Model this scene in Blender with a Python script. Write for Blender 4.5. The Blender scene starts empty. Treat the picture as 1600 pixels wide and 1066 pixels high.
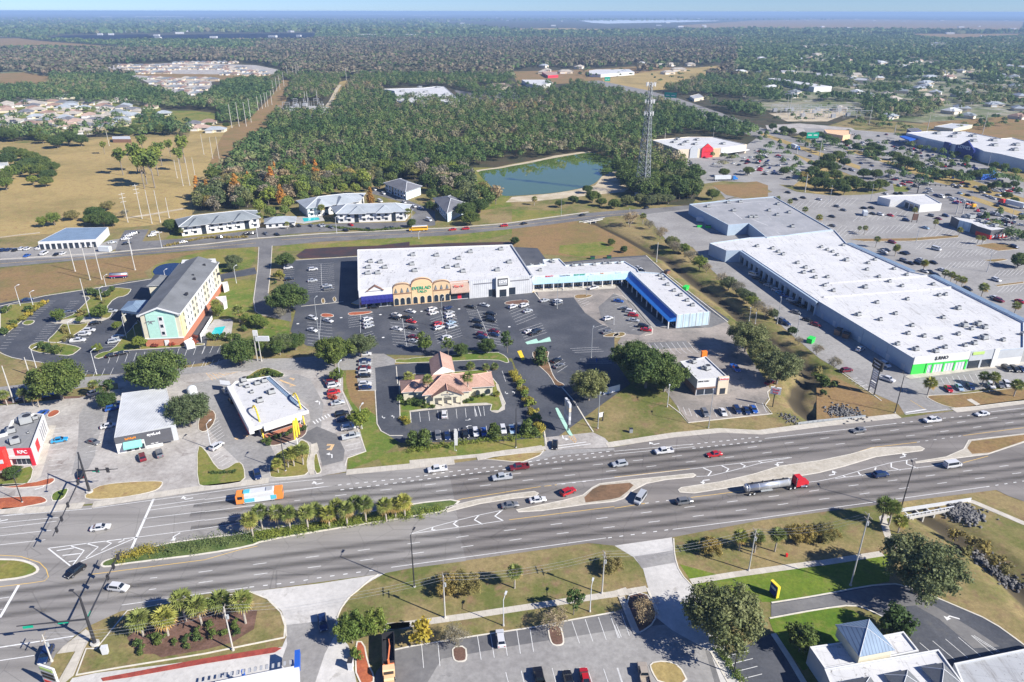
HAZE=1.0e-4;SUN=5.0;SKY=.13;AIR=.8;DUST=0.0;OZ=3.0;EXPO=.82;SKYTINT=(.27,.37,.60)
import bpy,math,random
import numpy as np
from mathutils import Vector,Matrix
from mathutils.geometry import tessellate_polygon
R=math.radians
random.seed(7)
rng=np.random.default_rng(11)
S=bpy.context.scene
COL=S.collection
# ------------------------------------------------------------ camera model
HC=120.0;F=1120.0;PIT=R(24.7);ROLL=0.0015
SP,CP=math.sin(PIT),math.cos(PIT)
TILES={'A1':(0,380,4.847),'A2':(320,380,4.847),'A3':(640,380,4.847),'A4':(960,380,4.847),'A5':(1280,380,4.847),
  'B1':(0,580,4.847),'B2':(320,580,4.847),'B3':(640,580,4.847),'B4':(960,580,4.847),'B5':(1280,580,4.847),
  'C1':(0,780,3.728),'C2':(320,780,3.728),'C3':(640,780,3.728),'C4':(960,780,3.728),'C5':(1280,780,3.728),
  'U1':(0,0,4),'U2':(400,0,4),'U3':(800,0,4),'U4':(1200,0,4),
  'V1':(0,180,4),'V2':(400,180,4),'V3':(800,180,4),'V4':(1200,180,4),
  'MC':(340,570,7.106),'BK':(610,545,8.883),'KF':(0,630,9.69),'HO':(180,395,7.106),'BR':(1250,940,4.571),
  'BG':(1040,550,8.883),'LB':(1330,520,5.926),'RS':(1000,190,8),'LW':(1380,180,7.273),'PK':(1330,290,5.926),
  'HS':(0,130,8),'SD':(180,90,6.154),'AP':(250,290,7.273),'AQ':(460,270,5.714),'TW':(960,120,5.61),
  'FC':(555,420,10),'FD':(700,420,10),'FE':(820,400,10),'SH':(160,590,7.614),'US':(1180,140,8),
  'UM':(800,90,5.333),'UB':(560,120,5.333),'BL':(0,940,8),'P':(0,0,1)}
def px(t,x,y):
 o=TILES[t];return(o[0]+x/o[2],o[1]+y/o[2])
def ray(x,y):
 dx=(x-800)/F;dy=(y-533)/F
 u=dx+ROLL*dy;v=dy-ROLL*dx
 return u,CP-v*SP,-(SP+v*CP)
def G(x,y,z=0.0):
 rx,ry,rz=ray(x,y)
 t=(z-HC)/rz
 return(rx*t,ry*t)
def gt(t,x,y,z=0.0):
 return G(*px(t,x,y),z)
def P(s,z=0.0):
 t='P'
 if ':' in s:t,s=s.split(':')
 out=[]
 for q in s.split():
  a,b=q.split(',');out.append(gt(t,float(a),float(b),z))
 return out
def PP(s):
 t='P'
 if ':' in s:t,s=s.split(':')
 return[px(t,*map(float,q.split(',')))for q in s.split()]
def proj(X,Y,Z):
 z=Z-HC
 d=Y*CP-z*SP
 u=X/d;v=-(Y*SP+z*CP)/d
 dx=u-ROLL*v;dy=v+ROLL*u
 return 800+F*dx,533+F*dy
def hgt(bx,by,ty):
 X,Y=G(bx,by)
 lo,hi=0,119
 for _ in range(40):
  m=(lo+hi)/2
  if proj(X,Y,m)[1]>ty:lo=m
  else:hi=m
 return lo
# ------------------------------------------------------------ materials
MATS={}
def newmat(name):
 m=bpy.data.materials.new(name);m.use_nodes=True
 nt=m.node_tree
 b=nt.nodes['Principled BSDF']
 MATS[name]=m
 return m,nt,b
def N(nt,t,**k):
 n=nt.nodes.new(t)
 for a,v in k.items():setattr(n,a,v)
 return n
def pos(nt,sc=(1,1,1),rot=0,obj=False):
 if obj:
  g=N(nt,'ShaderNodeTexCoord').outputs['Object']
 else:
  g=N(nt,'ShaderNodeNewGeometry').outputs['Position']
 mp=N(nt,'ShaderNodeMapping')
 mp.inputs['Scale'].default_value=sc;mp.inputs['Rotation'].default_value=(0,0,rot)
 nt.links.new(g,mp.inputs['Vector'])
 return mp.outputs[0]
def noise(nt,v,scale,detail=4,rough=.6,dist=0):
 n=N(nt,'ShaderNodeTexNoise');nt.links.new(v,n.inputs['Vector'])
 n.inputs['Scale'].default_value=scale;n.inputs['Detail'].default_value=detail
 n.inputs['Roughness'].default_value=rough;n.inputs['Distortion'].default_value=dist
 return n.outputs['Fac']
def ramp(nt,fac,stops,interp='LINEAR'):
 r=N(nt,'ShaderNodeValToRGB');nt.links.new(fac,r.inputs[0])
 r.color_ramp.interpolation=interp
 e=r.color_ramp.elements
 while len(e)<len(stops):e.new(0.5)
 for i,(p,c)in enumerate(stops):
  e[i].position=p;e[i].color=(*c,1)if len(c)==3 else c
 return r.outputs[0]
def mix(nt,f,a,b,mode='MIX'):
 m=N(nt,'ShaderNodeMix');m.data_type='RGBA';m.blend_type=mode
 for s,v in((m.inputs[0],f),(m.inputs[6],a),(m.inputs[7],b)):
  if isinstance(v,(int,float)):s.default_value=v
  elif isinstance(v,tuple):s.default_value=(*v,1)
  else:nt.links.new(v,s)
 return m.outputs[2]
def bump(nt,b,fac,st,d=.1):
 n=N(nt,'ShaderNodeBump');n.inputs['Strength'].default_value=st;n.inputs['Distance'].default_value=d
 nt.links.new(fac,n.inputs['Height']);nt.links.new(n.outputs[0],b.inputs['Normal'])
def plain(name,c,rough=.6,metal=0,spec=.4,var=.12,scale=.6):
 m,nt,b=newmat(name)
 v=pos(nt)
 f=noise(nt,v,scale,4)
 d=tuple(x*(1-var)for x in c);l=tuple(min(.95,x*(1+var))for x in c)
 nt.links.new(ramp(nt,f,[(.3,d),(.7,l)]),b.inputs['Base Color'])
 b.inputs['Roughness'].default_value=rough;b.inputs['Metallic'].default_value=metal
 b.inputs['Specular IOR Level'].default_value=spec
 return m
def layered(name,base,alt,big,fine,scale_big=.03,scale_fine=.9,rough=.9,lo=.4,hi=.6,blot=None,blot_lo=.62,blot_scale=.15,bmp=0,rot=0,stretch=1,obj=False):
 """base/alt mixed by broad noise, fine grain, optional blotches (stains, bare patches)."""
 m,nt,b=newmat(name)
 v=pos(nt,(1,stretch,1),rot,obj)
 f1=noise(nt,v,scale_big,5,.62)
 c=ramp(nt,f1,[(lo,base),(hi,alt)])
 f2=noise(nt,v,scale_fine,6,.7)
 g=ramp(nt,f2,[(.25,(1-fine,)*3),(.75,(1+fine,)*3)])
 c=mix(nt,1,c,g,'MULTIPLY')
 if blot:
  f3=noise(nt,v,blot_scale,8,.72,.4)
  k=ramp(nt,f3,[(blot_lo,(0,0,0)),(blot_lo+.1,(1,1,1))])
  c=mix(nt,k,c,blot)
 nt.links.new(c,b.inputs['Base Color'])
 b.inputs['Roughness'].default_value=rough
 b.inputs['Specular IOR Level'].default_value=.2
 if bmp:bump(nt,b,f2,.5,bmp)
 return m
# ground family -------------------------------------------------------
def grassmat(name,dry,green,soil,k=.5,sb=.035):
 m,nt,b=newmat(name)
 v=pos(nt)
 c=ramp(nt,noise(nt,v,sb,8,.75),[(k-.09,green),(k+.07,dry)])
 c2=ramp(nt,noise(nt,v,.25,6,.7),[(.52,(0,0,0)),(.68,(1,1,1))])
 c=mix(nt,c2,c,soil)
 g=ramp(nt,noise(nt,v,.9,7,.85),[(.25,(.55,)*3),(.75,(1.4,)*3)])
 c=mix(nt,1,c,g,'MULTIPLY')
 # ditch mud / wet bottom where the ground dips
 geo=N(nt,'ShaderNodeNewGeometry');sx=N(nt,'ShaderNodeSeparateXYZ');nt.links.new(geo.outputs['Position'],sx.inputs[0])
 mr=N(nt,'ShaderNodeMapRange');nt.links.new(sx.outputs[2],mr.inputs[0])
 mr.inputs[1].default_value=-.9;mr.inputs[2].default_value=-1.5;mr.inputs[3].default_value=0;mr.inputs[4].default_value=1
 c=mix(nt,mr.outputs[0],c,(.085,.07,.045))
 nt.links.new(c,b.inputs['Base Color']);b.inputs['Roughness'].default_value=.95
 b.inputs['Specular IOR Level'].default_value=.1
 return m
grassmat('grass_verge',(.27,.21,.10),(.125,.14,.04),(.22,.15,.085),.495)
grassmat('grass_dry',(.38,.285,.12),(.25,.20,.08),(.28,.175,.09),.46,.012)
grassmat('grass_brown',(.26,.17,.08),(.19,.155,.06),(.20,.125,.07),.47)
grassmat('grass_green',(.20,.20,.05),(.11,.165,.03),(.24,.19,.08),.52)
grassmat('grass_lush',(.16,.205,.03),(.085,.155,.018),(.19,.19,.05),.52)
grassmat('grass_mid',(.22,.20,.055),(.11,.16,.03),(.27,.2,.09),.5)
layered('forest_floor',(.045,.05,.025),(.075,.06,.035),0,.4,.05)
layered('suburb_mix',(.11,.14,.055),(.26,.24,.17),0,.35,.02,.1,blot=(.40,.39,.37),blot_lo=.56,blot_scale=.03)
layered('bare_sand',(.52,.45,.34),(.40,.33,.22),0,.15,.1)
layered('mulch',(.12,.07,.05),(.18,.105,.08),0,.35,.3,2)
layered('mulch_red',(.40,.12,.055),(.30,.085,.045),0,.3,.3,2)
layered('red_brick_paving',(.33,.07,.05),(.24,.05,.04),0,.2,.5,3)
layered('brown_earth',(.22,.13,.075),(.13,.085,.05),0,.3,.15,1)
layered('wet_mud',(.085,.045,.035),(.05,.04,.035),0,.35,.12,.8,rough=.5)
# the road: worn asphalt with streaks along the lanes
RD=math.atan2(*(lambda a,b:(b[1]-a[1],b[0]-a[0]))(G(0,960),G(1600,745)))
def roadmat(name,base,alt,streak,st=.07):
 m,nt,b=newmat(name)
 v=pos(nt)
 c=ramp(nt,noise(nt,v,.035,5,.6),[(.35,base),(.65,alt)])
 vs=pos(nt,(.006,.28,1),-RD)
 k=ramp(nt,noise(nt,vs,1.0,4,.6),[(.42,(1.05,)*3),(.64,(1-streak,)*3)])
 c=mix(nt,1,c,k,'MULTIPLY')
 g=ramp(nt,noise(nt,v,2.5,5,.8),[(.2,(.9,)*3),(.8,(1.1,)*3)])
 c=mix(nt,1,c,g,'MULTIPLY')
 # hairline cracks
 vo=N(nt,'ShaderNodeTexVoronoi');vo.feature='DISTANCE_TO_EDGE';vo.inputs['Scale'].default_value=.11
 dn=N(nt,'ShaderNodeMapping');nt.links.new(v,dn.inputs[0]);nt.links.new(dn.outputs[0],vo.inputs['Vector'])
 kk=ramp(nt,vo.outputs['Distance'],[(.0,(.72,)*3),(.012,(1,1,1))])
 c=mix(nt,1,c,kk,'MULTIPLY')
 nt.links.new(c,b.inputs['Base Color']);b.inputs['Roughness'].default_value=.88
 b.inputs['Specular IOR Level'].default_value=.25
roadmat('road_asphalt',(.195,.178,.163),(.24,.221,.204),.25)
roadmat('road_asphalt_pale',(.245,.23,.215),(.29,.275,.255),.25)
roadmat('road_far',(.22,.21,.20),(.26,.25,.24),.2)
layered('asphalt_new',(.062,.067,.080),(.092,.096,.108),0,.25,.06,1.2,blot=(.12,.118,.115),blot_lo=.60,blot_scale=.05,rough=.8)
layered('asphalt_grey',(.13,.128,.13),(.19,.185,.18),0,.15,.05,.8,blot=(.085,.083,.085),blot_lo=.6,blot_scale=.12)
layered('asphalt_pale',(.25,.24,.23),(.31,.30,.285),0,.2,.05,.8,blot=(.19,.185,.18),blot_lo=.6,blot_scale=.1)
layered('asphalt_worn',(.33,.29,.255),(.22,.20,.18),0,.2,.06,.8,blot=(.13,.12,.115),blot_lo=.58,blot_scale=.12)
layered('concrete_bright',(.45,.435,.41),(.55,.53,.50),0,.16,.06,.8,blot=(.36,.34,.31),blot_lo=.58,blot_scale=.15)
layered('ground_cover',(.07,.11,.03),(.13,.16,.05),0,.45,.3,2)
layered('concrete_lot',(.35,.335,.31),(.45,.43,.40),0,.2,.06,.8,blot=(.30,.28,.26),blot_lo=.58,blot_scale=.2)
layered('concrete_worn',(.32,.295,.27),(.43,.405,.375),0,.26,.08,.8,blot=(.24,.21,.19),blot_lo=.57,blot_scale=.18)
def slabmat():
 m,nt,b=newmat('concrete_walk')
 v=pos(nt,(1,1,1),-RD)
 br=N(nt,'ShaderNodeTexBrick');nt.links.new(v,br.inputs['Vector'])
 br.offset=0;br.inputs['Scale'].default_value=1;br.inputs['Brick Width'].default_value=1.6;br.inputs['Row Height'].default_value=5
 br.inputs['Mortar Size'].default_value=.03
 br.inputs['Color1'].default_value=(.48,.44,.37,1);br.inputs['Color2'].default_value=(.54,.50,.43,1);br.inputs['Mortar'].default_value=(.38,.34,.28,1)
 f=ramp(nt,noise(nt,v,.5,5,.7),[(.3,(.82,)*3),(.7,(1.08,)*3)])
 nt.links.new(mix(nt,1,br.outputs[0],f,'MULTIPLY'),b.inputs['Base Color']);b.inputs['Roughness'].default_value=.9
slabmat()
layered('textured_concrete',(.40,.36,.29),(.48,.44,.37),0,.22,.3,1.5)
plain('curb',(.60,.56,.48),.9,var=.15)
plain('paint_white',(.70,.70,.68),.7,var=.15,scale=1.5)
plain('paint_yellow',(.72,.46,.10),.7,var=.15)
plain('paint_orange_worn',(.62,.42,.22),.8,var=.3,scale=1.5)
plain('paint_mint',(.38,.62,.50),.8,var=.1)
plain('paint_yellow_bright',(.85,.55,.03),.7,var=.2,scale=2)
m,nt,b=newmat('tyre_wear');b.inputs['Base Color'].default_value=(.05,.047,.045,1);b.inputs['Roughness'].default_value=.85
nt.links.new(ramp(nt,noise(nt,pos(nt,(.02,1,1),-RD),.8,4,.6),[(.3,(.03,)*3),(.7,(.21,)*3)]),b.inputs['Alpha'])
m,nt,b=newmat('solar_panels');v=pos(nt)
w=N(nt,'ShaderNodeTexWave');nt.links.new(v,w.inputs['Vector']);w.inputs['Scale'].default_value=.03;w.bands_direction='Y'
nt.links.new(ramp(nt,w.outputs[0],[(.35,(.004,.007,.025)),(.75,(.02,.03,.06))]),b.inputs['Base Color']);b.inputs['Roughness'].default_value=.95;b.inputs['Specular IOR Level'].default_value=0
m,nt,b=newmat('pond_water');v=pos(nt)
b.inputs['Base Color'].default_value=(.085,.135,.03,1);b.inputs['Roughness'].default_value=.03;b.inputs['IOR'].default_value=1.7;b.inputs['Specular IOR Level'].default_value=.8
bump(nt,b,noise(nt,v,.5,3),.05,.05)
m,nt,b=newmat('dark_water');v=pos(nt)
b.inputs['Base Color'].default_value=(.01,.022,.06,1);b.inputs['Roughness'].default_value=.15
m,nt,b=newmat('pool_water');b.inputs['Base Color'].default_value=(.03,.50,.52,1);b.inputs['Roughness'].default_value=.1
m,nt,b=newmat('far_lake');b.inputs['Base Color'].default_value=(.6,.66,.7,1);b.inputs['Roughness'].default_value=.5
# building family ------------------------------------------------------
def roofmat(name,base,alt,stain,ss=.13,lo=.60):
 m,nt,b=newmat(name)
 v=pos(nt)
 c=ramp(nt,noise(nt,v,.08,5),[(.35,base),(.65,alt)])
 for rot,sc in((.25,(.8,.09,1)),(.25+1.57,(.5,.07,1))):
  vv=pos(nt,sc,rot)
  k=ramp(nt,noise(nt,vv,.9,6,.75),[(lo,(0,0,0)),(lo+.16,(.75,)*3)])
  c=mix(nt,k,c,stain)
 k=ramp(nt,noise(nt,v,ss*2.5,8,.75,.6),[(.60,(0,0,0)),(.72,(.7,)*3)])
 c=mix(nt,k,c,stain)
 br=N(nt,'ShaderNodeTexBrick');nt.links.new(pos(nt,(1,1,1),.2),br.inputs['Vector'])
 br.inputs['Scale'].default_value=1;br.inputs['Brick Width'].default_value=30;br.inputs['Row Height'].default_value=3;br.inputs['Mortar Size'].default_value=.07
 br.inputs['Color1'].default_value=(1,1,1,1);br.inputs['Color2'].default_value=(.97,.97,.97,1);br.inputs['Mortar'].default_value=(.84,.84,.84,1)
 c=mix(nt,1,c,br.outputs[0],'MULTIPLY')
 k=ramp(nt,noise(nt,v,.45,6,.8,1.2),[(.60,(0,0,0)),(.635,(.85,)*3)]);c=mix(nt,k,c,tuple(q*.55 for q in stain))
 nt.links.new(c,b.inputs['Base Color']);b.inputs['Roughness'].default_value=.8
roofmat('roof_white',(.62,.615,.61),(.545,.545,.545),(.20,.185,.17),lo=.565)
roofmat('roof_white_clean',(.59,.585,.58),(.52,.52,.52),(.28,.27,.26),lo=.59)
roofmat('roof_pale_grey',(.44,.45,.46),(.36,.37,.38),(.2,.19,.18),lo=.53)
roofmat('roof_grey',(.36,.36,.37),(.27,.275,.285),(.62,.61,.60))
roofmat('roof_dark_gravel',(.20,.205,.21),(.27,.27,.27),(.42,.41,.40))
def ribbed(name,c1,c2,w=.5,rough=.5,metal=.0,axis='X',rot=0):
 m,nt,b=newmat(name)
 v=pos(nt,(1,1,1),rot)
 wv=N(nt,'ShaderNodeTexWave');nt.links.new(v,wv.inputs['Vector']);wv.bands_direction=axis;wv.inputs['Scale'].default_value=.314/w
 f=noise(nt,pos(nt),.3,5)
 c=ramp(nt,wv.outputs[0],[(.0,c2),(.25,c1)])
 c=mix(nt,1,c,ramp(nt,f,[(.3,(.85,)*3),(.7,(1.1,)*3)]),'MULTIPLY')
 nt.links.new(c,b.inputs['Base Color']);b.inputs['Roughness'].default_value=rough;b.inputs['Metallic'].default_value=metal
ribbed('metal_roof_blue',(.20,.28,.38),(.10,.145,.22),.7,.65)
ribbed('metal_roof_white',(.56,.57,.57),(.44,.45,.45),.8)
ribbed('awning_pale_blue',(.40,.60,.72),(.32,.50,.62),.8,.5)
ribbed('awning_blue',(.03,.20,.62),(.02,.14,.48),1.2,.45,axis='Y')
ribbed('wall_ribbed_white',(.58,.59,.60),(.42,.43,.45),.9)
ribbed('wall_ribbed_pale_blue',(.50,.62,.68),(.36,.48,.55),1.6)
def shingle(name,c,alt,sc=.5):
 m,nt,b=newmat(name)
 f=noise(nt,pos(nt),2.0,6,.8)
 g=noise(nt,pos(nt),.12,4)
 k=ramp(nt,f,[(.3,c),(.7,alt)])
 k=mix(nt,1,k,ramp(nt,g,[(.35,(.85,)*3),(.65,(1.12,)*3)]),'MULTIPLY')
 nt.links.new(k,b.inputs['Base Color']);b.inputs['Roughness'].default_value=.9;b.inputs['Specular IOR Level'].default_value=.15
shingle('shingle_grey',(.13,.137,.145),(.19,.197,.205))
shingle('shingle_bluegrey',(.17,.19,.205),(.24,.265,.28))
shingle('shingle_silver',(.27,.30,.33),(.37,.40,.43))
shingle('shingle_dark',(.12,.125,.14),(.18,.18,.20))
shingle('shingle_tan',(.32,.29,.25),(.42,.38,.33))
shingle('shingle_terracotta',(.33,.23,.185),(.43,.32,.265))
shingle('shingle_brown',(.22,.15,.12),(.3,.2,.16))
shingle('tile_terracotta',(.32,.185,.14),(.54,.36,.285))
shingle('tile_ridge',(.62,.36,.27),(.72,.46,.36))
def brick(name,a,c,mo,sc=1.2):
 m,nt,b=newmat(name)
 f=noise(nt,pos(nt),2.5,5,.8)
 nt.links.new(ramp(nt,f,[(.3,a),(.6,c),(.75,mo)]),b.inputs['Base Color']);b.inputs['Roughness'].default_value=.9
brick('brick_orange',(.42,.15,.08),(.5,.2,.12),(.55,.35,.26))
brick('brick_brown',(.20,.12,.09),(.27,.17,.12),(.35,.28,.24))
brick('stone_mix',(.30,.20,.15),(.46,.34,.27),(.6,.5,.44))
for n_,c_ in dict(wall_white=(.66,.655,.635),wall_cream=(.62,.575,.44),wall_yellow=(.68,.61,.34),wall_mint=(.42,.66,.56),wall_grey=(.46,.48,.50),
    wall_blue_grey=(.36,.44,.52),wall_dark=(.055,.058,.065),wall_charcoal=(.10,.10,.11),wall_tan=(.62,.45,.27),wall_sand=(.66,.56,.42),
    wall_peach=(.75,.50,.28),wall_red=(.62,.025,.05),wall_bright_red=(.70,.04,.03),wall_green=(.05,.62,.08),wall_light_green=(.45,.62,.18),
    wall_navy=(.015,.03,.18),wall_royal=(.02,.10,.45),wall_teal=(.22,.58,.50),wall_pale_blue=(.58,.68,.74),wall_brown=(.22,.12,.08),
    trim_white=(.68,.68,.665),trim_dark=(.03,.03,.035),awning_navy=(.018,.022,.17),metal_grey=(.38,.39,.40),metal_light=(.58,.59,.60),
    metal_dark=(.035,.035,.04),metal_galv=(.34,.36,.37),pole_concrete=(.50,.48,.44),wood_pole=(.30,.26,.21),arch_yellow=(.85,.62,.05),
    unit_grey=(.33,.34,.34),unit_tan=(.44,.40,.33),sign_green=(.0,.36,.22),sign_red=(.70,.05,.05),sign_orange=(.85,.22,.02),
    letter_green=(.02,.38,.20),letter_black=(.02,.02,.02),letter_white=(.85,.85,.85),letter_red=(.7,.03,.03),letter_orange=(.85,.30,.03),
    letter_grey=(.2,.2,.22),rubber=(.02,.02,.02),vinyl_white=(.80,.80,.78),skin=(.4,.25,.18),tent_blue=(.03,.12,.5),
    dumpster_green=(.03,.55,.08),dumpster_dark=(.02,.12,.06),truck_red=(.55,.02,.03),truck_blue=(.02,.2,.6),bus_orange=(.80,.25,.05),
    bus_white=(.62,.65,.67),bus_teal=(.1,.45,.55),bus_yellow=(.80,.42,.02),crane_orange=(.72,.2,.08)).items():
 plain(n_,c_,.55 if 'wall' in n_ else .5,var=.06,scale=.8)
plain('tank_metal',(.62,.64,.66),.28,.7,var=.1)
plain('chrome',(.6,.6,.62),.25,.9)
m,nt,b=newmat('window_glass');b.inputs['Base Color'].default_value=(.02,.03,.045,1);b.inputs['Roughness'].default_value=.12;b.inputs['Specular IOR Level'].default_value=.8
m,nt,b=newmat('car_glass');b.inputs['Base Color'].default_value=(.012,.018,.026,1);b.inputs['Roughness'].default_value=.08;b.inputs['Specular IOR Level'].default_value=.8
m,nt,b=newmat('car_paint');oi=N(nt,'ShaderNodeObjectInfo');nt.links.new(oi.outputs['Color'],b.inputs['Base Color'])
b.inputs['Roughness'].default_value=.3;b.inputs['Metallic'].default_value=.15;b.inputs['Coat Weight'].default_value=.5
m,nt,b=newmat('lamp_lens');b.inputs['Base Color'].default_value=(.85,.85,.8,1);b.inputs['Roughness'].default_value=.15
m,nt,b=newmat('tail_lens');b.inputs['Base Color'].default_value=(.45,.01,.01,1);b.inputs['Roughness'].default_value=.2
m,nt,b=newmat('painted_by_object');oi=N(nt,'ShaderNodeObjectInfo');nt.links.new(oi.outputs['Color'],b.inputs['Base Color']);b.inputs['Roughness'].default_value=.8
def glow_through(nt,b,k):
 """thin leaves let some light through"""
 k=mix(nt,1,k,(1.5,1.46,1.35),'MULTIPLY');nt.links.new(k,b.inputs['Base Color'])
 t=N(nt,'ShaderNodeBsdfTranslucent');nt.links.new(k,t.inputs['Color']);ms=N(nt,'ShaderNodeMixShader');ms.inputs[0].default_value=.33
 nt.links.new(b.outputs[0],ms.inputs[1]);nt.links.new(t.outputs[0],ms.inputs[2]);nt.links.new(ms.outputs[0],nt.nodes['Material Output'].inputs['Surface'])
def leafmat(name,c,alt,island=.45,hue=.12,rough=.65):
 m,nt,b=newmat(name)
 g=N(nt,'ShaderNodeNewGeometry')
 oi=N(nt,'ShaderNodeObjectInfo')
 k=ramp(nt,noise(nt,pos(nt),.22,4,.7),[(.35,c),(.65,alt)])
 i=ramp(nt,g.outputs['Random Per Island'],[(0,(1-island*.65,)*3),(1,(1+island*.65,)*3)])
 k=mix(nt,1,k,i,'MULTIPLY')
 o=ramp(nt,oi.outputs['Random'],[(0,(.72,.80,.8)),(.5,(1,1,1)),(1,(1.35,1.2,.95))])
 k=mix(nt,1,k,o,'MULTIPLY')
 nt.links.new(k,b.inputs['Base Color']);b.inputs['Roughness'].default_value=rough;b.inputs['Specular IOR Level'].default_value=.25
 glow_through(nt,b,k)
 return m
leafmat('leaf_oak',(.05,.085,.026),(.095,.13,.038))
leafmat('leaf_oak_grey',(.085,.11,.05),(.14,.16,.08),.5)
leafmat('leaf_deep',(.05,.085,.026),(.08,.115,.035))
leafmat('leaf_bright',(.10,.15,.032),(.15,.185,.045))
leafmat('leaf_yellow',(.19,.185,.035),(.26,.22,.04))
leafmat('leaf_olive',(.15,.14,.05),(.21,.18,.075))
leafmat('leaf_bare',(.18,.16,.12),(.25,.22,.17),.35)
leafmat('leaf_rust',(.36,.19,.04),(.27,.13,.035))
leafmat('leaf_palm',(.12,.155,.04),(.20,.22,.075),.5)
leafmat('leaf_palm_dry',(.30,.23,.10),(.24,.18,.08))
leafmat('leaf_sage',(.10,.135,.05),(.17,.19,.08),.5)
leafmat('leaf_red',(.30,.08,.05),(.2,.05,.04))
plain('bark',(.22,.19,.155),.9,var=.25,scale=2)
plain('bark_palm',(.36,.32,.27),.9,var=.25,scale=3)
# far woodland: colour per patch, by position
def woodmat(name,stops):
 m,nt,b=newmat(name)
 g=N(nt,'ShaderNodeNewGeometry')
 at=N(nt,'ShaderNodeAttribute');at.attribute_name='tint'
 k=ramp(nt,at.outputs['Fac'],stops)
 f=noise(nt,pos(nt),.1,3,.7)
 k=mix(nt,1,k,ramp(nt,f,[(.32,(.75,.8,.85)),(.68,(1.3,1.2,1.15))]),'MULTIPLY')
 k=mix(nt,1,k,ramp(nt,g.outputs['Random Per Island'],[(0,(.8,)*3),(1,(1.2,)*3)]),'MULTIPLY')
 nt.links.new(k,b.inputs['Base Color']);b.inputs['Roughness'].default_value=.75;b.inputs['Specular IOR Level'].default_value=.15
 glow_through(nt,b,k)
woodmat('wood_mixed',[(.0,(.04,.078,.03)),(.35,(.065,.11,.036)),(.55,(.095,.135,.045)),(.7,(.135,.145,.07)),(.85,(.18,.165,.12)),(1,(.17,.125,.05))])
woodmat('wood_brown',[(.0,(.06,.085,.05)),(.4,(.115,.11,.08)),(.7,(.155,.13,.10)),(1,(.09,.12,.06))])
woodmat('wood_green',[(.0,(.035,.07,.03)),(.35,(.06,.105,.042)),(.6,(.09,.14,.05)),(.85,(.14,.16,.075)),(1,(.22,.19,.13))])
# ------------------------------------------------------------ mesh builder
class MB:
 def __init__(s):s.v=[];s.f=[];s.m=[]
 def add(s,vs,fs,m=0):
  o=len(s.v);s.v+=[tuple(map(float,q))for q in vs]
  for f in fs:s.f.append(tuple(i+o for i in f));s.m.append(m)
 def prism(s,poly,z0,z1,m=0,cap=True,bottom=False):
  n=len(poly)
  a=sum(poly[i][0]*poly[(i+1)%n][1]-poly[(i+1)%n][0]*poly[i][1]for i in range(n))
  if a<0:poly=poly[::-1]
  vs=[(x,y,z0)for x,y in poly]+[(x,y,z1)for x,y in poly]
  fs=[(i,(i+1)%n,n+(i+1)%n,n+i)for i in range(n)]
  s.add(vs,fs,m)
  if cap:
   t=tessellate_polygon([[Vector((x,y,0))for x,y in poly]])
   for q in t:
    ps=[poly[i]for i in q]
    ar=(ps[1][0]-ps[0][0])*(ps[2][1]-ps[0][1])-(ps[2][0]-ps[0][0])*(ps[1][1]-ps[0][1])
    if ar<0:ps=ps[::-1]
    s.add([(x,y,z1)for x,y in ps],[(0,1,2)],m)
    if bottom:s.add([(x,y,z0)for x,y in ps[::-1]],[(0,1,2)],m)
 def box(s,c,d,rot=0,m=0):
  ca,sa=math.cos(rot),math.sin(rot)
  vs=[]
  for z in(-.5,.5):
   for x,y in((-.5,-.5),(.5,-.5),(.5,.5),(-.5,.5)):
    X,Y=x*d[0],y*d[1]
    vs.append((c[0]+X*ca-Y*sa,c[1]+X*sa+Y*ca,c[2]+z*d[2]))
  s.add(vs,[(3,2,1,0),(4,5,6,7),(0,1,5,4),(1,2,6,5),(2,3,7,6),(3,0,4,7)],m)
 def tube(s,p,q,r0,r1=None,n=8,m=0,cap=True):
  r1=r0 if r1 is None else r1
  p,q=Vector(p),Vector(q);d=(q-p)
  if d.length<1e-6:return
  d.normalize()
  u=d.orthogonal().normalized();w=d.cross(u)
  vs=[]
  for c,r in((p,r0),(q,r1)):
   for i in range(n):
    a=2*math.pi*i/n
    vs.append(c+(u*math.cos(a)+w*math.sin(a))*r)
  fs=[(i,(i+1)%n,n+(i+1)%n,n+i)for i in range(n)]
  if cap:fs+=[tuple(range(n))[::-1],tuple(range(n,2*n))]
  s.add(vs,fs,m)
 def build(s,name,mats,parent=None,smooth=False,loc=None):
  me=bpy.data.meshes.new(name)
  me.from_pydata(s.v,[],s.f)
  if not isinstance(mats,(list,tuple)):mats=[mats]
  for q in mats:me.materials.append(MATS[q])
  if len(mats)>1:me.polygons.foreach_set('material_index',s.m)
  if smooth:me.polygons.foreach_set('use_smooth',[True]*len(me.polygons))
  me.update()
  return link(name,me,parent,loc)
def link(name,data,parent=None,loc=None):
 o=bpy.data.objects.new(name,data);COL.objects.link(o)
 if parent is not None:o.parent=parent
 if loc:o.location=loc
 return o
LABELS={}
def tag(o,label=None,cat=None,group=None,kind=None):
 if label:
  label=' '.join(label.split())
  o['label']=label
  n=len(label.split())
  if n>16 or n<4:print('LABELLEN',n,label)
  LABELS.setdefault(label,[]).append(group)
 if cat:o['category']=cat
 if group:o['group']=group
 if kind:o['kind']=kind
 return o
def empty(name,loc=(0,0,0),rz=0):
 o=link(name,None);o.location=loc;o.rotation_euler=(0,0,rz);o.empty_display_size=.5
 return o
def dup(o,parent=None):
 c=o.copy();COL.objects.link(c)
 if parent is not None:c.parent=parent
 for ch in o.children:dup(ch,c)
 return c
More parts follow.
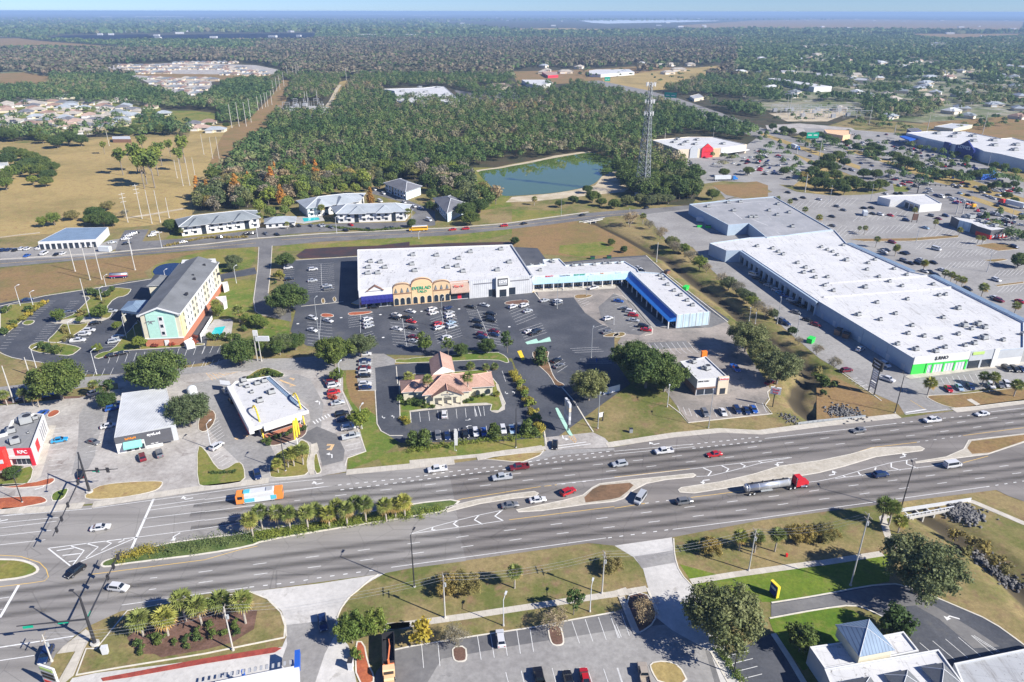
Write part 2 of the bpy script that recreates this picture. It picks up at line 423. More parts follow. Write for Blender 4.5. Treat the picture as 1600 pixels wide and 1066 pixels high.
def world_child(o,root):
 """parent keeping world coordinates when the root sits at a base point without rotation"""
 o.parent=root;o.matrix_parent_inverse=Matrix.Translation(root.location).inverted()
 return o
ORD=['first','second','third','fourth','fifth','sixth','seventh','eighth','ninth','tenth','eleventh','twelfth','thirteenth','fourteenth','fifteenth','sixteenth','seventeenth','eighteenth','nineteenth','twentieth']
def ordn(i):
 if i<20:return ORD[i]
 t={2:'twenty',3:'thirty',4:'forty',5:'fifty',6:'sixty',7:'seventy',8:'eighty',9:'ninety'}[(i+1)//10]
 return t[:-1]+'ieth' if(i+1)%10==0 else t+'-'+ORD[(i+1)%10-1]
def inside(x,y,poly):
 c=False;n=len(poly);j=n-1
 for i in range(n):
  xi,yi=poly[i];xj,yj=poly[j]
  if(yi>y)!=(yj>y)and x<(xj-xi)*(y-yi)/(yj-yi)+xi:c=not c
  j=i
 return c
# ============================================================ GROUND
DITCH=P('915,340 925,345 935,352 975,370 1025,397 1042,403 1063,421 1088,442 1117,462 1141,479 1160,496 1185,518 1208,532 1226,543 1259,570 1268,588 1250,605 1243,620 1252,637 1272,652')
DITCH2=P('1448,806 1462,812 1476,820 1508,844 1548,871 1600,925 1660,985')
def segd(X,Y,A,B):
 ax,ay=A;bx,by=B;dx,dy=bx-ax,by-ay
 t=np.clip(((X-ax)*dx+(Y-ay)*dy)/(dx*dx+dy*dy),0,1)
 return np.hypot(X-ax-t*dx,Y-ay-t*dy)
xs=np.concatenate([[-42000,-15000,-5000,-2000,-900,-400,-150,-50,0,20],np.arange(30,140,1.0),[150,200,300,450,900,2000,5000,15000,42000]])
ys=np.concatenate([[-300,0,40],np.arange(60,300,1.0),np.arange(300,500,2.0),[520,600,800,1200,2000,4000,8000,15000,25000,34000]])
X,Y=np.meshgrid(xs,ys)
D=np.full(X.shape,1e9)
for dl in(DITCH,DITCH2):
 for a,b_ in zip(dl,dl[1:]):D=np.minimum(D,segd(X,Y,a,b_))
Z=-1.8*np.clip(1-(D-1.0)/5.5,0,1)**1.1
Z+=0.12*np.sin(X*.9+Y*.3)*(Z<-.2)
nx,ny=len(xs),len(ys)
co=np.stack([X,Y,Z],-1).reshape(-1,3)
idx=np.arange(nx*ny).reshape(ny,nx)
q=np.stack([idx[:-1,:-1],idx[:-1,1:],idx[1:,1:],idx[1:,:-1]],-1).reshape(-1,4)
def npmesh(name,co,q,mats,parent=None,mi=None):
 k=q.shape[1]
 me=bpy.data.meshes.new(name)
 me.vertices.add(len(co));me.vertices.foreach_set('co',np.ascontiguousarray(co,dtype=np.float32).ravel())
 me.loops.add(q.size);me.loops.foreach_set('vertex_index',np.ascontiguousarray(q,dtype=np.int32).ravel())
 me.polygons.add(len(q));me.polygons.foreach_set('loop_start',np.arange(0,q.size,k,dtype=np.int32))
 try:me.polygons.foreach_set('loop_total',np.full(len(q),k,dtype=np.int32))
 except Exception:pass
 for m_ in(mats if isinstance(mats,(list,tuple))else[mats]):me.materials.append(MATS[m_])
 if mi is not None:me.polygons.foreach_set('material_index',mi)
 me.update(calc_edges=True);me.validate()
 return me
gnd=link('ground',npmesh('ground',co,q,'grass_verge'));tag(gnd,kind='structure')
ZC=[0.0]
def sheet(name,s,z,mat,kind='structure',parent=None):
 pts=P(s)if isinstance(s,str)else s
 tr=tessellate_polygon([[Vector((x,y,0))for x,y in pts]])
 ZC[0]+=1;z+=(ZC[0]%4)*.0006
 mb=MB()
 for t in tr:
  ps=[pts[i]for i in t]
  if(ps[1][0]-ps[0][0])*(ps[2][1]-ps[0][1])-(ps[2][0]-ps[0][0])*(ps[1][1]-ps[0][1])<0:ps=ps[::-1]
  mb.add([(x,y,z)for x,y in ps],[(0,1,2)])
 o=mb.build(name,mat,parent)
 if kind and parent is None:tag(o,kind=kind)
 return o
def offset(pts,d):
 """inset (positive d) of a closed polygon; winding made CCW"""
 n=len(pts)
 a=sum(pts[i][0]*pts[(i+1)%n][1]-pts[(i+1)%n][0]*pts[i][1]for i in range(n))
 if a<0:pts=pts[::-1]
 out=[]
 for i in range(n):
  p0,p1,p2=Vector(pts[i-1]),Vector(pts[i]),Vector(pts[(i+1)%n])
  e1,e2=(p1-p0),(p2-p1)
  if e1.length<1e-6 or e2.length<1e-6:out.append(tuple(p1));continue
  e1.normalize();e2.normalize()
  n1,n2=Vector((-e1.y,e1.x)),Vector((-e2.y,e2.x))
  b_=n1+n2
  if b_.length<.3:b_=n1.copy()
  b_.normalize()
  k=min(2.0,1/max(.35,b_.dot(n1)))
  out.append(tuple(p1+b_*d*k))
 return pts,out
def smooth(pts,it=2,closed=True):
 for _ in range(it):
  o=[]
  n=len(pts)
  rg=range(n)if closed else range(n-1)
  if not closed:o.append(pts[0])
  for i in rg:
   a,b_=pts[i],pts[(i+1)%n]
   o.append((a[0]*.75+b_[0]*.25,a[1]*.75+b_[1]*.25));o.append((a[0]*.25+b_[0]*.75,a[1]*.25+b_[1]*.75))
  if not closed:o.append(pts[-1])
  pts=o
 return pts
def island(name,s,mat,h=.15,w=.3,curb='curb',sm=1,z0=0.0):
 """raised kerbed island: kerb ring + filled top, one mesh"""
 pts=P(s)if isinstance(s,str)else s
 if sm:pts=smooth(pts,sm)
 outer,inner=offset(pts,w)
 n=len(outer)
 mb=MB()
 for i in range(n):
  j=(i+1)%n
  a,b_,c,d=outer[i],outer[j],inner[j],inner[i]
  mb.add([(*a,z0),(*b_,z0),(*b_,h),(*a,h)],[(0,1,2,3)])
  mb.add([(*a,h),(*b_,h),(*c,h),(*d,h)],[(0,1,2,3)])
 for t in tessellate_polygon([[Vector((x,y,0))for x,y in inner]]):
  ps=[inner[i]for i in t]
  if(ps[1][0]-ps[0][0])*(ps[2][1]-ps[0][1])-(ps[2][0]-ps[0][0])*(ps[1][1]-ps[0][1])<0:ps=ps[::-1]
  mb.add([(x,y,h-.01)for x,y in ps],[(0,1,2)],1)
 return tag(mb.build(name,[curb,mat]),kind='structure')
def ribbon(mb,pts,w,z,h=None,m=0):
 """strip of width w along pts; with h a raised kerb"""
 L,Rr=[],[]
 for i,p in enumerate(pts):
  a=Vector(pts[max(0,i-1)]);b_=Vector(pts[min(len(pts)-1,i+1)])
  d=(b_-a)
  if d.length<1e-6:d=Vector((1,0))
  d.normalize();nn=Vector((-d.y,d.x))*(w/2);p=Vector(p)
  L.append(p+nn);Rr.append(p-nn)
 for i in range(len(pts)-1):
  if h is None:
   mb.add([(*Rr[i],z),(*Rr[i+1],z),(*L[i+1],z),(*L[i],z)],[(0,1,2,3)],m)
  else:
   mb.add([(*Rr[i],0),(*Rr[i+1],0),(*L[i+1],0),(*L[i],0),(*Rr[i],h),(*Rr[i+1],h),(*L[i+1],h),(*L[i],h)],
    [(4,5,6,7),(0,1,5,4),(2,3,7,6),(1,2,6,5),(3,0,4,7)],m)
def strip(name,s,w,z,mat,sm=0,h=None):
 pts=P(s)
 if sm:pts=smooth(pts,sm,False)
 mb=MB();ribbon(mb,pts,w,z,h)
 return tag(mb.build(name,mat),kind='structure')
# ---------------- far land (beyond the wood)
sheet('field','0,115 40,113 78,120 79,138 40,142 0,134',.05,'grass_brown')
sheet('field','0,60 30,60 60,64 140,70 215,76 180,78 60,74 0,78',.3,'grass_brown')
sheet('field','940,124 1010,113 1130,102 1130,108 1085,128 1045,140 1000,142 950,136',.05,'grass_dry')
sheet('field','1180,32 1300,30 1420,31 1600,33 1600,52 1400,46 1280,47 1200,48 1080,46 1060,40',.4,'grass_brown')
sheet('field','1400,53 1600,53 1600,57 1530,61 1490,63 1440,59',.3,'grass_brown')
sheet('field','860,45 1060,46 1230,47 1200,50 900,51 820,48',.4,'grass_dry')
sheet('field','180,31 330,31 420,33 520,37 300,37 200,35',.5,'grass_dry')
sheet('field','620,46 760,45 900,44 900,47 640,48',.3,'grass_dry')
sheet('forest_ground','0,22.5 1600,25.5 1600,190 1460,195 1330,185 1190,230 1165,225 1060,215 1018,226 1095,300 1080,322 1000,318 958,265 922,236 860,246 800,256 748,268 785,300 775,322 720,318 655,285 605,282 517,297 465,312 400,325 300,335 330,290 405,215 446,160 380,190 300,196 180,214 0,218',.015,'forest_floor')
sheet('suburb_ground','1130,64 1300,58 1600,60 1600,192 1460,194 1340,182 1200,172 1180,170 1150,140 1130,110',.03,'suburb_mix')
sheet('suburb_ground','0,82 120,84 200,90 150,104 215,125 250,150 240,170 0,165',.03,'suburb_mix')
mb=MB()
for q_ in('62,62 100,56 230,54 240,60 130,65','200,59 240,56 370,53 495,52 500,56 470,60 300,62 215,64','400,62 488,61 490,64 395,66','250,63 380,61 385,65 260,66'):
 pts=P(q_);mb.prism(pts,.4,1.2)
tag(mb.build('solar_farm','solar_panels'),'long dark blue solar farm panels beyond the far woodland','solar farm')
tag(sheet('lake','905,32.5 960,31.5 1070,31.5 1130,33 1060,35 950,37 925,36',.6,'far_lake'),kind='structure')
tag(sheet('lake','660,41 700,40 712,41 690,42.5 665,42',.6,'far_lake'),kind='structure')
# ---------------- left side: big dry field, power corridor, playing field
sheet('field','0,219 30,224 75,222 140,219 180,214 295,214 300,196 383,196 395,180 425,150 441,125 459,125 446,160 432,183 405,215 370,245 345,270 325,300 300,318 300,338 262,346 240,352 0,372',.03,'grass_dry')
sheet('corridor_track','441,125 459,125 446,160 432,183 405,213 370,243 345,268 330,290 325,262 340,225 352,205 395,180 425,150',.05,'grass_brown')
sheet('playing_field','245,173 300,173 340,177 346,190 300,197 262,192',.05,'grass_mid')
sheet('corridor_clearing','510,167 531,128 556,123 541,142 517,168',.04,'grass_dry')
strip('track','U2:445,665 470,630 505,560 525,530',6,.06,'bare_sand')
sheet('subdivision_ground','160,103 290,98 400,102 440,110 430,124 330,128 335,145 300,160 255,140 215,122',.05,'concrete_worn')
sheet('field','165,113 300,116 430,117 430,128 340,128 280,122 230,119',.07,'grass_brown')
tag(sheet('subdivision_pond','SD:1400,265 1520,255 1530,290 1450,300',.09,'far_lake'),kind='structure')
sheet('residential_ground','0,168 70,160 180,160 250,168 262,192 225,210 150,208 60,205 0,198',.04,'grass_mid')
sheet('residential_street','HS:0,500 300,440 560,420 900,440 1200,420 1200,450 900,480 560,460 300,490 0,540',.06,'asphalt_pale')
# ---------------- road behind the plaza
RT='0,406.5 155,397 320,383.5 400,374 500,367 640,360.5 700,358 790,351 862,341 920,333 960,329.5 1000,327 1040,324 1075,321 1085,323 1075,327 1000,336 960,338 920,343 860,351 790,359 700,368 640,371 500,378 440,384 320,390 155,404 0,418'
sheet('road',RT,.06,'asphalt_grey')
strip('road_edge_walk','0,405.5 155,396 320,382 400,372.5 500,365.5 640,359 700,356.5 790,349.5 862,339.5 920,331.5',2,.08,'concrete_walk')
mb=MB();ribbon(mb,P('0,412.5 155,400.5 320,387 400,380'),.25,.085);ribbon(mb,P('440,375 500,371.5 640,365.5 790,355 862,346 920,338.5 1000,332'),.25,.085)
tag(mb.build('road_centre_line','paint_yellow'),kind='structure')
strip('footpath','V1:0,765 100,752 250,735',2.5,.06,'bare_sand')
strip('footpath','V1:780,645 950,620 1150,585',4,.06,'bare_sand')
sheet('verge','V2:400,810 800,765 1100,750 1600,700 1600,740 1300,800 900,810 600,830 300,850 130,850 180,800',.04,'grass_mid')
sheet('verge','322,392 398,386 402,400 390,418 345,428 300,422 250,420 290,400',.04,'grass_mid')
sheet('verge','0,420 155,405 320,392 250,410 225,425 232,433 140,448 0,472',.045,'grass_brown')
sheet('wet_scrub','A2:690,95 760,45 1000,30 1300,20 1551,-10 1551,45 1160,60 1155,95 960,108 720,118',.05,'wet_mud')
sheet('wet_scrub','640,384 700,380 800,378 800,383 700,388 640,391',.055,'wet_mud')
sheet('field','V3:0,690 400,665 520,690 700,780 870,880 600,900 200,870 0,860',.03,'grass_brown')
sheet('lawn','V3:300,815 560,790 640,830 600,875 420,885 290,860',.05,'grass_mid')
sheet('lawn','V3:0,590 320,600 300,640 0,670',.05,'grass_mid')
sheet('lawn','724,262 748,262 770,262 790,290 800,322 735,332 712,312',.035,'grass_mid')
sheet('pond_bank','V3:0,512 240,492 380,470 520,440 560,385 640,350 740,350 780,420 700,480 500,500 330,520 120,540 -40,545',.04,'bare_sand')
sheet('pond_bank','V3:0,310 80,295 200,270 260,255 420,232 490,226 500,236 430,244 220,280 0,320 -60,338 -215,356 -225,345 -100,328',.05,'bare_sand')
tag(sheet('pond',smooth(P('V3:-215,352 -150,342 -60,332 0,318 90,305 220,276 430,240 500,232 600,262 680,300 700,335 640,352 565,376 540,408 510,434 390,468 240,490 120,498 20,505 -60,506 -100,480 -150,425 -200,380'),1),.08,'pond_water'),kind='structure')
tag(sheet('hotel_pond',smooth(P('HO:415,200 470,150 560,122 700,112 740,130 700,250 600,262 470,255 425,235'),1),.08,'dark_water'),kind='structure')
sheet('lawn','HO:400,200 440,140 560,105 740,95 760,130 720,270 460,275 405,240',.05,'grass_mid')
# ---------------- apartments and warehouse lots
sheet('apartment_lot','V1:890,790 1120,775 1600,720 1600,770 1000,830 720,850 740,790 780,720 930,715',.07,'asphalt_grey')
sheet('apartment_lot','V2:0,705 200,690 600,675 940,670 1000,610 900,540 720,490 740,450 1120,600 1120,690 1010,700 500,725 200,745 100,760 0,765',.07,'asphalt_grey')
sheet('lawn','AP:180,500 470,560 1100,480 1500,440 1560,470 1100,500 500,570 200,600 60,610',.05,'grass_mid')
sheet('warehouse_lot','0,388 60,386 140,388 170,376 195,372 180,390 150,400 0,407',.07,'asphalt_pale')
# ---------------- hotel parcel
sheet('hotel_lot','-30,476 0,474 70,462 140,452 200,440 237,435.5 300,425 340,430 398,418 402,428 380,432 350,436 352,470 330,500 322,541 352,541 352,563 181,585 115,585 76,569 20,560 6,553 0,549 -30,540',.05,'asphalt_new')
for nm,s,mt in(('parking_island','0,478 60,472 71,471 48,490 25,510 0,531','grass_mid'),
    ('parking_island','A1:400,600 510,560 560,540 640,460 690,410 600,402 740,392 850,335 980,345 1000,352 960,400 870,415 800,500 860,520 830,572 700,600 560,625','grass_mid'),
    ('parking_island','A1:340,755 430,670 475,605 560,600 680,602 650,640 560,700 440,762','grass_mid'),
    ('parking_island','A1:205,785 300,745 450,755 620,790 600,812 540,855 440,850 250,825','grass_mid'),
    ('parking_island','A1:160,612 200,585 270,585 250,612 200,625','grass_mid'),
    ('parking_island','A1:700,870 760,830 850,815 940,700 990,655 1060,560 1110,780 1551,755 1551,778 1200,800 850,822 760,880','grass_mid')):
 island(nm,s,mt)
sheet('hotel_walk','A1:380,600 560,570 640,560 830,570 780,592 640,600 560,612 420,612',.17,'concrete_walk')
sheet('hotel_lawn','A2:110,300 190,270 380,285 370,400 360,510 450,560 640,570 640,690 500,740 420,700 250,560 60,560 60,400',.06,'grass_mid')
sheet('pool_deck','HO:960,920 1100,745 1279,735 1310,760 1290,900 1180,960 980,960',.1,'concrete_lot')
tag(sheet('swimming_pool','HO:1065,905 1110,835 1225,818 1165,935 1060,938',.14,'pool_water'),kind='structure')
tag(sheet('swimming_pool','V2:290,645 390,640 400,655 300,668',.14,'pool_water'),kind='structure')
sheet('pool_deck','V2:240,640 410,625 430,660 300,680 240,672',.1,'concrete_lot')
# street between the hotel and the plaza, and the service street west of it
sheet('side_street','400,378 436,376 425,384 423,419 419,458 430,481 455,484 455,503 423,496 409,492 398,488 395,470 402,420 405,388',.065,'asphalt_grey')
sheet('service_street','-30,610 0,605 130,590 182,585 320,572 350,562 450,560 560,552 600,556 585,575 560,578 500,580 440,578 320,582 250,590 130,606 0,624 -30,628',.055,'asphalt_pale')
# ---------------- plaza lot
sheet('plaza_lot','442,413 460,407 558,401 800,386 840,388 852,404 880,410 960,402 1010,399 1038,425 1045,440 1075,455 1140,500 1110,514 1040,514 1015,508 960,524 960,563 985,600 930,640 870,684 849,684 800,560 560,553 478,540 454,518 462,486 440,470 444,440',.05,'asphalt_new')
sheet('plaza_service_lane','852,404 880,412 960,404 1010,401 1036,427 1060,448 1110,487 1135,503 1110,514 1040,500 1000,440 880,420',.055,'asphalt_grey')
sheet('plaza_worn_paving','838,452 965,447 1010,500 1045,514 1110,512 1135,503 1150,520 1172,560 1190,585 1203,607 1201,621 1193,633 1205,648 1076,660 1036,606 1010,590 975,560 965,536 975,520 941,508 914,489 896,465 843,468',.06,'asphalt_worn')
sheet('plaza_lot_patch','960,458 975,470 1000,500 1018,515 1000,524 960,520 940,500 935,480',.066,'asphalt_grey')
sheet('parking_bay_patch','A4:240,755 540,740 590,790 300,805',.066,'asphalt_grey')
sheet('store_walk','A2:1110,455 1160,430 1551,395 1551,435 1150,468',.17,'concrete_walk')
mb=MB();mb.prism(P('A3:-20,402 400,372 945,352 960,360 945,370 400,407 -20,440'),0,.16);tag(mb.build('store_walk','concrete_walk'),kind='structure')
mb=MB();mb.prism(P('A3:940,352 1551,315 1570,325 1551,345 950,372'),0,.15);tag(mb.build('store_walk','concrete_walk'),kind='structure')
mb=MB();mb.prism(P('A4:5,320 30,330 200,480 400,635 300,640 255,625 130,480 60,380'),0,.15);tag(mb.build('store_walk','asphalt_pale'),kind='structure')
mb=MB();ribbon(mb,P('A2:1110,458 1150,469 1551,437'),.35,0,.17);ribbon(mb,P('A3:0,440 400,409 945,371'),.35,0,.17);tag(mb.build('yellow_kerb','paint_yellow'),kind='structure')
mb=MB();ribbon(mb,P('A4:-10,385 60,400 140,470 290,650 285,690 230,700'),.4,0,.15);ribbon(mb,P('A3:945,372 985,425'),.4,0,.15)
ribbon(mb,P('B3:1150,120 1250,235 1340,385 1390,460'),.4,0,.15);ribbon(mb,P('B3:1020,455 1035,560'),.4,0,.15)
tag(mb.build('kerb','curb'),kind='structure')
for s,mt in(('A2:870,548 900,530 975,540 978,560 900,565','mulch_red'),('A2:1080,548 1090,525 1200,520 1265,515 1270,530 1160,548','mulch_red'),
   ('A3:710,460 740,440 880,428 910,445 890,458 760,472','mulch'),('A3:1240,402 1280,388 1395,392 1360,415 1260,425','grass_brown'),
   ('A3:1465,700 1551,675 1600,690 1560,712 1470,712','grass_brown'),('A4:-10,690 60,672 92,690 60,712 -10,715','grass_brown'),
   ('A2:880,425 905,415 915,455 885,460','grass_brown'),('A2:965,415 990,405 1000,440 975,448','grass_brown'),
   ('B2:1440,-90 1551,-90 1551,-95 1600,-100 2200,-150 2290,-110 2310,-50 2200,-90 1800,-70 1440,-55','grass_green'),
   ('A3:920,830 960,818 1060,812 1045,875 1065,930 1080,985 1115,1045 1172,1070 1178,1088 1110,1098 1062,1010 995,945 962,922','brown_earth')):
 island('parking_island',s,mt,w=.25)
mb=MB();mb.prism(P('A3:875,752 960,725 975,745 1060,712 1072,745 890,768'),.06,.12);tag(mb.build('painted_island','paint_mint'),kind='structure')
tag(sheet('painted_arrow_patch','A3:815,820 845,812 875,882 850,890',.075,'paint_yellow_bright'),kind='structure')
mb=MB();mb.prism(smooth(P('B3:1098,285 1118,278 1130,290 1225,470 1240,490 1215,492 1190,460'),1),0,.14);tag(mb.build('entry_median','paint_mint'),kind='structure')
# ---------------- bank parcel
sheet('bank_lot','586,574 617,570 706,562 775,556 800,566 806,590 846,684 780,690 625,692 609,682 594,674 588,662',.058,'asphalt_new')
sheet('bank_exit_lane','559,553 600,553 617,562 617,570 586,575 588,611 561,611 556,580',.062,'asphalt_pale')
island('bank_planting','BK:120,730 120,440 330,350 560,350 900,320 1330,290 1480,480 1600,760 1560,850 1450,890 1380,860 1400,780 1330,770 700,830 280,870 290,980 240,1040 130,1010','grass_green',sm=0)
sheet('bank_walk','BK:270,865 600,820 640,760 1000,740 1010,770 1330,755 1400,770 1400,785 1000,808 700,840 290,885',.175,'concrete_walk')
sheet('bank_walk','BK:1460,500 1500,500 1590,790 1590,850 1480,900 1400,880 1420,860 1500,860 1550,800',.175,'concrete_walk')
sheet('verge','B3:0,590 400,560 1020,490 1030,570 500,650 0,700 -200,720 -250,640',.04,'grass_mid')
sheet('lawn_strip','557,555 588,576 588,662 609,682 625,690 590,718 545,734 543,716 572,706 540,625 536,590',.04,'grass_green')
sheet('bare_strip','540,560 556,556 562,611 586,611 587,650 575,640 560,640 548,625 541,600',.045,'grass_brown')
# ---------------- burger / chicken parcels, left of the plaza
sheet('restaurant_lot','182,588 320,574 450,562 500,566 536,590 536,611 556,650 572,706 543,716 541,737 503,744 385,754 300,768 245,768 180,712 190,640',.052,'concrete_worn')
sheet('drive_lane','340,592 352,590 420,690 440,735 385,752 372,721 350,700 300,640 300,600',.06,'asphalt_pale')
sheet('drive_lane','B2:560,60 690,20 800,60 900,250 880,440 720,520 640,460 800,380 790,260 640,150',.063,'asphalt_pale')
sheet('drive_lane','B2:700,500 850,420 1000,480 1060,600 1050,680 890,720 860,600 800,540',.066,'asphalt_grey')
sheet('chicken_lot','-30,640 0,634 60,628 130,620 165,612 195,606 255,604 275,690 307,695 310,758 312,764 256,770 145,787 60,796 -30,802',.054,'concrete_worn')
sheet('lot_repair','B1:600,330 640,260 790,300 780,400 730,560 720,640 670,740 540,790 590,560',.06,'asphalt_pale')
sheet('chicken_walk','B1:370,410 425,415 380,560 310,800 235,850 270,700 330,560',.08,'concrete_walk')
for s,mt in(('B1:625,960 690,900 780,860 1000,838 1220,832 1240,850 1200,900 1100,930 900,965 700,978','grass_dry'),
   ('B1:240,850 380,810 418,812 415,835 360,868 200,885 60,890 0,878 -20,860','mulch_red'),
   ('B1:-30,965 60,955 300,945 352,965 360,990 300,1010 100,1045 -30,1058','mulch_red'),
   ('B1:385,965 395,930 440,905 515,885 520,905 480,975 400,990','grass_mid'),
   ('B1:355,330 400,295 450,295 455,315 410,345 360,355','mulch_red'),
   ('B1:-20,770 90,765 170,735 262,715 235,840 150,870 20,880 -20,870','grass_green'),
   ('B2:-60,560 0,585 95,738 150,750 255,680 300,720 310,838 150,865 0,878 -60,860','grass_mid'),
   ('B2:488,720 520,640 600,590 700,560 730,515 800,555 790,640 775,700 795,785 650,805 500,812 490,780','grass_mid'),
   ('B2:820,650 850,610 870,700 890,770 830,785','grass_mid'),
   ('MC:480,830 600,790 900,690 985,640 1000,750 930,820 700,890 600,905 500,880','mulch'),
   ('B2:-30,300 60,290 90,340 60,420 -10,470 -60,440','brown_earth'),
   ('MC:300,150 480,30 640,50 750,110 720,130 500,150 330,190','grass_mid')):
 island('parking_island',s,mt,w=.22)
sheet('footpath','B2:800,560 850,545 865,600 820,660 830,785 795,790 775,700 800,625',.18,'concrete_walk')
sheet('tree_bed','B1:0,215 300,195 640,190 600,205 300,222 60,250 0,245',.07,'mulch')
# ---------------- mall (right)
sheet('mall_lot','1000,333 1040,325 1078,322 1130,312 1210,300 1240,318 1330,310 1440,300 1500,318 1600,350 1950,490 1950,556 1600,598 1486,616 1449,620 1490,641 1414,648 1404,632 1356,611 1327,588 1280,560 1226,514 1183,469 1125,434 1111,421 1082,386 1045,380 1020,350',.05,'asphalt_pale')
sheet('mall_walk','LB:550,378 545,372 600,350 1190,310 1330,290 1600,270 1600,300 1200,345 860,392 545,432 500,410',.15,'concrete_walk')
island('parking_island','B5:802,192 870,182 1010,180 1200,160 1551,120 1700,110 1700,225 1551,225 1060,288 960,270 860,230','grass_brown')
sheet('footpath','B5:1115,220 1150,212 1220,255 1190,265',.2,'concrete_walk')
sheet('bank_of_ditch','B5:-20,110 110,40 260,110 420,200 560,225 640,290 640,330 400,352 100,370 -20,380',.0,'grass_brown').location.z=.03
for s in('V4:500,775 900,770 1100,755 1190,752 1190,765 900,788 600,790','V4:1290,815 1400,800 1530,812 1560,840 1440,850','A5:1240,130 1390,118 1430,128 1330,145','A5:1330,318 1551,292 1551,305 1350,330'):
 island('parking_island',s,'grass_brown',w=.2,sm=0)
# ---------------- far right: highway, shops, big stores
sheet('store_lot','1057,247 1100,240 1165,228 1185,214 1215,225 1275,262 1240,290 1130,283 1095,288 1075,262',.06,'asphalt_pale')
sheet('grass_block','V3:1250,440 1400,425 1530,415 1600,440 1600,530 1480,530 1340,500',.07,'grass_brown')
sheet('highway','915,128 935,126 1010,141 1060,154 1125,176 1190,200 1270,225 1340,247 1420,268 1500,292 1600,325 1600,372 1500,340 1430,318 1370,290 1300,262 1230,236 1180,214 1110,192 1050,170 1000,158 925,137',.065,'road_far')
sheet('road','V3:1100,580 1250,545 1340,530 1300,480 1260,450 1300,440 1400,510 V4:0,0'.replace(' V4:0,0',''),.06,'asphalt_pale')
sheet('cross_street','1190,278 1245,300 1300,306 1360,304 1400,296 1420,300 1400,308 1330,316 1240,318 1180,286',.07,'asphalt_pale')
sheet('big_store_lot','1255,200 1330,203 1400,208 1420,215 1520,250 1600,285 1600,325 1500,292 1420,268 1340,247 1270,225',.06,'asphalt_pale')
sheet('highway_median','1190,207 1275,236 1345,260 1343,265 1270,241 1188,211',.09,'grass_dry')
sheet('highway_median','V4:780,430 900,455 870,480 790,480',.09,'grass_mid')
sheet('highway_median','1500,300 1600,333 1600,341 1500,306',.09,'grass_dry')
sheet('highway_verge','V4:0,190 300,290 560,480 300,490 0,400',.05,'grass_dry')
sheet('highway_verge','V4:480,220 700,290 1050,420 1300,480 1600,560 1600,520 1200,380 800,300 560,220',.075,'grass_dry')
sheet('substation_yard','US:170,300 440,290 700,240 1100,250 1160,300 900,400 400,400',.07,'bare_sand')
sheet('substation_yard','1196,196 1250,193 1330,200 1345,208 1260,210 1200,205',.06,'concrete_worn')
sheet('substation_yard','U2:130,690 240,660 480,670 440,730 200,735',.07,'concrete_lot')
sheet('shop_ground','800,112 870,110 935,108 990,104 1100,106 1130,101 1140,104 1000,118 930,128 860,132 810,135',.05,'grass_brown')
sheet('shop_ground','UB:800,110 930,130 1330,120 1350,190 1000,200 860,200',.05,'asphalt_grey')
sheet('residential_ground','1440,192 1600,180 1600,232 1530,215 1460,203',.05,'grass_brown')
# ---------------- south side lots
sheet('station_forecourt','100,1080 113,1060 150,1052 320,1031 441,1011 450,990 446,973 440,955 418,935 390,925 500,912 602,896 580,908 553,926 535,950 529,962 528,985 545,1010 560,1080',.055,'concrete_bright')
sheet('concrete_pad','C2:470,735 780,700 760,790 700,900 640,1080 560,1080 440,960 480,850',.06,'asphalt_pale')
sheet('office_lot','578,1080 584,1062 588,1050 616,1013 640,1010.5 739,994.6 838,980 892,969 960,957 975,950 1000,945 1030,960 1110,1019 1140,1080',.05,'asphalt_grey')
sheet('office_lot_patch','660,1080 690,1030 800,1010 960,985 1050,975 1100,1010 1120,1080',.055,'asphalt_pale')
sheet('office_drive','960,853 1050,840 1053,868 1062,895 1086,920 1100,950 1130,1000 1160,1080 1130,1080 1110,1019 1050,985 1025,965 1013,920 1005,890 990,871',.06,'concrete_bright')
sheet('office_drive_repair','C4:115,335 345,300 355,370 160,405',.066,'asphalt_pale')
for s,mt in(('C3:245,860 330,855 338,930 320,950 270,952 250,930','mulch'),('C3:800,740 880,730 905,830 890,855 840,858 815,830','mulch'),
   ('C4:50,570 180,535 245,640 240,720 150,785 120,780','mulch'),('C4:200,955 290,940 380,965 440,1080 260,1080 215,1010','grass_dry'),
   ('C2:870,830 930,830 955,960 990,1030 985,1080 880,1080','mulch_red')):
 island('parking_island',s,mt)
island('corner_planting','C1:440,1030 500,870 560,870 740,650 1000,600 1193,580 C'.replace(' C','')+' 1460,540 1560,580 1640,660 1665,740 1660,810 1193,905 700,985','grass_verge',sm=0)
sheet('planting_bed','C1:740,810 790,770 1000,700 1193,660 1300,640 1500,650 1480,760 1350,840 1193,880 940,925 900,905 800,905',.16,'mulch')
mb=MB();mb.prism(P('C1:590,1045 750,1015 1193,930 1600,865 1640,870 1600,895 1193,960 750,1040 600,1062'),.0,.17);tag(mb.build('brick_edging','red_brick_paving'),kind='structure')
sheet('corner_walk','C1:330,905 370,860 500,760 540,790 490,880 430,1030 370,1080 330,1080 440,890',.16,'concrete_walk')
sheet('verge','C3:0,400 1040,258 1193,255 1230,270 1310,340 1370,410 1400,530 1193,560 640,660 0,735 -150,760 -390,760 -350,650 -250,560 -100,440',.03,'grass_verge')
sheet('verge','C4:345,225 850,125 1600,10 1680,60 1560,280 1640,320 1193,375 445,475 380,430 345,330',.03,'grass_verge')
sheet('lawn','C4:380,380 600,440 780,425 1000,410 1193,375 1560,320 1620,320 1600,480 1193,560 920,600 700,600 480,520 445,475',.045,'grass_lush')
sheet('lawn','C4:900,700 1193,645 1290,630 1390,650 1480,700 1560,780 1500,880 1300,900 1100,1000 930,780',.045,'grass_lush')
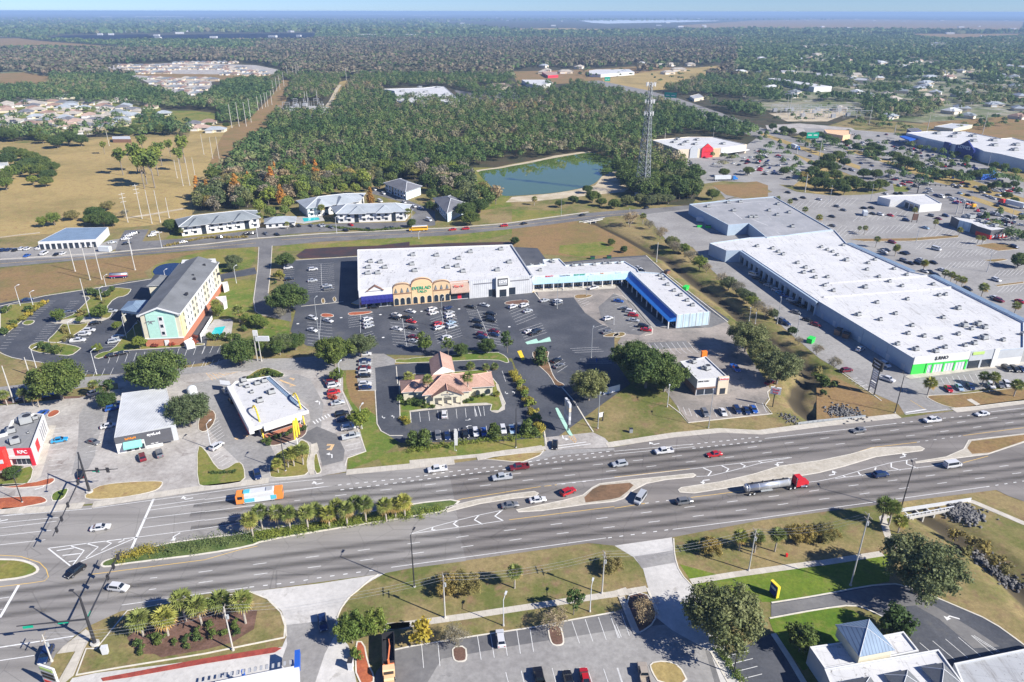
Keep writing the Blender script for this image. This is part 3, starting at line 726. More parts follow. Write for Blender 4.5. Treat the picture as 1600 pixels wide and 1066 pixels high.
sheet('clinic_drive','1205,942 1240,936 1280,931.5 1330,921 1374,914 1403,912 1441,925 1495,947.6 1548,970 1600,1008 1640,1040 1640,1080 1420,1080 1425,1000 1382,966 1360,954 1333,947 1280,952 1240,960 1207,966',.055,'asphalt_new')
sheet('clinic_drive_worn','C5:0,570 350,505 460,500 560,560 700,640 900,760 1050,860 900,870 700,700 560,620 380,640 300,640 200,612 0,632 -280,685 -280,615',.06,'asphalt_grey')
sheet('clinic_lot','1136,1024 1205,990 1215,992 1262,1080 1160,1080',.055,'asphalt_new')
sheet('clinic_hedge_bed','C4:560,890 640,870 760,1080 650,1080',.05,'grass_lush')
mb=MB();ribbon(mb,smooth(P('C4:915,605 1193,562 1470,507 1590,497 1653,495 1793,540 1993,625 2193,710 2386,850 2550,980'),1,False),.35,0,.14)
ribbon(mb,smooth(P('C4:905,695 1193,642 1400,615 1490,650 1570,690'),1,False),.35,0,.14);ribbon(mb,P('C4:925,785 1020,930 1110,1080'),1.2,0,.14)
ribbon(mb,P('C4:560,890 660,1066 680,1100'),.35,0,.14);ribbon(mb,P('C4:650,915 740,1066 760,1100'),.35,0,.14)
ribbon(mb,P('C3:-90,880 0,860 370,800 740,745 940,705 1193,660'),.3,0,.14)
ribbon(mb,smooth(P('C2:260,540 360,580 430,640 470,720 475,800'),1,False),.3,0,.14);ribbon(mb,smooth(P('C2:765,735 780,660 830,580 900,525 960,470 1010,440'),1,False),.3,0,.14)
ribbon(mb,P('C4:190,520 245,640 265,700'),.5,0,.14);ribbon(mb,smooth(P('C4:345,230 350,330 380,430 470,525'),1,False),.3,0,.14)
ribbon(mb,P('BG:40,730 210,860 310,985 1480,860 1380,740 1440,660 1410,560 1520,470'),.3,0,.14)
ribbon(mb,P('A2:690,130 1155,102'),.4,0,.14);ribbon(mb,P('A2:410,30 400,200 370,430 385,520 430,545 500,558'),.3,0,.14);ribbon(mb,P('A2:510,20 500,190 480,380'),.3,0,.14)
ribbon(mb,P('A2:730,480 1050,445'),.3,0,.14);ribbon(mb,P('A1:-30,485 340,400 700,345 1150,272'),.3,0,.14)
ribbon(mb,smooth(P('A1:-30,815 30,845 110,875 370,912 560,992'),1,False),.3,0,.14)
ribbon(mb,P('B2:1160,150 1290,145 1305,400 1335,455 1400,490 1500,490'),.3,0,.14);ribbon(mb,P('A2:1450,935 1460,1066'),.3,0,.14)
ribbon(mb,P('B2:1040,150 1070,220 1150,420 1220,610 1080,660 1062,720'),.3,0,.14)
ribbon(mb,P('A3:780,980 830,1100'),.3,0,.14);ribbon(mb,P('A4:240,95 380,222 860,600'),.4,0,.14)
ribbon(mb,P('B5:150,0 370,150 470,225'),.3,0,.14)
tag(mb.build('kerb','curb'),kind='structure')
strip('sidewalk','C2:1060,742 C'.replace(' C','')+' 1193,735',1.8,.07,'concrete_walk')
strip('sidewalk','C3:-150,750 0,728 320,685 750,620 1193,553 1270,530',1.8,.07,'concrete_walk')
strip('sidewalk','C4:-30,560 190,522',1.8,.075,'concrete_walk')
strip('sidewalk','C4:40,570 130,785',1.5,.16,'concrete_walk')
strip('sidewalk','C4:445,482 700,440 1193,372 1193,375 1560,318',1.8,.07,'concrete_walk')
strip('sidewalk','C5:430,290 395,200 370,110 400,95',1.8,.075,'concrete_walk')
strip('sidewalk','C5:865,10 900,18 1193,142 1400,240',1.8,.07,'concrete_walk')
for s in('145,789 256,772 312,764 384,755 420,751','541,738.5 640,729 710,722','745,716 800,707 848,700','948,696 1053,680 1125,673 1187,676 1280,664 1404,650','1490,642 1600,628 1700,616','0,799 60,797 130,790'):
 strip('sidewalk',s,2.6,.1,'concrete_walk',h=.14)
strip('sidewalk','B3:0,690 540,640 740,610 1030,582',1.8,.09,'concrete_walk')
# ---------------- the highway
sheet('highway','-60,809 0,803 144,790 320,766 419,752.5 503,744 541,739 640,731 710,724 751,718 800,722 830,722 846,712 860,703 960,699 1053,683 1125,676 1187,679 1280,667 1408,653.5 1486,643 1600,630 1700,617 2050,571 2050,726 1600,784 1575,775 1556.5,766 1412,784 1280,801 1188,813.5 1051,840 960,853 919,849 640,888.6 602,896 390,925 320,929 188,956 136,980 116,995 88,1021 60,1080 -60,1080',.07,'road_asphalt')
sheet('highway_old_surface','-60,809 0,803 144,790 320,766 419,752.5 503,744 541,739 640,731 699,725 712,793 722,850 728,877 640,888.6 602,896 390,925 320,929 188,956 136,980 116,995 88,1021 60,1080 -60,1080',.074,'road_asphalt_pale')
sheet('entry_throat','852,704 850,684 927,676 945,685 958,699',.078,'concrete_worn')
sheet('entry_throat','385,755 380,750 440,735 503,742 503,745 419,753',.078,'concrete_lot')
sheet('turn_lane','B3:860,692 930,640 1040,600 1551,585 1551,600 1100,640 900,700',.0735,'asphalt_pale')
tag(island('verge_island','B3:560,668 640,648 850,622 1000,612 1020,600 990,640 930,665 860,690 780,690','grass_dry',sm=0),kind='structure')
island('traffic_island','C1:580,390 600,362 650,345 930,262 1193,225 1420,200 1500,180 1900,120 2400,25 2700,-5 2620,70 2400,105 1900,185 1530,248 1460,278 1193,325 900,360 700,385 610,402','ground_cover',w=.5)
island('traffic_separator','696,793 745,781 800,772 835,768 842,771 838,776 800,780 750,788 698,801','textured_concrete',w=.25,sm=0)
island('traffic_island','806,797 846,789 880,782 910,774 925,762 937,756 985,750 1040,744.5 1083,740 1088,743 1083,746.5 1040,750.5 1010,756.5 990,767 974,780 960,784.5 915,789 846,799 810,801','textured_concrete',w=.3,sm=0)
sheet('island_earth','913,778 926,765 938,759 984,755 990,759 980,769 968,778 955,781 915,786',.155,'brown_earth')
island('traffic_island','1059,766 1064,762 1125,753 1177,741 1218,728.5 1280,720 1330,709.5 1364,700 1437,697.6 1445,701.5 1441,705 1369,714.5 1321,729 1280,739.5 1146,762 1084,771.5 1062,770','textured_concrete',w=.3,sm=0)
island('traffic_island','1429.6,722 1478,714 1505,702 1513,688 1600,678 2050,622 2050,636 1600,692 1544,710.5 1478,719 1430.6,724.5','textured_concrete',w=.3,sm=0)
sheet('island_grass','1511,701 1518,690 1600,680 2040,625 2040,633 1600,689.5 1546,708 1519,710',.155,'grass_brown')
island('traffic_island','C1:-100,345 0,348 120,350 200,375 235,405 215,435 120,466 0,480 -100,492','grass_mid',w=.6)
# ---------------- painted lines
PW=MB();PY=MB()
ZL=.082
def line(s,w=.16,m=PW):ribbon(m,P(s),w,ZL)
def dashes(s,on=3.05,cyc=12.2,w=.16,m=PW,ph=0):
 pts=P(s);rest=ph;
 for a,b_ in zip(pts,pts[1:]):
  a,b_=Vector(a),Vector(b_);L=(b_-a).length;d=(b_-a)/L;t=-rest
  while t<L:
   t0,t1=max(0,t),min(L,t+on)
   if t1>t0+.1:ribbon(m,[tuple(a+d*t0),tuple(a+d*t1)],w,ZL)
   t+=cyc
  rest=L-(t-cyc)
dashes('460,783 530,774.5 599,766 668,758 731,750 795,742 856,734 918,728 984,721 1036,715.5 1094,708.5 1150,702 1205,695.5 1260,689 1313,682 1366,676.5 1418,670 1470,664 1517,658 1565,652 2000,593',ph=1.5)
dashes('620,776 667,770 733,762 798,754 861,746 924,739.5 984,733 1044,726 1103,719 1160,712.5 1216,705.5 1271,699 1325,692.6 1379,686.5 1431,680 1481,673.5 1531,667 1580,660.5 2000,605',ph=1.5)
dashes('234.7,904 316,894 401,882 480,871.5 559,861 632,851 708,841 777.5,831 847.6,822 917,813 984,804.4 1049,796 1113.6,788 1175.6,780 1238,772 1297.5,763.4 1357,756 1415.6,748.6 1472,741 1527,734 1580.7,727 2000,673',ph=1.5)
dashes('232.7,922 315,910.6 402.5,898 479,888 558.7,877 634,867 712,856.7 781.5,847 852.6,837 922.7,828 991.5,819.4 1058,811 1123.6,802 1186.6,793.4 1248.4,784.6 1309,777.4 1370,769 1428.5,761 1485,753.5 1542,746 1596,739 2000,687',ph=1.5)
for s in('C1:880,43 1193,0','C1:870,66 1193,22','C1:840,115 1193,72','C1:830,168 1193,122','C1:800,223 1193,172'):line(s)
for s in('320,781 410,769','320,786 500,762 528,758.5','320,800 414,788 C'.replace(' C',''),'320,813.5 376,806','320,826 400,814'):line(s)
for s in('C1:0,170 330,130','C1:0,140 340,108','C1:0,215 300,182','C1:0,268 265,238','C1:0,100 240,72 -60,106'.replace(' -60,106','')):line(s)
line('C1:0,580 55,572');line('C1:0,645 15,643')
line('C1:895,0 765,292',.6);line('C1:110,502 0,692',.6);line('C1:-20,868 430,800',.3);line('C1:-20,945 200,912',.2)
line('0,796 144,792'.replace('796','807').replace('792','795'),.16)
line('145,794.5 320,771 419,757 503,749');line('444,767.7 528,758.5')
for s in('528,758.5 640,747 700,738 790,728','532,766 640,752.5 720,742 826,730','826,722 880,714 960,705','790,732 960,711'):
 dashes(s,1,2.4,.3)
line('960,705.5 1078,694.8');line('960,710 1078,699 1085,698');dashes('1078,695 1190,683',1,2.4,.3);dashes('1082,701 1195,689',1,2.4,.3)
line('1195,685.6 1280,676 1396,662.5');dashes('1396,662.5 1530,648',1,3,.25);line('1548,644 1600,637.8 2040,579')
line('703,786 722,780 780,771 840,761.5 870,758',.16,PY);dashes('845,761 920,752 940,749',1,3,.2)
line('960,747 1075,733.7 1234,715');line('1088,745 1110,744 1139.5,737 1187,724.4 1237,715.3');line('960,746 1078,733',.14,PY)
for s in('B4:672,735 735,762 707,797','B4:812,718 865,742 845,768','B4:955,702 990,718 968,738','B4:1090,685 1118,692 1100,702'):line(s,.4)
line('1280,752 1305,747 1348,734.7 1393.5,723 1432.7,717');line('1237,757 1280,752');line('1305,748.5 1321,746 1345,743.5 1390,736 1457,728.5')
for s in('B5:295,765 305,782 330,795','B5:430,732 420,750','B5:545,697 545,730 615,752','B5:662,676 662,705 745,737','B5:180,795 200,803'):line(s,.4)
line('1335.7,708 1362.5,699.7 1432.7,691.4',.16,PY);dashes('1432.7,691.4 1505,681',1,3,.2);line('1505,681 1600,668.7 2040,612',.16,PY)
line('1505,723.4 1544,713',.16,PY);line('1457,728.5 1475,724')
line('C1:530,440 C'.replace(' C','')+' 1193,355 1390,298 1500,275',.16,PY);line('C1:-60,520 0,512 180,490 260,478 283,455 270,410 230,370 120,335 -60,325',.16,PY)
line('795.6,812.7 960,792',.16,PY);line('960,794.6 1008,787',.16,PY);dashes('1008,787 1077,778',1,3,.2);line('1077.6,778 1160,767.7 1237,757',.16,PY)
line('640,835 676,824 715,813.5 747,805.5 786,797.5');line('640,835 660,832 719,824 786,814');line('960,747 870,757')
for s in('C3:135,165 130,180 150,182','C3:280,125 256,145 285,165','C3:405,93 378,122 425,148','C3:535,68 497,100 545,128'):line(s,.4)
line('C1:280,288 410,390',.3);line('C1:280,288 800,223',.25);line('C1:800,223 470,365',.25)
for s in('C1:330,302 430,286','C1:365,330 470,318','C1:400,366 440,360','C1:415,275 490,300 425,385','C1:505,260 572,280 500,345','C1:615,246 650,258 590,300','C1:710,232 725,240 690,254'):line(s,.3)
line('190,946 320,927.5 387,918.7');dashes('390,918 460,910 500,903 594,890',1,3,.25);line('611,887 640,883 947,841');dashes('950,841 1046,828',1,3,.25)
line('1051,827.7 1188,810 1280,796.6 1541,761');dashes('1541,761 1600,752',1,3,.25)
line('865,701.5 923,694 '.strip(),.3);line('872,697 916,691',.3);line('1415,645 1447,640',.5);line('1415,648 1480,640',.2)
line('B5:690,222 805,292',.16,PY)
ROWS=['300,797 460,783 530,774.5 668,758 795,742 918,728 1036,715.5 1150,702 1260,689 1366,676.5 1470,664 1565,652 1640,643','300,819 400,806 620,776 733,762 861,746 984,733 1103,719 1216,705.5 1325,692.6 1431,680 1531,667 1640,653',
  '-20,940 234,904 401,882 559,861 708,841 847,822 984,804 1113,788 1238,772 1357,756 1472,741 1580,727 1640,719','-20,957 232,922 402,898 558,878 712,857 852,837 991,819 1123,802 1248,785 1370,769 1485,753 1596,739 1650,731']
def shift(pts,d):
 out=[]
 for i,p in enumerate(pts):
  a=Vector(pts[max(0,i-1)]);b_=Vector(pts[min(len(pts)-1,i+1)]);t=(b_-a).normalized()
  out.append((p[0]-t.y*d,p[1]+t.x*d))
 return out
TW=MB()
for i,(s_,ds)in enumerate(((ROWS[0],(1.85,-1.85)),(ROWS[1],(-1.85,)),(ROWS[2],(1.85,-1.85)),(ROWS[3],(-1.85,)))):
 for d_ in ds:
  for k_,w_ in enumerate((2.3,1.5,.8)):ribbon(TW,shift(P(s_),d_),w_,.0790+k_*.0009)
tag(TW.build('tyre_wear','tyre_wear'),kind='structure')
# turn arrows: shaft + hooked head
def arrow(t,x,y,hx,hy,side=1,s=1.0):
 if(t,y)in(('B3',373),('B3',415),('B3',165),('B2',350),('B2',348)):s=.6
 c=Vector(gt(t,x,y));d=Vector(gt(t,x+hx,y+hy))-c;d.normalize();n_=Vector((-d.y,d.x))*side
 ribbon(PW,[tuple(c-d*1.4*s),tuple(c+d*.5*s),tuple(c+d*.9*s+n_*.7*s)],.35*s,ZL)
 tip=c+d*1.1*s+n_*1.7*s;a,b_=c+d*1.75*s+n_*.55*s,c+d*.25*s+n_*.75*s
 vs=[(*a,ZL+.001),(*b_,ZL+.001),(*tip,ZL+.001)]
 PW.add(vs if side>0 else vs[::-1],[(0,1,2)])
for a in(('C1',1020,215,-10,6,1),('B1',1420,970,-10,2,-1),('C1',10,128,-10,2,-1),('B2',860,855,-10,2,-1),('B4',310,555,-10,2,-1),('B4',1245,695,-10,1,1),('B4',685,828,-10,1,1),
  ('B5',105,785,10,-2,1),('B5',640,650,10,-2,1),('B3',1162,505,3,10,1),('B3',440,373,10,0,1),('B3',450,415,-10,0,1),('C5',775,687,-10,-3,1),
  ('B3',725,165,1,10,1),('B3',795,165,1,-10,1),('B2',1345,350,1,10,1),('B2',1432,348,1,-10,1),('B2',870,240,1,-10,1),('B2',963,640,0,-10,1),('B1',310,885,10,-3,1)):arrow(*a)
# parking bays: lines of stalls between two kerb points
def stalls(s,L,n,w=.12,m=None,ext=0,side=None):
 """stall lines: s = start,end (along the row, px) ; L px vector string for the line direction"""
 a,b_=P(s)
 t=s.split(':')[0]if ':' in s else 'P'
 q=s.split(':')[-1].split();x0,y0=map(float,q[0].split(','));x1,y1=map(float,q[1].split(','))
 for i in range(n+1):
  u=i/n;X_,Y_=x0+(x1-x0)*u,y0+(y1-y0)*u
  ribbon(m or PW,[gt(t,X_,Y_),gt(t,X_+L[0],Y_+L[1])],w,ZL)
def spine(s,w=.12):ribbon(PW,P(s),w,ZL)
stalls('A1:360,440 215,565',(60,0),8);stalls('A1:120,640 -10,800',(60,-2),7);stalls('A1:440,615 330,755',(-90,5),8)
stalls('A1:600,440 520,545',(-70,5),6);stalls('A1:640,600 540,760',(110,-5),8);stalls('A1:850,700 780,790',(100,-5),5)
stalls('A1:840,850 1551,780',(-22,62),11);stalls('A2:5,785 120,775',(-25,55),2);stalls('A1:600,970 860,945',(-25,55),4);stalls('A1:1240,920 1551,890',(-25,50),4);stalls('A2:20,890 110,880',(-20,45),2)
stalls('A2:775,165 785,375',(200,-14),14);spine('A2:880,158 888,370');stalls('A2:605,190 600,290',(75,-6),6)
stalls('A2:775,600 780,760',(190,20),7);spine('A2:880,560 865,745');stalls('A2:1085,555 1090,640',(190,-30),5);spine('A2:1180,540 1180,680');stalls('A2:1200,690 1230,740',(70,-22),3)
stalls('A2:1400,600 1425,770',(150,15),8);spine('A2:1490,540 1530,780');stalls('A3:-20,610 0,770',(85,15),7)
stalls('A3:155,580 210,760',(190,-60),10);spine('A3:230,490 285,700');stalls('A3:445,540 520,740',(210,40),9);spine('A3:510,500 610,740');stalls('A3:430,505 440,530',(170,20),2)
stalls('A3:740,500 810,620',(150,-60),6);stalls('A3:830,662 870,732',(170,-55),4);stalls('A3:1270,440 1310,480',(60,-25),3)
stalls('A3:1400,640 1480,700',(80,-25),3);stalls('A4:40,400 200,640',(-70,20),10);stalls('A4:260,760 560,750',(40,55),7);stalls('A4:420,810 640,800',(40,30),5)
stalls('A3:1215,800 1250,830',(220,-10),2);stalls('A3:1290,880 1330,910',(200,0),2);stalls('A3:1070,905 1120,980',(75,-50),3)
stalls('B3:5,320 560,268',(8,72),8);stalls('B3:490,270 520,268',(20,74),1,.2);stalls('B3:160,455 860,390',(12,72),10);spine('B3:700,-2 728,80')
stalls('A2:1155,830 1165,1066',(115,-3),12);stalls('B2:1155,10 1165,140',(100,-2),5)
stalls('B2:950,240 1090,640',(110,-25),11);stalls('B2:-10,430 40,560',(110,-75),6);stalls('B2:820,380 930,325',(18,22),5,.35);stalls('B2:60,650 130,720',(60,-35),3)
stalls('B1:395,440 360,800',(100,-12),9);stalls('B1:905,240 740,600',(-90,20),8)
stalls('BG:210,860 520,930',(-45,-110),4);stalls('BG:520,930 1400,840',(-60,-130),9)
stalls('C3:70,850 165,840',(12,135),1);stalls('C3:395,797 700,750',(22,140),4);stalls('C3:945,712 1100,690',(45,130),2);stalls('C3:1170,680 1300,655',(45,130),2)
stalls('C4:0,735 10,730',(30,75),1);stalls('C4:15,985 20,984',(35,110),1);stalls('C3:1040,1000 1130,990',(30,90),1);stalls('C3:560,1010 830,985',(30,120),3)
stalls('C4:660,915 740,1050',(120,-30),3);stalls('C5:585,838 885,795',(130,110),4);stalls('C5:890,797 900,795',(150,95),1)
stalls('LB:760,500 1400,430',(-40,-70),12);stalls('LB:0,440 130,530',(60,-20),3)
for s,n_ in(('V4:180,560 540,540',11),('V4:440,740 900,700',14),('V4:560,640 860,620',8),('A5:760,20 1250,-10',14),('A5:900,90 1350,60',13),('A5:980,170 1250,150',8),('A5:1350,230 1551,215',6),('V4:1000,740 1180,730',5),('A5:1380,350 1551,340',5),('V4:260,680 470,720',7)):
 stalls(s,(-30,26),n_);stalls(s,(22,-22),n_)
for i_ in range(12):stalls('A4:%d,%d %d,%d'%(870+i_*52,120+i_*42,880+i_*52,128+i_*42),(60,8),1)
for s in('B5:60,-60 300,100',):stalls('B5:215,60 330,140',(70,-10),4)
for t_,x_,y_ in(('A2',705,612),('A2',1033,566),('A2',1330,543),('A2',1351,716),('A3',90,518),('A3',375,500),('A3',755,635)):
 c_=gt(t_,x_,y_);PW.add([(c_[0]+.6*math.cos(k*.785),c_[1]+.6*math.sin(k*.785),ZL)for k in range(8)],[tuple(range(8))])
tag(PW.build('road_markings','paint_white'),kind='structure');tag(PY.build('road_markings','paint_yellow'),kind='structure')
OW=MB()
for i_ in range(9):
 ribbon(OW,[gt('A2',10+i_*24,985+(i_%2)*8),gt('A2',60+i_*24,1040-i_*8)],.25,.075)
for s in('MC:690,170 760,200 800,210','MC:800,150 850,160 830,175','MC:800,215 860,235 800,240','MC:285,790 340,785 320,800','MC:190,820 230,815 210,835'):ribbon(OW,P(s),.8,.076)
ribbon(OW,P('B2:925,560 970,560 950,598 930,590'),1.1,.076);ribbon(OW,P('B3:1205,495 1255,545'),.3,.083);ribbon(OW,P('B3:1240,490 1265,530'),.3,.083)
for k_ in range(4):ribbon(OW,[gt('B3',1205+k_*14,505+k_*13),gt('B3',1240+k_*8,492+k_*12)],.25,.083)
tag(OW.build('road_markings','paint_orange_worn'),kind='structure')
# rocks along the ditch: riprap, far too many to count
def rocks(name,pts,n,rad,size,label,mat):
 vs,qs=[],[]
 cube=np.array([(-1,-1,-1),(1,-1,-1),(1,1,-1),(-1,1,-1),(-1,-1,1),(1,-1,1),(1,1,1),(-1,1,1)],float)
 fq=np.array([(3,2,1,0),(4,5,6,7),(0,1,5,4),(1,2,6,5),(2,3,7,6),(3,0,4,7)])
 for i in range(n):
  a=pts[rng.integers(len(pts))]
  c=np.array([a[0]+rng.normal()*rad,a[1]+rng.normal()*rad,0])
  d=min(min(float(segd(np.array(c[0]),np.array(c[1]),u,w_))for u,w_ in zip(dl,dl[1:]))for dl in(DITCH,DITCH2))
  c[2]=-1.8*max(0,min(1,1-(d-1)/5.5))**1.1+.1
  m_=cube*(1+.35*rng.normal(size=(8,3)))*size*rng.uniform(.4,1.1)*.36
  vs.append(m_+c);qs.append(fq+8*i)
 o=link(name,npmesh(name,np.concatenate(vs),np.concatenate(qs),mat));tag(o,label,'rocks',kind='stuff')
layered('riprap',(.09,.09,.095),(.18,.175,.17),0,.3,.5,2)
rocks('riprap',P('1500,795 1512,799 1520,805 1508,808 1494,802'),420,1.5,.9,'pale riprap rocks piled beside the box culvert','riprap')
rocks('riprap',P('1528,862 1545,872 1560,885 1580,900 1590,905'),260,1.4,.8,'riprap rocks lining the ditch south of the highway','riprap')
rocks('riprap',P('1315,640 1325,645 1335,648 1300,645'),300,2.0,.8,'grey rubble heap in the ditch north of the highway','riprap')
rocks('riprap',P('1235,655 1242,660 1228,650'),90,1.2,.6,'small pale rocks beside the ditch near the fast food lot','riprap')
# ============================================================ BUILDINGS
class Face:
 """a wall seen from outside: A is its left end, B its right end (ground points)"""
 def __init__(s,A,B):
  s.A=Vector(A);s.B=Vector(B);d=s.B-s.A;s.L=d.length;s.u=d/s.L;s.n=Vector((s.u.y,-s.u.x))
 def pt(s,u,out=0):return s.A+s.u*u+s.n*out
 def box(s,mb,u0,u1,z0,z1,d0,d1,m=0):
  a,b_,c,d=s.pt(u0,d1),s.pt(u1,d1),s.pt(u1,d0),s.pt(u0,d0)
  vs=[(*p,z0)for p in(a,b_,c,d)]+[(*p,z1)for p in(a,b_,c,d)]
  mb.add(vs,[(3,2,1,0),(4,5,6,7),(0,1,5,4),(1,2,6,5),(2,3,7,6),(3,0,4,7)],m)
 def shape(s,mb,prof,d0,d1,m=0):
  """extrude a (u,z) profile from depth d0 to d1"""
  n=len(prof)
  f=[(*s.pt(u,d1),z)for u,z in prof];k=[(*s.pt(u,d0),z)for u,z in prof]
  mb.add(f+k,[tuple(range(n)),tuple(range(2*n-1,n-1,-1))]+[(i,n+i,n+(i+1)%n,(i+1)%n)for i in range(n)],m)
 def arch(s,u0,u1,z0,z1,rise,k=8):
  c=(u0+u1)/2;r=(u1-u0)/2
  return[(u0,z0),(u1,z0)]+[(c+r*math.cos(math.pi*i/k),z1+rise*math.sin(math.pi*i/k))for i in range(k+1)]
def text(s,face,u,z,size,mat,parent,out=.15,name='lettering',sx=1,ext=.05):
 cu=bpy.data.curves.new(name,'FONT');cu.body=s;cu.size=size;cu.align_x='CENTER';cu.align_y='CENTER';cu.extrude=ext;cu.offset=.012*size;cu.resolution_u=2
 cu.materials.append(MATS[mat])
 t_=bpy.data.objects.new(name,cu);me_=bpy.data.meshes.new_from_object(t_);bpy.data.objects.remove(t_)
 o=link(name,me_)
 p=face.pt(u,out)
 M=Matrix(((face.u.x,0,face.n.x,p.x),(face.u.y,0,face.n.y,p.y),(0,1,0,z),(0,0,0,1)))
 M=M@Matrix.Diagonal((sx,1,1,1))
 o.matrix_world=M
 if parent is not None:
  o.parent=parent;o.matrix_parent_inverse=Matrix.Translation(parent.location).inverted()
 return o
class Bld:
 def __init__(s,name,foot,label,cat='building',group=None):
  cx=sum(p[0]for p in foot)/len(foot);cy=sum(p[1]for p in foot)/len(foot)
  s.r=empty(name,(cx,cy,0));tag(s.r,label,cat,group);s.foot=foot
 def part(s,name,mb,mats,parent=None,smooth=False,label=None):
  if not mb.v:return None
  o=mb.build(name,mats,None,smooth)
  if parent is None:world_child(o,s.r)
  else:o.parent=parent
  if label:o['label']=label
  return o
def flat(name,roofpx,h,walls,roof,label,par=.5,cap='trim_white',cat='building',group=None,th=.3,over=0):
 f=P(roofpx,h)if isinstance(roofpx,str)else roofpx
 b=Bld(name,f,label,cat,group)
 outer,inner=offset(f,th)
 mb=MB();n=len(outer)
 for i in range(n):
  j=(i+1)%n
  mb.add([(*outer[i],h-1.1 if over else 0),(*outer[j],h-1.1 if over else 0),(*outer[j],h),(*outer[i],h)],[(0,1,2,3)])
  mb.add([(*inner[j],h-par),(*inner[i],h-par),(*inner[i],h),(*inner[j],h)],[(0,1,2,3)])
  mb.add([(*outer[i],h),(*outer[j],h),(*inner[j],h),(*inner[i],h)],[(0,1,2,3)],1)
 if over:
  mb.prism(offset(f,over)[1],0,h-1.1,0,cap=False);mb.prism(outer,h-1.12,h-1.1,0,bottom=True)
 s_=b.part('wall',mb,[walls,cap])
 mb=MB()
 for t in tessellate_polygon([[Vector((x,y,0))for x,y in inner]]):
  ps=[inner[i]for i in t]
  if(ps[1][0]-ps[0][0])*(ps[2][1]-ps[0][1])-(ps[2][0]-ps[0][0])*(ps[1][1]-ps[0][1])<0:ps=ps[::-1]
  mb.add([(x,y,h-par)for x,y in ps],[(0,1,2)])
 b.roof=b.part('roof',mb,roof);b.h=h;b.f=outer;b.rz=h-par
 return b
def units(b,s,size=(2.2,1.6,1.3),rot=.2,mat='unit_grey',z=None):
 """rooftop air conditioners, each its own part with a fan grille on top"""
 z=b.rz if z is None else z
 t='P'
 if ':' in s:t,s=s.split(':')
 for q in s.split():
  c=q.split(',');k=float(c[2])if len(c)>2 else 1
  x,y=gt(t,float(c[0]),float(c[1]),z)
  mb=MB();sz=(size[0]*k,size[1]*k,size[2]*k)
  mb.box((x,y,z+sz[2]/2+.15),sz,rot);mb.box((x,y,z+.1),(sz[0]*1.15,sz[1]*1.15,.2),rot,1)
  mb.tube((x+.2*sz[0],y,z+sz[2]+.15),(x+.2*sz[0],y,z+sz[2]+.3),.4*sz[1],n=10,m=1)
  mb.box((x-.62*sz[0],y,z+sz[2]*.4),(.5*sz[0],sz[1]*.6,sz[2]*.6),rot,0)
  b.part('rooftop_unit',mb,[mat,'metal_dark'],getattr(b,'roof',None))
def windows(b,face,us,zs,w,h,frame='trim_white',name='window',d=.05,glass='window_glass'):
 for z in zs:
  for u in us:
   mb=MB();face.box(mb,u-w/2-.1,u+w/2+.1,z-.1,z+h+.1,0,d,0);o=b.part(name,mb,frame)
   mb=MB();face.box(mb,u-w/2,u+w/2,z,z+h,d-.02,d+.02);b.part('pane',mb,glass,o)
def hip(mb,c,ze,zr,over=.5,k=1.0,m=0,m2=None):
 """hip (k=1) or gable (k=0) roof on 4 world corners; ridge along the longer side"""
 c=[Vector(p)for p in c]
 a=sum(c[i].x*c[(i+1)%4].y-c[(i+1)%4].x*c[i].y for i in range(4))
 if a<0:c=c[::-1]
 if(c[1]-c[0]).length+(c[3]-c[2]).length<(c[2]-c[1]).length+(c[0]-c[3]).length:c=c[1:]+c[:1]
 _,o=offset([tuple(p)for p in c],-over);o=[Vector(p)for p in o]
 w=(o[2]-o[1]).length
 ma,mb_=(o[0]+o[3])/2,(o[1]+o[2])/2
 d=(mb_-ma);L=d.length;d.normalize();ins=min(L/2-.01,w/2)*k
 ra,rb=ma+d*ins,mb_-d*ins
 vs=[(*p,ze)for p in o]+[(*ra,zr),(*rb,zr)]
 mb.add(vs,[(0,1,5,4),(2,3,4,5)],m)
 mb.add(vs,[(1,2,5),(3,0,4)],m if(k>0 or m2 is None)else m2)
 mb.add([(*p,ze-.15)for p in o]+[(*p,ze)for p in o],[(3,2,1,0)]+[(i,(i+1)%4,4+(i+1)%4,4+i)for i in range(4)],m2 if m2 is not None else m)
 return o,ra,rb,c
def ridges(mb,o,ra,rb,ze,zr,r=.16):
 mb.tube((*ra,zr),(*rb,zr),r,n=5)
 for p,q in((o[0],ra),(o[3],ra),(o[1],rb),(o[2],rb)):mb.tube((*p,ze),(*q,zr),r,n=5)
# ---------------------------------------------------- plaza anchor row
A=flat('store_row','558.3,390 800,382 832,431 559.3,455',8.3,'wall_white','roof_white','large white-roofed row of shops with tan arched fronts facing the dark parking lot')
fp=P('559.3,455 832,431',8.3);F0=Face(*fp);LU=F0.L
def fu(x):return(x-559.3)/(832-559.3)*LU
mb=MB()
F0.box(mb,.2,fu(610),5.4,8.9,0,.8);F0.shape(mb,[(fu(572),8.2),(fu(597),8.2),(fu(584.5),10.4)],.2,1.2)
A.part('shop_front',mb,'wall_white')
mb=MB();F0.shape(mb,[(fu(571),8.25),(fu(571)+.5,8.25),(fu(584.5),10.3),(fu(598)-.5,8.25),(fu(598),8.25),(fu(584.5),10.8)],.1,1.5);A.part('gable_trim',mb,'wall_brown')
mb=MB()
for i in range(8):
 u0,u1=fu(562.5)+i*(fu(610)-fu(562.5))/8,fu(562.5)+(i+1)*(fu(610)-fu(562.5))/8-.08
 vs=[(*F0.pt(u,o_),z)for u in(u0,u1)for o_,z in((.8,5.9),(2.6,4.6),(2.6,2.9),(.8,2.9))]
 mb.add(vs,[(0,1,5,4),(1,2,6,5),(0,3,2,1),(4,5,6,7),(2,3,7,6)])
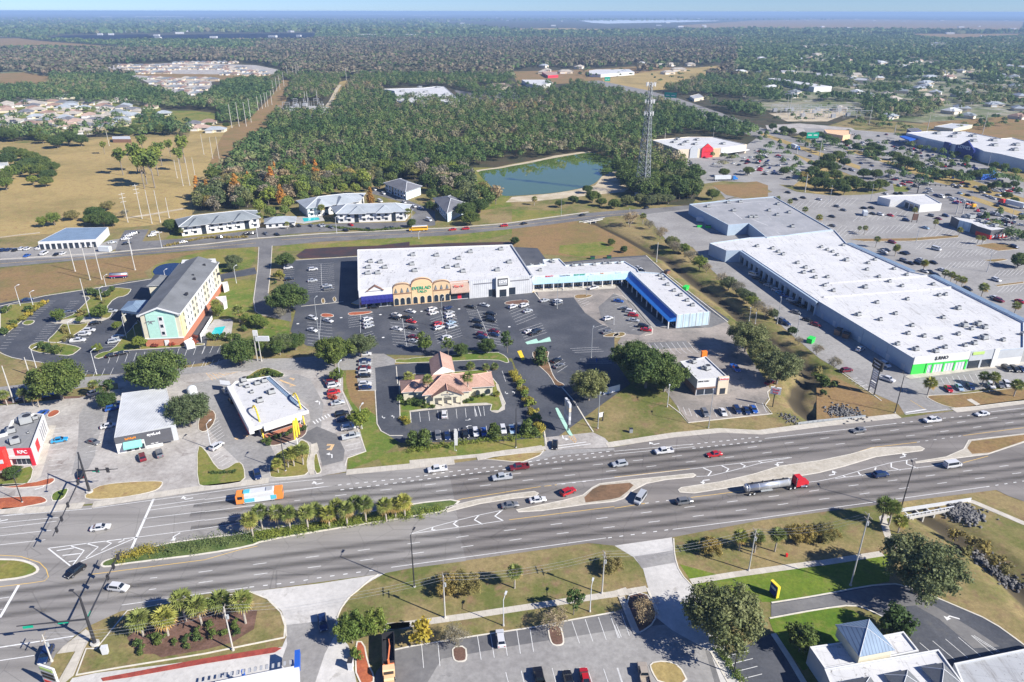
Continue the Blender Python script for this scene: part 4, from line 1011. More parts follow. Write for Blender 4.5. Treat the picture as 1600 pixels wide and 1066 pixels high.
A.part('awning',mb,'awning_navy')
for u in(565,575,587,597,606):
 mb=MB();F0.box(mb,fu(u)-1.2,fu(u)+1.0,.3,2.7,0,.12,0);A.part('shop_window',mb,'window_glass')
for(x0,x1,zt,rise,mt,zw)in((610.5,638.5,8.6,1.9,'wall_tan',7.6),(638.5,671.5,9.6,2.6,'wall_peach',0),(671.5,699,8.6,1.7,'wall_tan',7.4)):
 u0,u1=fu(x0)+.1,fu(x1)-.1
 mb=MB();F0.shape(mb,F0.arch(u0,u1,0.0,zt,rise,12),-.5,1.0);A.part('arched_front',mb,mt)
 mb=MB()
 ar=F0.arch(u0,u1,0,zt,rise,12)[2:];
 inn=F0.arch(u0+.3,u1-.3,0,zt,rise-.35,12)[2:]
 for i in range(len(ar)-1):F0.shape(mb,[inn[i],ar[i],ar[i+1],inn[i+1]],.9,1.15)
 if zw:F0.box(mb,u0,u1,5.5,5.9,1.0,1.15)
 A.part('cornice',mb,'wall_brown')
 for i in range(3):
  c=u0+(u1-u0)*(i+.5)/3
  mb=MB();F0.shape(mb,F0.arch(c-1.15,c+1.15,.4,2.7,1.15,8),1.0,1.08,0);F0.shape(mb,F0.arch(c-.95,c+.95,.4,2.7,.95,8),1.08,1.12,1);A.part('arched_window',mb,['wall_cream','window_glass'])
  if zw:
   mb=MB();F0.shape(mb,[(c-.6,6.3),(c+.6,6.3),(c,8.3)],1.0,1.3);A.part('awning',mb,'shingle_bluegrey')
text('EVERLAD',F0,fu(654.5),7.6,2.1,'letter_green',A.r,1.2);text('TALO',F0,fu(655),5.9,1.7,'letter_green',A.r,1.2)
mb=MB();u0,u1=fu(699.5),fu(728.5)
vs=[(*F0.pt(u,o_),z)for u in(u0,u1)for o_,z in((-.4,8.9),(2.0,4.1),(2.0,3.7),(-.4,3.7))]
mb.add(vs,[(0,1,5,4),(1,2,6,5),(0,3,2,1),(4,5,6,7),(2,3,7,6),(0,4,7,3)]);A.part('mansard_roof',mb,'stone_mix')
F1=Face(F0.pt(0,1.0),F0.pt(LU,1.0))
text('Piza 10',F0,fu(712),6.9,1.5,'letter_red',A.r,1.3)
for u,m_ in((702,'window_glass'),(707.5,'window_glass'),(713.5,'wall_red'),(720,'window_glass'),(725.5,'window_glass')):
 mb=MB();F0.box(mb,fu(u)-.9,fu(u)+.8,.4,3.3,0,.15);A.part('shop_window',mb,m_)
mb=MB();F0.box(mb,fu(729),LU-.1,0,8.6,0,.5);A.part('ribbed_front',mb,'wall_ribbed_white')
mb=MB();F0.box(mb,fu(771),fu(791.5),0,9.6,.5,2.0);F0.box(mb,fu(771)-.2,fu(771),3.2,9.6,.5,1.6);A.part('entrance_portal',mb,'wall_white')
mb=MB();F0.box(mb,fu(773.5),fu(789.8),5.3,9.0,2.0,2.12,0);F0.box(mb,fu(774.8),fu(788.6),5.8,8.5,2.1,2.16,1);sg=A.part('sign_panel',mb,['metal_dark','metal_grey'])
text('LOVE',F0,fu(781.7),7.5,1.7,'letter_white',A.r,2.2)
for u,a_ in((765.5,.5),(782,2.0),(798,.5)):
 mb=MB();F0.box(mb,fu(u)-1.6,fu(u)+1.6,.2,3.6,a_,a_+.1);A.part('shop_window',mb,'window_glass')
for x0,x1 in((736,767),(795,826)):
 mb=MB();F0.box(mb,fu(x0),fu(x1),6.6,7.1,.5,.6);A.part('fascia_strip',mb,'letter_grey')
units(A,'A3:460,72 370,122 205,98 285,190 360,180 405,220 755,150 692,52 665,210 18,165 25,95 40,215',mat='unit_grey')
units(A,'A2:1255,145 1330,150 1240,190 1365,190 1235,235 1310,232',mat='unit_grey')
mb=MB();pr=P('799,382 833,432',8.5);ribbon(mb,pr,.7,8.35,None);A.part('coping',mb,'metal_grey')
# ---------------------------------------------------- light blue strip (L shaped)
B=flat('strip_mall','831,432 985,423.5 992,430 1058,492 1109,487 1037,427 998,424 996,420 976,408 884,414 874,404 848,405.5 851,413 820,416',6.1,'wall_pale_blue','roof_white_clean','L-shaped strip of small shops with pale blue and bright blue canopies',cap='trim_white')
for tag_,(a_,b_),mt,nb in(('n',P('831,432 985,423.5',6.1),'awning_pale_blue',10),('e',P('985,423.5 1058,492',6.1),'awning_blue',9)):
 f=Face(a_,b_)
 mb=MB();vs=[(*f.pt(u,o_),z)for u in(0.05,f.L-.05)for o_,z in((.02,5.1),(3.6,3.5),(3.6,3.2),(.02,3.2))]
 mb.add(vs,[(0,1,5,4),(1,2,6,5),(0,3,2,1),(4,5,6,7),(2,3,7,6)]);B.part('canopy',mb,mt)
 for i in range(nb+1):
  mb=MB();u=.3+(f.L-.6)*i/nb;f.box(mb,u-.22,u+.22,0,3.2,3.1,3.5);B.part('post',mb,'trim_white')
 for i in range(nb):
  u0=.3+(f.L-.6)*i/nb
  mb=MB();w_=(f.L-.6)/nb
  f.box(mb,u0+.5,u0+w_-.4,.3,2.9,0,.08,0)
  for k in range(3):f.box(mb,u0+.5+k*(w_-.9)/3,u0+.62+k*(w_-.9)/3,.3,2.9,.08,.12,1)
  B.part('shop_window',mb,['window_glass','trim_white'])
f=Face(*P('831,432 985,423.5',6.1))
for s_,x,c_,sz in(('B STORE',842,'letter_white',.8),('BEAUTY',858,'letter_red',1.1),('Laundry Place',882,'letter_grey',.9),('RICH MART',905,'letter_green',1.1),('Vapor',925,'letter_white',.9),('TAX',940,'letter_orange',.9),('SALON',966,'letter_white',.9)):
 text(s_,f,(x-831)/154*f.L,5.62,sz,c_,B.r,.12)
f=Face(*P('831,446 833,438',3.5));
f=Face(*P('1058,492 1109,487',6.1));mb=MB()
for i in range(6):f.box(mb,.1+i*f.L/5-.15,.1+i*f.L/5+.15,0,6.15,.0,.12)
B.part('wall_rib',mb,'wall_grey')
mb=MB();f.box(mb,.3,f.L-.3,.1,5.9,.0,.05);B.part('end_wall',mb,'wall_ribbed_pale_blue')
units(B,'A4:345,250 370,275 400,320 450,365 500,400 550,440 590,475',(1.6,1.2,1.0));units(B,'FE:240,235 410,90 440,105 760,160 895,150 1085,145 1240,125 1330,120 1475,120 110,155 250,145',(1.5,1.1,1.0))
# ---------------------------------------------------- mall, right
M1=flat('department_store','1077,319 1140,312.5 1210,307 1300,358.5 1198,371 1170,349 1138,351.5',6.6,'wall_blue_grey','roof_grey','older grey-roofed store with pale blue walls behind the long shopping centre',cap='wall_pale_blue')
units(M1,'V3:1350,550 1425,545 1225,575 1490,640 1520,640 1385,600',(2.5,2,1.2));units(M1,'V4:5,600 55,628 130,612 150,700 60,560',(2,2,1.2))
mb=MB()
for s in('V3:1190,572 1590,535','V3:1380,605 1440,650','V3:1600,690 1500,650'):ribbon(mb,P(s,6.2),.6,6.15,None)
M1.part('roof_seam',mb,'roof_white_clean')
M2=flat('shopping_centre','1108.5,380 1172,371 1200,370 1304,359 1323,380 1422,424 1452,430 1600,504 1690,548 1690,534 1600,543.5 1550,548 1428,560 1280,471 1160,391 1135,391.5'.replace('1690,548 1690,534 1600,543.5','1600,543.5'),6.6,'wall_blue_grey','roof_white','very long white-roofed shopping centre with shaded blue-grey side wall and green end shop',cap='trim_white')  # blue-grey of the west wall is its shade, put into the wall colour
f=Face(*P('1428,560 1600,543.5',6.6))
def fx(x):return(x-1428)/172*f.L
mb=MB();f.box(mb,0.05,fx(1514),4.2,7.2,0,.35);f.box(mb,fx(1552),fx(1560),0,7.4,0,.5);f.box(mb,fx(1561),f.L,0,3.2,0,.3);M2.part('shop_fascia',mb,'wall_white')
mb=MB();f.box(mb,.05,fx(1449),0,4.1,0,.3)
for x in(1450,1459.5,1476.5,1493.5,1511):f.box(mb,fx(x)-.35,fx(x)+.35,0,4.2,.3,.5)
f.box(mb,fx(1449),fx(1512),3.5,4.2,.3,.45);M2.part('green_front',mb,'wall_green')
for i,(x0,x1)in enumerate(((1451,1459),(1460.5,1475.5),(1477.5,1492.5),(1494.5,1510))):
 mb=MB();f.box(mb,fx(x0),fx(x1),.2,3.5,0,.32,0)
 for k in range(4):f.box(mb,fx(x0)+k*(fx(x1)-fx(x0))/3-.05,fx(x0)+k*(fx(x1)-fx(x0))/3+.1,.2,3.5,.32,.38,1)
 M2.part('shop_window',mb,['metal_light','wall_blue_grey'])
mb=MB();f.box(mb,fx(1515),fx(1552),3.4,7.2,0,.3,0);f.box(mb,fx(1533),fx(1536),0,3.4,0,.3,0);f.box(mb,fx(1517),fx(1533),.1,3.4,0,.12,1);f.box(mb,fx(1536),fx(1551),.1,3.4,0,.12,1);M2.part('dark_shop_front',mb,['wall_grey','window_glass'])
mb=MB();f.box(mb,fx(1561),f.L,3.3,6.4,0,.25);M2.part('grey_fascia',mb,'wall_grey')
mb=MB();f.box(mb,fx(1518),fx(1536),5.8,6.9,.3,.5);M2.part('sign_panel',mb,'wall_light_green')
text('$.RNO',f,fx(1470),5.9,1.9,'letter_black',M2.r,.45)
# west arcade of the mall
w1=Face(*P('1160,391 1280,471',6.6));w2=Face(*P('1280,471 1428,560',6.6))
mb=MB();w1.box(mb,.1,w1.L-.1,4.4,6.3,1.0,1.3);w1.box(mb,.1,w1.L-.1,5.9,6.3,0,1.0);M2.part('arcade_canopy',mb,'wall_blue_grey')
for i in range(15):
 mb=MB();u=.4+(w1.L-.8)*i/14;w1.box(mb,u-.2,u+.2,0,4.4,.95,1.25);M2.part('post',mb,'wall_pale_blue')
for i in range(14):
 mb=MB();u=.9+(w1.L-.8)*i/14;w1.box(mb,u,u+(w1.L/14)*.6,.1,2.9,0,.08);M2.part('shop_window',mb,'window_glass')
for i in range(7):
 mb=MB();u=4+(w2.L-8)*i/6;w2.box(mb,u-.9,u+.9,0,2.4,0,.08);M2.part('service_door',mb,'metal_light' if i%2 else 'wall_grey')
mb=MB();
for i in range(4):w2.box(mb,1+i*w2.L/4,1.2+i*w2.L/4,0,6.6,0,.12)
M2.part('downpipe',mb,'wall_blue_grey')
mb=MB();e1=Face(*P('1422,424 1323,380',6.6));e1.box(mb,0,e1.L,4.4,6.7,0,3.0);e2=Face(*P('1600,504 1452,430',6.6));e2.box(mb,0,e2.L,4.4,6.8,0,3.2);M2.part('east_canopy',mb,'metal_roof_blue')
mb=MB()
for s in('A5:70,305 815,250','A5:30,412 995,338'):ribbon(mb,P(s,6.1),.7,6.12,6.7)
M2.part('fire_wall',mb,'roof_white_clean')
units(M2,'A5:15,35 60,55 100,70 180,20 135,95 205,135,1.4 420,130 370,155 360,205 565,200 60,262 660,245 450,260 530,295 345,340,1.3 625,330 860,318 40,325 105,365 905,400 955,395 665,430 435,455 575,540 295,548,1.2 460,585 1050,500,1.3 935,570 700,630 1095,630,1.5 1150,655 1200,620,1.4 1250,645,1.3 670,690 790,710 1050,695 915,725 1245,725,1.6 1170,765,1.2 1100,780 950,795 730,810,1.2 880,825,1.2 590,770 1390,740 1540,695',(1.6,1.2,1.0),.35)
units(M2,'A4:1080,28 1195,45 1240,70 1275,90 1385,155 1445,190 1500,220 1430,228 1520,265',(1.8,1.3,1.1),.35)
# ---------------------------------------------------- hotel
he=13.6
hf=P('218,492 278.5,489.5 340,409.5 283,411',he)
H=Bld('hotel',hf,'four-storey pale green and cream hotel with grey gabled roof','hotel')
mb=MB();mb.prism(hf,3.3,he,0,cap=False);H.part('wall',mb,'wall_cream')
_,hi_=offset(hf,-.12);mb=MB();mb.prism(hi_,0,3.3,0,cap=True);H.part('brick_base',mb,'brick_orange')
gf=Face(hf[0],hf[1]);rf=Face(hf[1],hf[2]);gw=gf.L
zr=he+3.0
o4=[Vector(p)for p in hf]
mb=MB();over=.8
ml,mr=(o4[0]+o4[1])/2,(o4[3]+o4[2])/2
def pv(p,z):return(p.x,p.y,z)
gl=gf.pt(-over,.8);gr=gf.pt(gw+over,.8);gm=gf.pt(gw/2,.8)
bl=o4[3]-gf.u*over;brr=o4[2]+gf.u*over
mb.add([pv(gl,he),pv(gm,zr),pv(mr,zr),pv(bl,he)],[(0,1,2,3)]);mb.add([pv(gr,he),pv(brr,he),pv(mr,zr),pv(gm,zr)],[(0,1,2,3)])
mb.add([pv(gl,he-.25),pv(gm,zr-.25),pv(mr,zr-.25),pv(bl,he-.25)],[(3,2,1,0)]);mb.add([pv(gr,he-.25),pv(brr,he-.25),pv(mr,zr-.25),pv(gm,zr-.25)],[(3,2,1,0)])
# raised cross gable half way along
H.roof=H.part('roof',mb,'shingle_grey')
mb=MB();gf.shape(mb,[(0,he-.01),(gw,he-.01),(gw/2,zr-.3)],-.3,.02);H.part('gable_wall',mb,'wall_mint')
mb=MB();gf.shape(mb,[(-over,he-.55),(-over,he+.05),(gw/2,zr+.08),(gw+over,he+.05),(gw+over,he-.55),(gw/2,zr-.6)],.72,.95);gf.box(mb,-.9,.1,he-.6,he+.05,-.1,.95);gf.box(mb,gw-.1,gw+.9,he-.6,he+.05,-.1,.95)
rf.box(mb,0,rf.L,he-.5,he-.05,0,.8);H.part('fascia',mb,'trim_white')
mb=MB();gf.box(mb,2.0,gw-1.6,3.6,he-.02,0,.25);H.part('mint_panel',mb,'wall_mint')
mb=MB();gf.box(mb,-.1,gw+.1,3.2,3.6,0,.35);rf.box(mb,0,rf.L,3.2,3.55,0,.3);H.part('belt_course',mb,'trim_white')
mb=MB();gf.box(mb,gw*.52-1.0,gw*.52+1.0,4.2,12.6,.25,.33);H.part('window_column',mb,'wall_white')
windows(H,Face(gf.pt(0,.33),gf.pt(gw,.33)),[gw*.52],[5.0,8.0,11.0],1.1,1.3)
mb=MB();gf.box(mb,gw*.50,gw*.50+1.6,0,2.6,.1,.5);H.part('side_door',mb,'trim_white')
for k,(u,z,l,a_)in enumerate(((-1.1,.1,1.6,.35),(-.2,.0,1.5,-.2),(.9,.25,1.9,.1),(-.5,-.6,1.0,.7),(.3,-.55,1.0,-.6))):
 mb=MB();c=gw*.24
 pr=[(c+u-l/2*math.cos(a_)+.12*math.sin(a_),10.5+z-l/2*math.sin(a_)-.12),(c+u+l/2*math.cos(a_),10.5+z+l/2*math.sin(a_)-.12),(c+u+l/2*math.cos(a_),10.5+z+l/2*math.sin(a_)+.2),(c+u-l/2*math.cos(a_),10.5+z-l/2*math.sin(a_)+.2)]
 gf.shape(mb,pr,.25,.35);H.part('wall_emblem',mb,'letter_grey')
# bays along the long side: white and cream bands, paired windows on each floor
nb=13
for i in range(nb):
 u=2.6+(rf.L-5.2)*(i+.5)/nb
 if i%4 in(1,2):
  mb=MB();rf.box(mb,u-rf.L/nb/2,u+rf.L/nb/2,3.6,he-.5,0,.25);H.part('bay_panel',mb,'wall_white')
mb=MB();rf.box(mb,.2,2.6,3.6,he-.5,0,.6);rf.box(mb,2.6,5.5,3.6,he-.5,0,.3);H.part('bay_panel',mb,'wall_yellow')
wf=Face(rf.pt(0,.25),rf.pt(rf.L,.25))
windows(H,wf,[2.6+(rf.L-5.2)*(i+.5)/nb for i in range(nb)],[4.6,7.6,10.4],1.0,1.5)
lf=Face(hf[3],hf[0]);windows(H,lf,[3+(lf.L-6)*(i+.5)/8 for i in range(8)],[4.6,7.6,10.4],1.0,1.5)
mb=MB();q=P('285,406 336.5,404 338,409 283,411',he+1.0);mb.prism(q,he-2,he+1.0);H.part('stair_block',mb,'wall_white')
# porte cochere and entrance wing, pool house
pc=P('189,484 201,471 231,469 223,489',6.2);mb=MB();mb.prism(pc,5.0,6.2,bottom=True);H.part('porte_cochere',mb,'trim_white')
mb=MB();hip(mb,pc,6.2,7.8,.3);H.part('porte_cochere_roof',mb,'metal_roof_blue')
for p in pc:
 c=Vector(p)*.9+Vector((sum(x[0]for x in pc)/4,sum(x[1]for x in pc)/4))*.1
 mb=MB();mb.box((c.x,c.y,2.5),(.9,.9,5),0,0);H.part('pillar',mb,'wall_cream')
wg=P('232,446 258,444.5 268,432.5 243,430',8.5);mb=MB();mb.prism(wg,0,8.5,0);H.part('entrance_wing',mb,'wall_cream')
mb=MB();o,ra,rb,c=hip(mb,wg,8.5,10.6,.7,m2=1);H.part('wing_roof',mb,['shingle_grey','trim_white'])
units(H,'HO:795,465 880,300 990,145 865,262 1150,245',(1.0,.8,.7),z=he+1.3,mat='metal_dark')
ph=flat('pool_cabana','HO:1185,330 1245,318 1255,350 1200,375',3.2,'wall_white','roof_white_clean','small white cabana on the lawn behind the hotel, farther one',par=.1)
ph=flat('pool_cabana','HO:1110,490 1230,478 1235,540 1200,560',3.2,'wall_white','roof_white_clean','small white cabana on the lawn behind the hotel, nearer the pool',par=.1)
mb=MB();
for s in('HO:1080,740 950,950','HO:960,955 960,1000'):ribbon(mb,P(s),.12,0,1.7)
fn=mb.build('pool_fence','vinyl_white');tag(fn,'white fence between the hotel and its turquoise pool','fence')
mb=MB();q=P('HO:760,985 850,935 880,1000 790,1020',2.2);mb.prism(q,0,2.2);tag(mb.build('equipment_enclosure','vinyl_white'),'white equipment enclosure at the foot of the hotel','enclosure')
# ---------------------------------------------------- bank with clay tile roofs
K=Bld('bank_building',P('BK:150,620 1480,540 1400,330 330,400',4),'cream bank with many-hipped terracotta tile roof and gabled entrance','bank')
def hipb(s,ze,zr,over=.7,k=1.0,wall='wall_cream'):
 c=P('BK:'+s,ze);mb=MB();_,ci=offset(c,over);mb.prism(ci,0,ze);K.part('wall',mb,wall)
 mb=MB();o,ra,rb,_=hip(mb,ci,ze,zr,over,k,0,1);K.part('roof',mb,['tile_terracotta','trim_white'])
 mb=MB();ridges(mb,o,ra,rb,ze,zr,.14)if k else mb.tube((*ra,zr),(*rb,zr),.14,n=5);K.part('ridge_cap',mb,'tile_ridge')
 return ci
hipb('150,610 410,590 560,420 125,440',3.6,5.6)
hipb('330,600 1140,575 1050,330 340,370',3.9,6.9)
hipb('800,560 1450,520 1400,320 1120,330 860,380'.replace('1120,330 ',''),3.9,6.2)
hipb('440,650 1130,590 960,400 560,400',4.2,8.2)
mb=MB();c=P('BK:540,150 845,110 890,310 570,370',4.6);_,ci=offset(c,.5);mb2=MB()
for p in ci:mb2.box((p[0],p[1],2.3),(.9,.9,4.6))
K.part('drive_through_pillars',mb2,'wall_cream')
o,ra,rb,_=hip(mb,ci,4.6,7.2,.6,0,0,1);K.part('drive_through_roof',mb,['tile_terracotta','trim_white'])
mb=MB();mb.tube((*ra,7.2),(*rb,7.2),.14,n=5);K.part('ridge_cap',mb,'tile_ridge')
gb=Face(*P('BK:600,810 995,780'))
gw2=gb.L;mb=MB();gb.shape(mb,[(0,3.3),(gw2,3.3),(gw2,4.0),(gw2/2,6.0),(0,4.0)],-.3,0.0)
for u in(.2,gw2*.33,gw2*.66,gw2-.2):gb.box(mb,u-.25,u+.25,0,3.3,-.5,.0)
K.part('entrance_gable',mb,'wall_cream')
mb=MB();r0,r1,r2=gb.pt(-.7,.5),gb.pt(gw2/2,.5),gb.pt(gw2+.7,.5);q0,q1,q2=gb.pt(-.7,-9),gb.pt(gw2/2,-9),gb.pt(gw2+.7,-9)
mb.add([pv(r0,3.9),pv(r1,6.4),pv(q1,6.4),pv(q0,3.9)],[(0,1,2,3),(3,2,1,0)]);mb.add([pv(r2,3.9),pv(r1,6.4),pv(q1,6.4),pv(q2,3.9)],[(3,2,1,0),(0,1,2,3)]);K.part('entrance_roof',mb,'tile_terracotta')
mb=MB();mb.tube(pv(r1,6.4),pv(q1,6.4),.16,n=5);K.part('ridge_cap',mb,'tile_ridge')
mb=MB();gb.box(mb,.3,gw2-.3,.05,3.2,-4.2,-4.0);K.part('shop_window',mb,'window_glass')
text('Crews Bank',gb,gw2/2,4.45,.85,'letter_grey',K.r,.05);text('and Trust',gb,gw2/2,3.75,.5,'letter_grey',K.r,.05)
mb=MB();gb.shape(mb,[(gw2/2-.35,4.9),(gw2/2+.35,4.9),(gw2/2,5.55)],0,.08);K.part('wall_emblem',mb,'wall_brown')
wb=Face(*P('BK:1010,735 1450,665'.replace('735','715').replace('665','640')))
for u,m_ in((.06,0),(.4,1),(.73,0)):
 mb=MB();wb.shape(mb,wb.arch(wb.L*u,wb.L*u+1.4,.9,2.2,.5),-.5,.1);K.part('arched_window',mb,'window_glass')
# ---------------------------------------------------- red and white chicken restaurant
Q=flat('chicken_restaurant','KF:-150,760 110,700 470,690 665,165 520,150 170,262 80,450 0,470 -150,520'.replace('-150,520','-150,500'),5.6,'wall_white','roof_dark_gravel','fried chicken restaurant with bright red front and white striped side wall',par=.9,th=.4,cat='restaurant')
kf=Face(*P('KF:110,700 470,690',5.6));
mb=MB();kf.box(mb,kf.L*.28,kf.L+.05,3.6,5.9,0,.35);kf.box(mb,kf.L*.86,kf.L+.05,0,3.6,0,.35);Q.part('red_fascia',mb,'wall_red')
mb=MB();kf.box(mb,0,kf.L*.86,2.6,3.5,0,.5);kf.box(mb,0,kf.L*.28,3.5,5.8,0,.3);Q.part('white_band',mb,'wall_white')
text('KFC',kf,kf.L*.62,4.75,1.5,'letter_white',Q.r,.42)
for i in range(4):
 mb=MB();u=kf.L*(.06+.2*i);kf.box(mb,u,u+kf.L*.16,.5,2.5,0,.1);Q.part('window',mb,'window_glass')
k2=Face(*P('KF:-150,720 110,700',5.6));mb=MB();k2.box(mb,0,k2.L-.2,0,6.6,0,2.2);Q.part('red_entrance_block',mb,'wall_bright_red')
mb=MB();k2.box(mb,k2.L*.55,k2.L-.8,2.4,3.6,2.2,2.4);Q.part('window',mb,'metal_light')
k3=Face(*P('KF:470,690 665,165',5.6))
for i in range(4):
 mb=MB();k3.box(mb,k3.L*(.58+.09*i),k3.L*(.60+.09*i),.9,5.0,0,.12);Q.part('wall_stripe',mb,'wall_red' if i>5 else 'letter_grey')
mb=MB();k3.box(mb,k3.L*.22,k3.L*.38,1.4,4.6,0,.1);Q.part('wall_emblem',mb,'letter_red')
units(Q,'KF:235,600,1.2 400,290,1.6 180,440 430,455,.3 540,240,.7',(2.0,1.8,1.4),.6)
# ---------------------------------------------------- dark-fronted shop with white metal roof
D=flat('corner_shop','SH:232,185 760,118 870,560 138,722',5.4,'wall_grey','metal_roof_white','long shop with white metal roof, dark front and teal awning',par=.08,th=.15,cat='shop')
df=Face(*P('SH:138,722 815,597',5.4))
mb=MB();df.box(mb,0,df.L,3.5,5.5,0,.4);df.box(mb,df.L*.5,df.L,1.0,3.5,0,.3);D.part('dark_fascia',mb,'wall_charcoal')
mb=MB();df.box(mb,0,df.L*.5,0,3.5,0,.2);df.box(mb,df.L*.5,df.L*.8,0,1.0,0,.35);D.part('white_base',mb,'wall_white')
mb=MB();vs=[(*df.pt(u,o_),z)for u in(df.L*.13,df.L*.45)for o_,z in((.42,3.6),(2.0,2.4),(2.0,1.9),(.42,1.9))]
mb.add(vs,[(0,1,5,4),(1,2,6,5),(0,3,2,1),(4,5,6,7),(2,3,7,6)]);D.part('awning',mb,'wall_teal')
for u in(.16,.3,.4):
 mb=MB();df.box(mb,df.L*u,df.L*(u+.08),.2,2.0,.2,.26);D.part('window',mb,'window_glass')
text('SaFiRaM',df,df.L*.27,4.6,.9,'letter_orange',D.r,.5);text('eyeLed',df,df.L*.68,4.7,1.3,'letter_white',D.r,.5)
text('nails - hair',df,df.L*.66,1.45,.5,'letter_white',D.r,.36)
# ---------------------------------------------------- burger restaurant with yellow arches
W=flat('burger_restaurant','MC:170,190 580,122 1010,505 400,700 130,190'.replace('130,190','150,230').replace('170,190','200,180'),5.2,'wall_white','roof_white_clean','white-roofed burger restaurant with two tall yellow arches',par=.35,cat='restaurant',over=2.2)
mf=Face(*P('MC:400,700 1010,505',5.2))
mb=MB();mf.box(mb,mf.L*.16,mf.L*.84,3.3,4.9,0,1.0);W.part('front_canopy',mb,'metal_light')
mb=MB();mf.box(mb,mf.L*.14,mf.L*.86,.6,3.4,-2.2,-2.1);W.part('window',mb,'window_glass')
mb=MB();mf.box(mb,mf.L*.18,mf.L*.84,0,.7,-1.8,.3);W.part('brick_planter',mb,'brick_orange')
def arch_tube(a,b_,h,name,root,mat,r=.28,n=14,w=1.0):
 mb=MB();prev=None
 for i in range(n+1):
  t=i/n;x=a[0]+(b_[0]-a[0])*t;y=a[1]+(b_[1]-a[1])*t;z=h*(1-(2*t-1)**2)**.62
  if prev is not None:mb.tube(prev,(x,y,z),r,r,6)
  prev=(x,y,z)
 root.part(name,mb,mat,smooth=True)
arch_tube(gt('MC',510,815),gt('MC',400,590),7.4,'yellow_arch',W,'arch_yellow')
arch_tube(gt('MC',965,665),gt('MC',840,450),7.4,'yellow_arch',W,'arch_yellow')
sf=Face(*P('MC:150,230 400,700',5.2));mb=MB();sf.box(mb,0,sf.L,3.2,5.3,0,1.4);W.part('side_canopy',mb,'wall_white')
mb=MB();sf.box(mb,sf.L*.5,sf.L*.95,2.6,3.1,0,1.5);sf.box(mb,sf.L*.3,sf.L*.36,0,2.6,0,.5);W.part('red_band',mb,'wall_red')
mb=MB();ef=Face(*P('MC:1010,505 580,122',5.2));ef.box(mb,ef.L*.2,ef.L,3.5,5.0,-1.6,-.5);W.part('ribbed_parapet',mb,'metal_roof_blue')
units(W,'MC:440,215,1.1 520,190,1.1 600,315,1.3 470,410,1.2 290,180,1.2 330,250,.8 260,230,.9 380,310,.7',(1.5,1.3,1.0),.5)
mb=MB();q=P('MC:180,60 230,40 290,90 110,200 60,160',3.0);
cv=MB();cv.prism(P('MC:20,170 130,180 150,230 30,215',3.2),2.7,3.2,bottom=True);W.part('drive_through_canopy',cv,'metal_light')
# ---------------------------------------------------- small fast-food place by the canal
Z_=flat('fast_food_restaurant','BG:200,130 440,90 560,60 870,350 440,385',6.2,'wall_grey','roof_white_clean','white-roofed fast food place with cream tower front and front parking row',par=.4,cat='restaurant')
bf=Face(*P('BG:440,385 870,350',6.2))
mb=MB();bf.box(mb,0,bf.L*.62,3.2,6.3,0,.3);Z_.part('white_fascia',mb,'wall_white')
mb=MB();bf.box(mb,0,bf.L*.62,2.6,3.2,0,.4);Z_.part('brown_band',mb,'brick_brown')
mb=MB();bf.box(mb,bf.L*.66,bf.L,0,6.8,0,.8);Z_.part('tower_front',mb,'wall_sand')
mb=MB();bf.box(mb,bf.L*.68,bf.L*.98,5.6,6.6,.8,.95);Z_.part('sign_panel',mb,'wall_white')
text('Checkburg',bf,bf.L*.83,6.1,.75,'letter_red',Z_.r,1.0);text('DRIVE THRU',bf,bf.L*.2,5.5,.7,'letter_black',Z_.r,.35)
for u0,u1,dd in((.04,.26,0),(.3,.58,0),(.75,.92,.8)):
 mb=MB();bf.box(mb,bf.L*u0,bf.L*u1,.3,2.5,dd,dd+.1);Z_.part('window',mb,'window_glass')
s2=Face(*P('BG:200,130 440,385',6.2));mb=MB();s2.box(mb,0,s2.L,0,2.6,0,.1);Z_.part('brick_base',mb,'brick_brown')
units(Z_,'BG:385,150,.8 570,240,1',(2.2,1.8,1.4),.6)
# ---------------------------------------------------- flat roofed clinic, bottom right
C1_=flat('clinic_annex','BR:70,322 470,265 740,212 850,350 640,395 180,480',4.6,'wall_grey','roof_white','flat-roofed white clinic wing with blue pyramid skylight roof',par=.35,cat='clinic')
C2_=flat('clinic','BR:175,480 990,340 1180,600 1180,900 500,900 240,640',5.2,'wall_grey','roof_white','white flat clinic roof with grey pyramid skylights at the bottom edge',par=.35,cat='clinic')
C3_=flat('clinic_hall','BR:1100,440 1600,338 1900,280 1900,900 1300,900',4.8,'wall_grey','roof_pale_grey','grey stained flat roof at the lower right corner',par=.4,cat='clinic')
def pyr(s,z0,z1,root,walls,roofm,hw=None):
 c=P('BR:'+s,z0);_,ci=offset(c,.35)
 if hw:mb=MB();mb.prism(ci,hw,z0-.1);root.part('lantern_wall',mb,walls)
 o=c;x=sum(p[0]for p in c)/4;y=sum(p[1]for p in c)/4
 mb=MB();a=sum(c[i][0]*c[(i+1)%4][1]-c[(i+1)%4][0]*c[i][1]for i in range(4))
 if a<0:c=c[::-1]
 for i in range(4):mb.add([(*c[i],z0),(*c[(i+1)%4],z0),(x,y,z1)],[(0,1,2)])
 mb.add([(*p,z0-.1)for p in c]+[(*p,z0)for p in c],[(3,2,1,0)]+[(i,(i+1)%4,4+(i+1)%4,4+i)for i in range(4)])
 root.part('pyramid_roof',mb,roofm)
 mb=MB()
 for i in range(4):mb.tube((*c[i],z0),(x,y,z1),.07,n=5)
 root.part('ridge_cap',mb,'metal_light')
pyr('252,165 495,125 680,345 425,395',7.0,9.4,C1_,'wall_cream','metal_roof_blue',4.2)
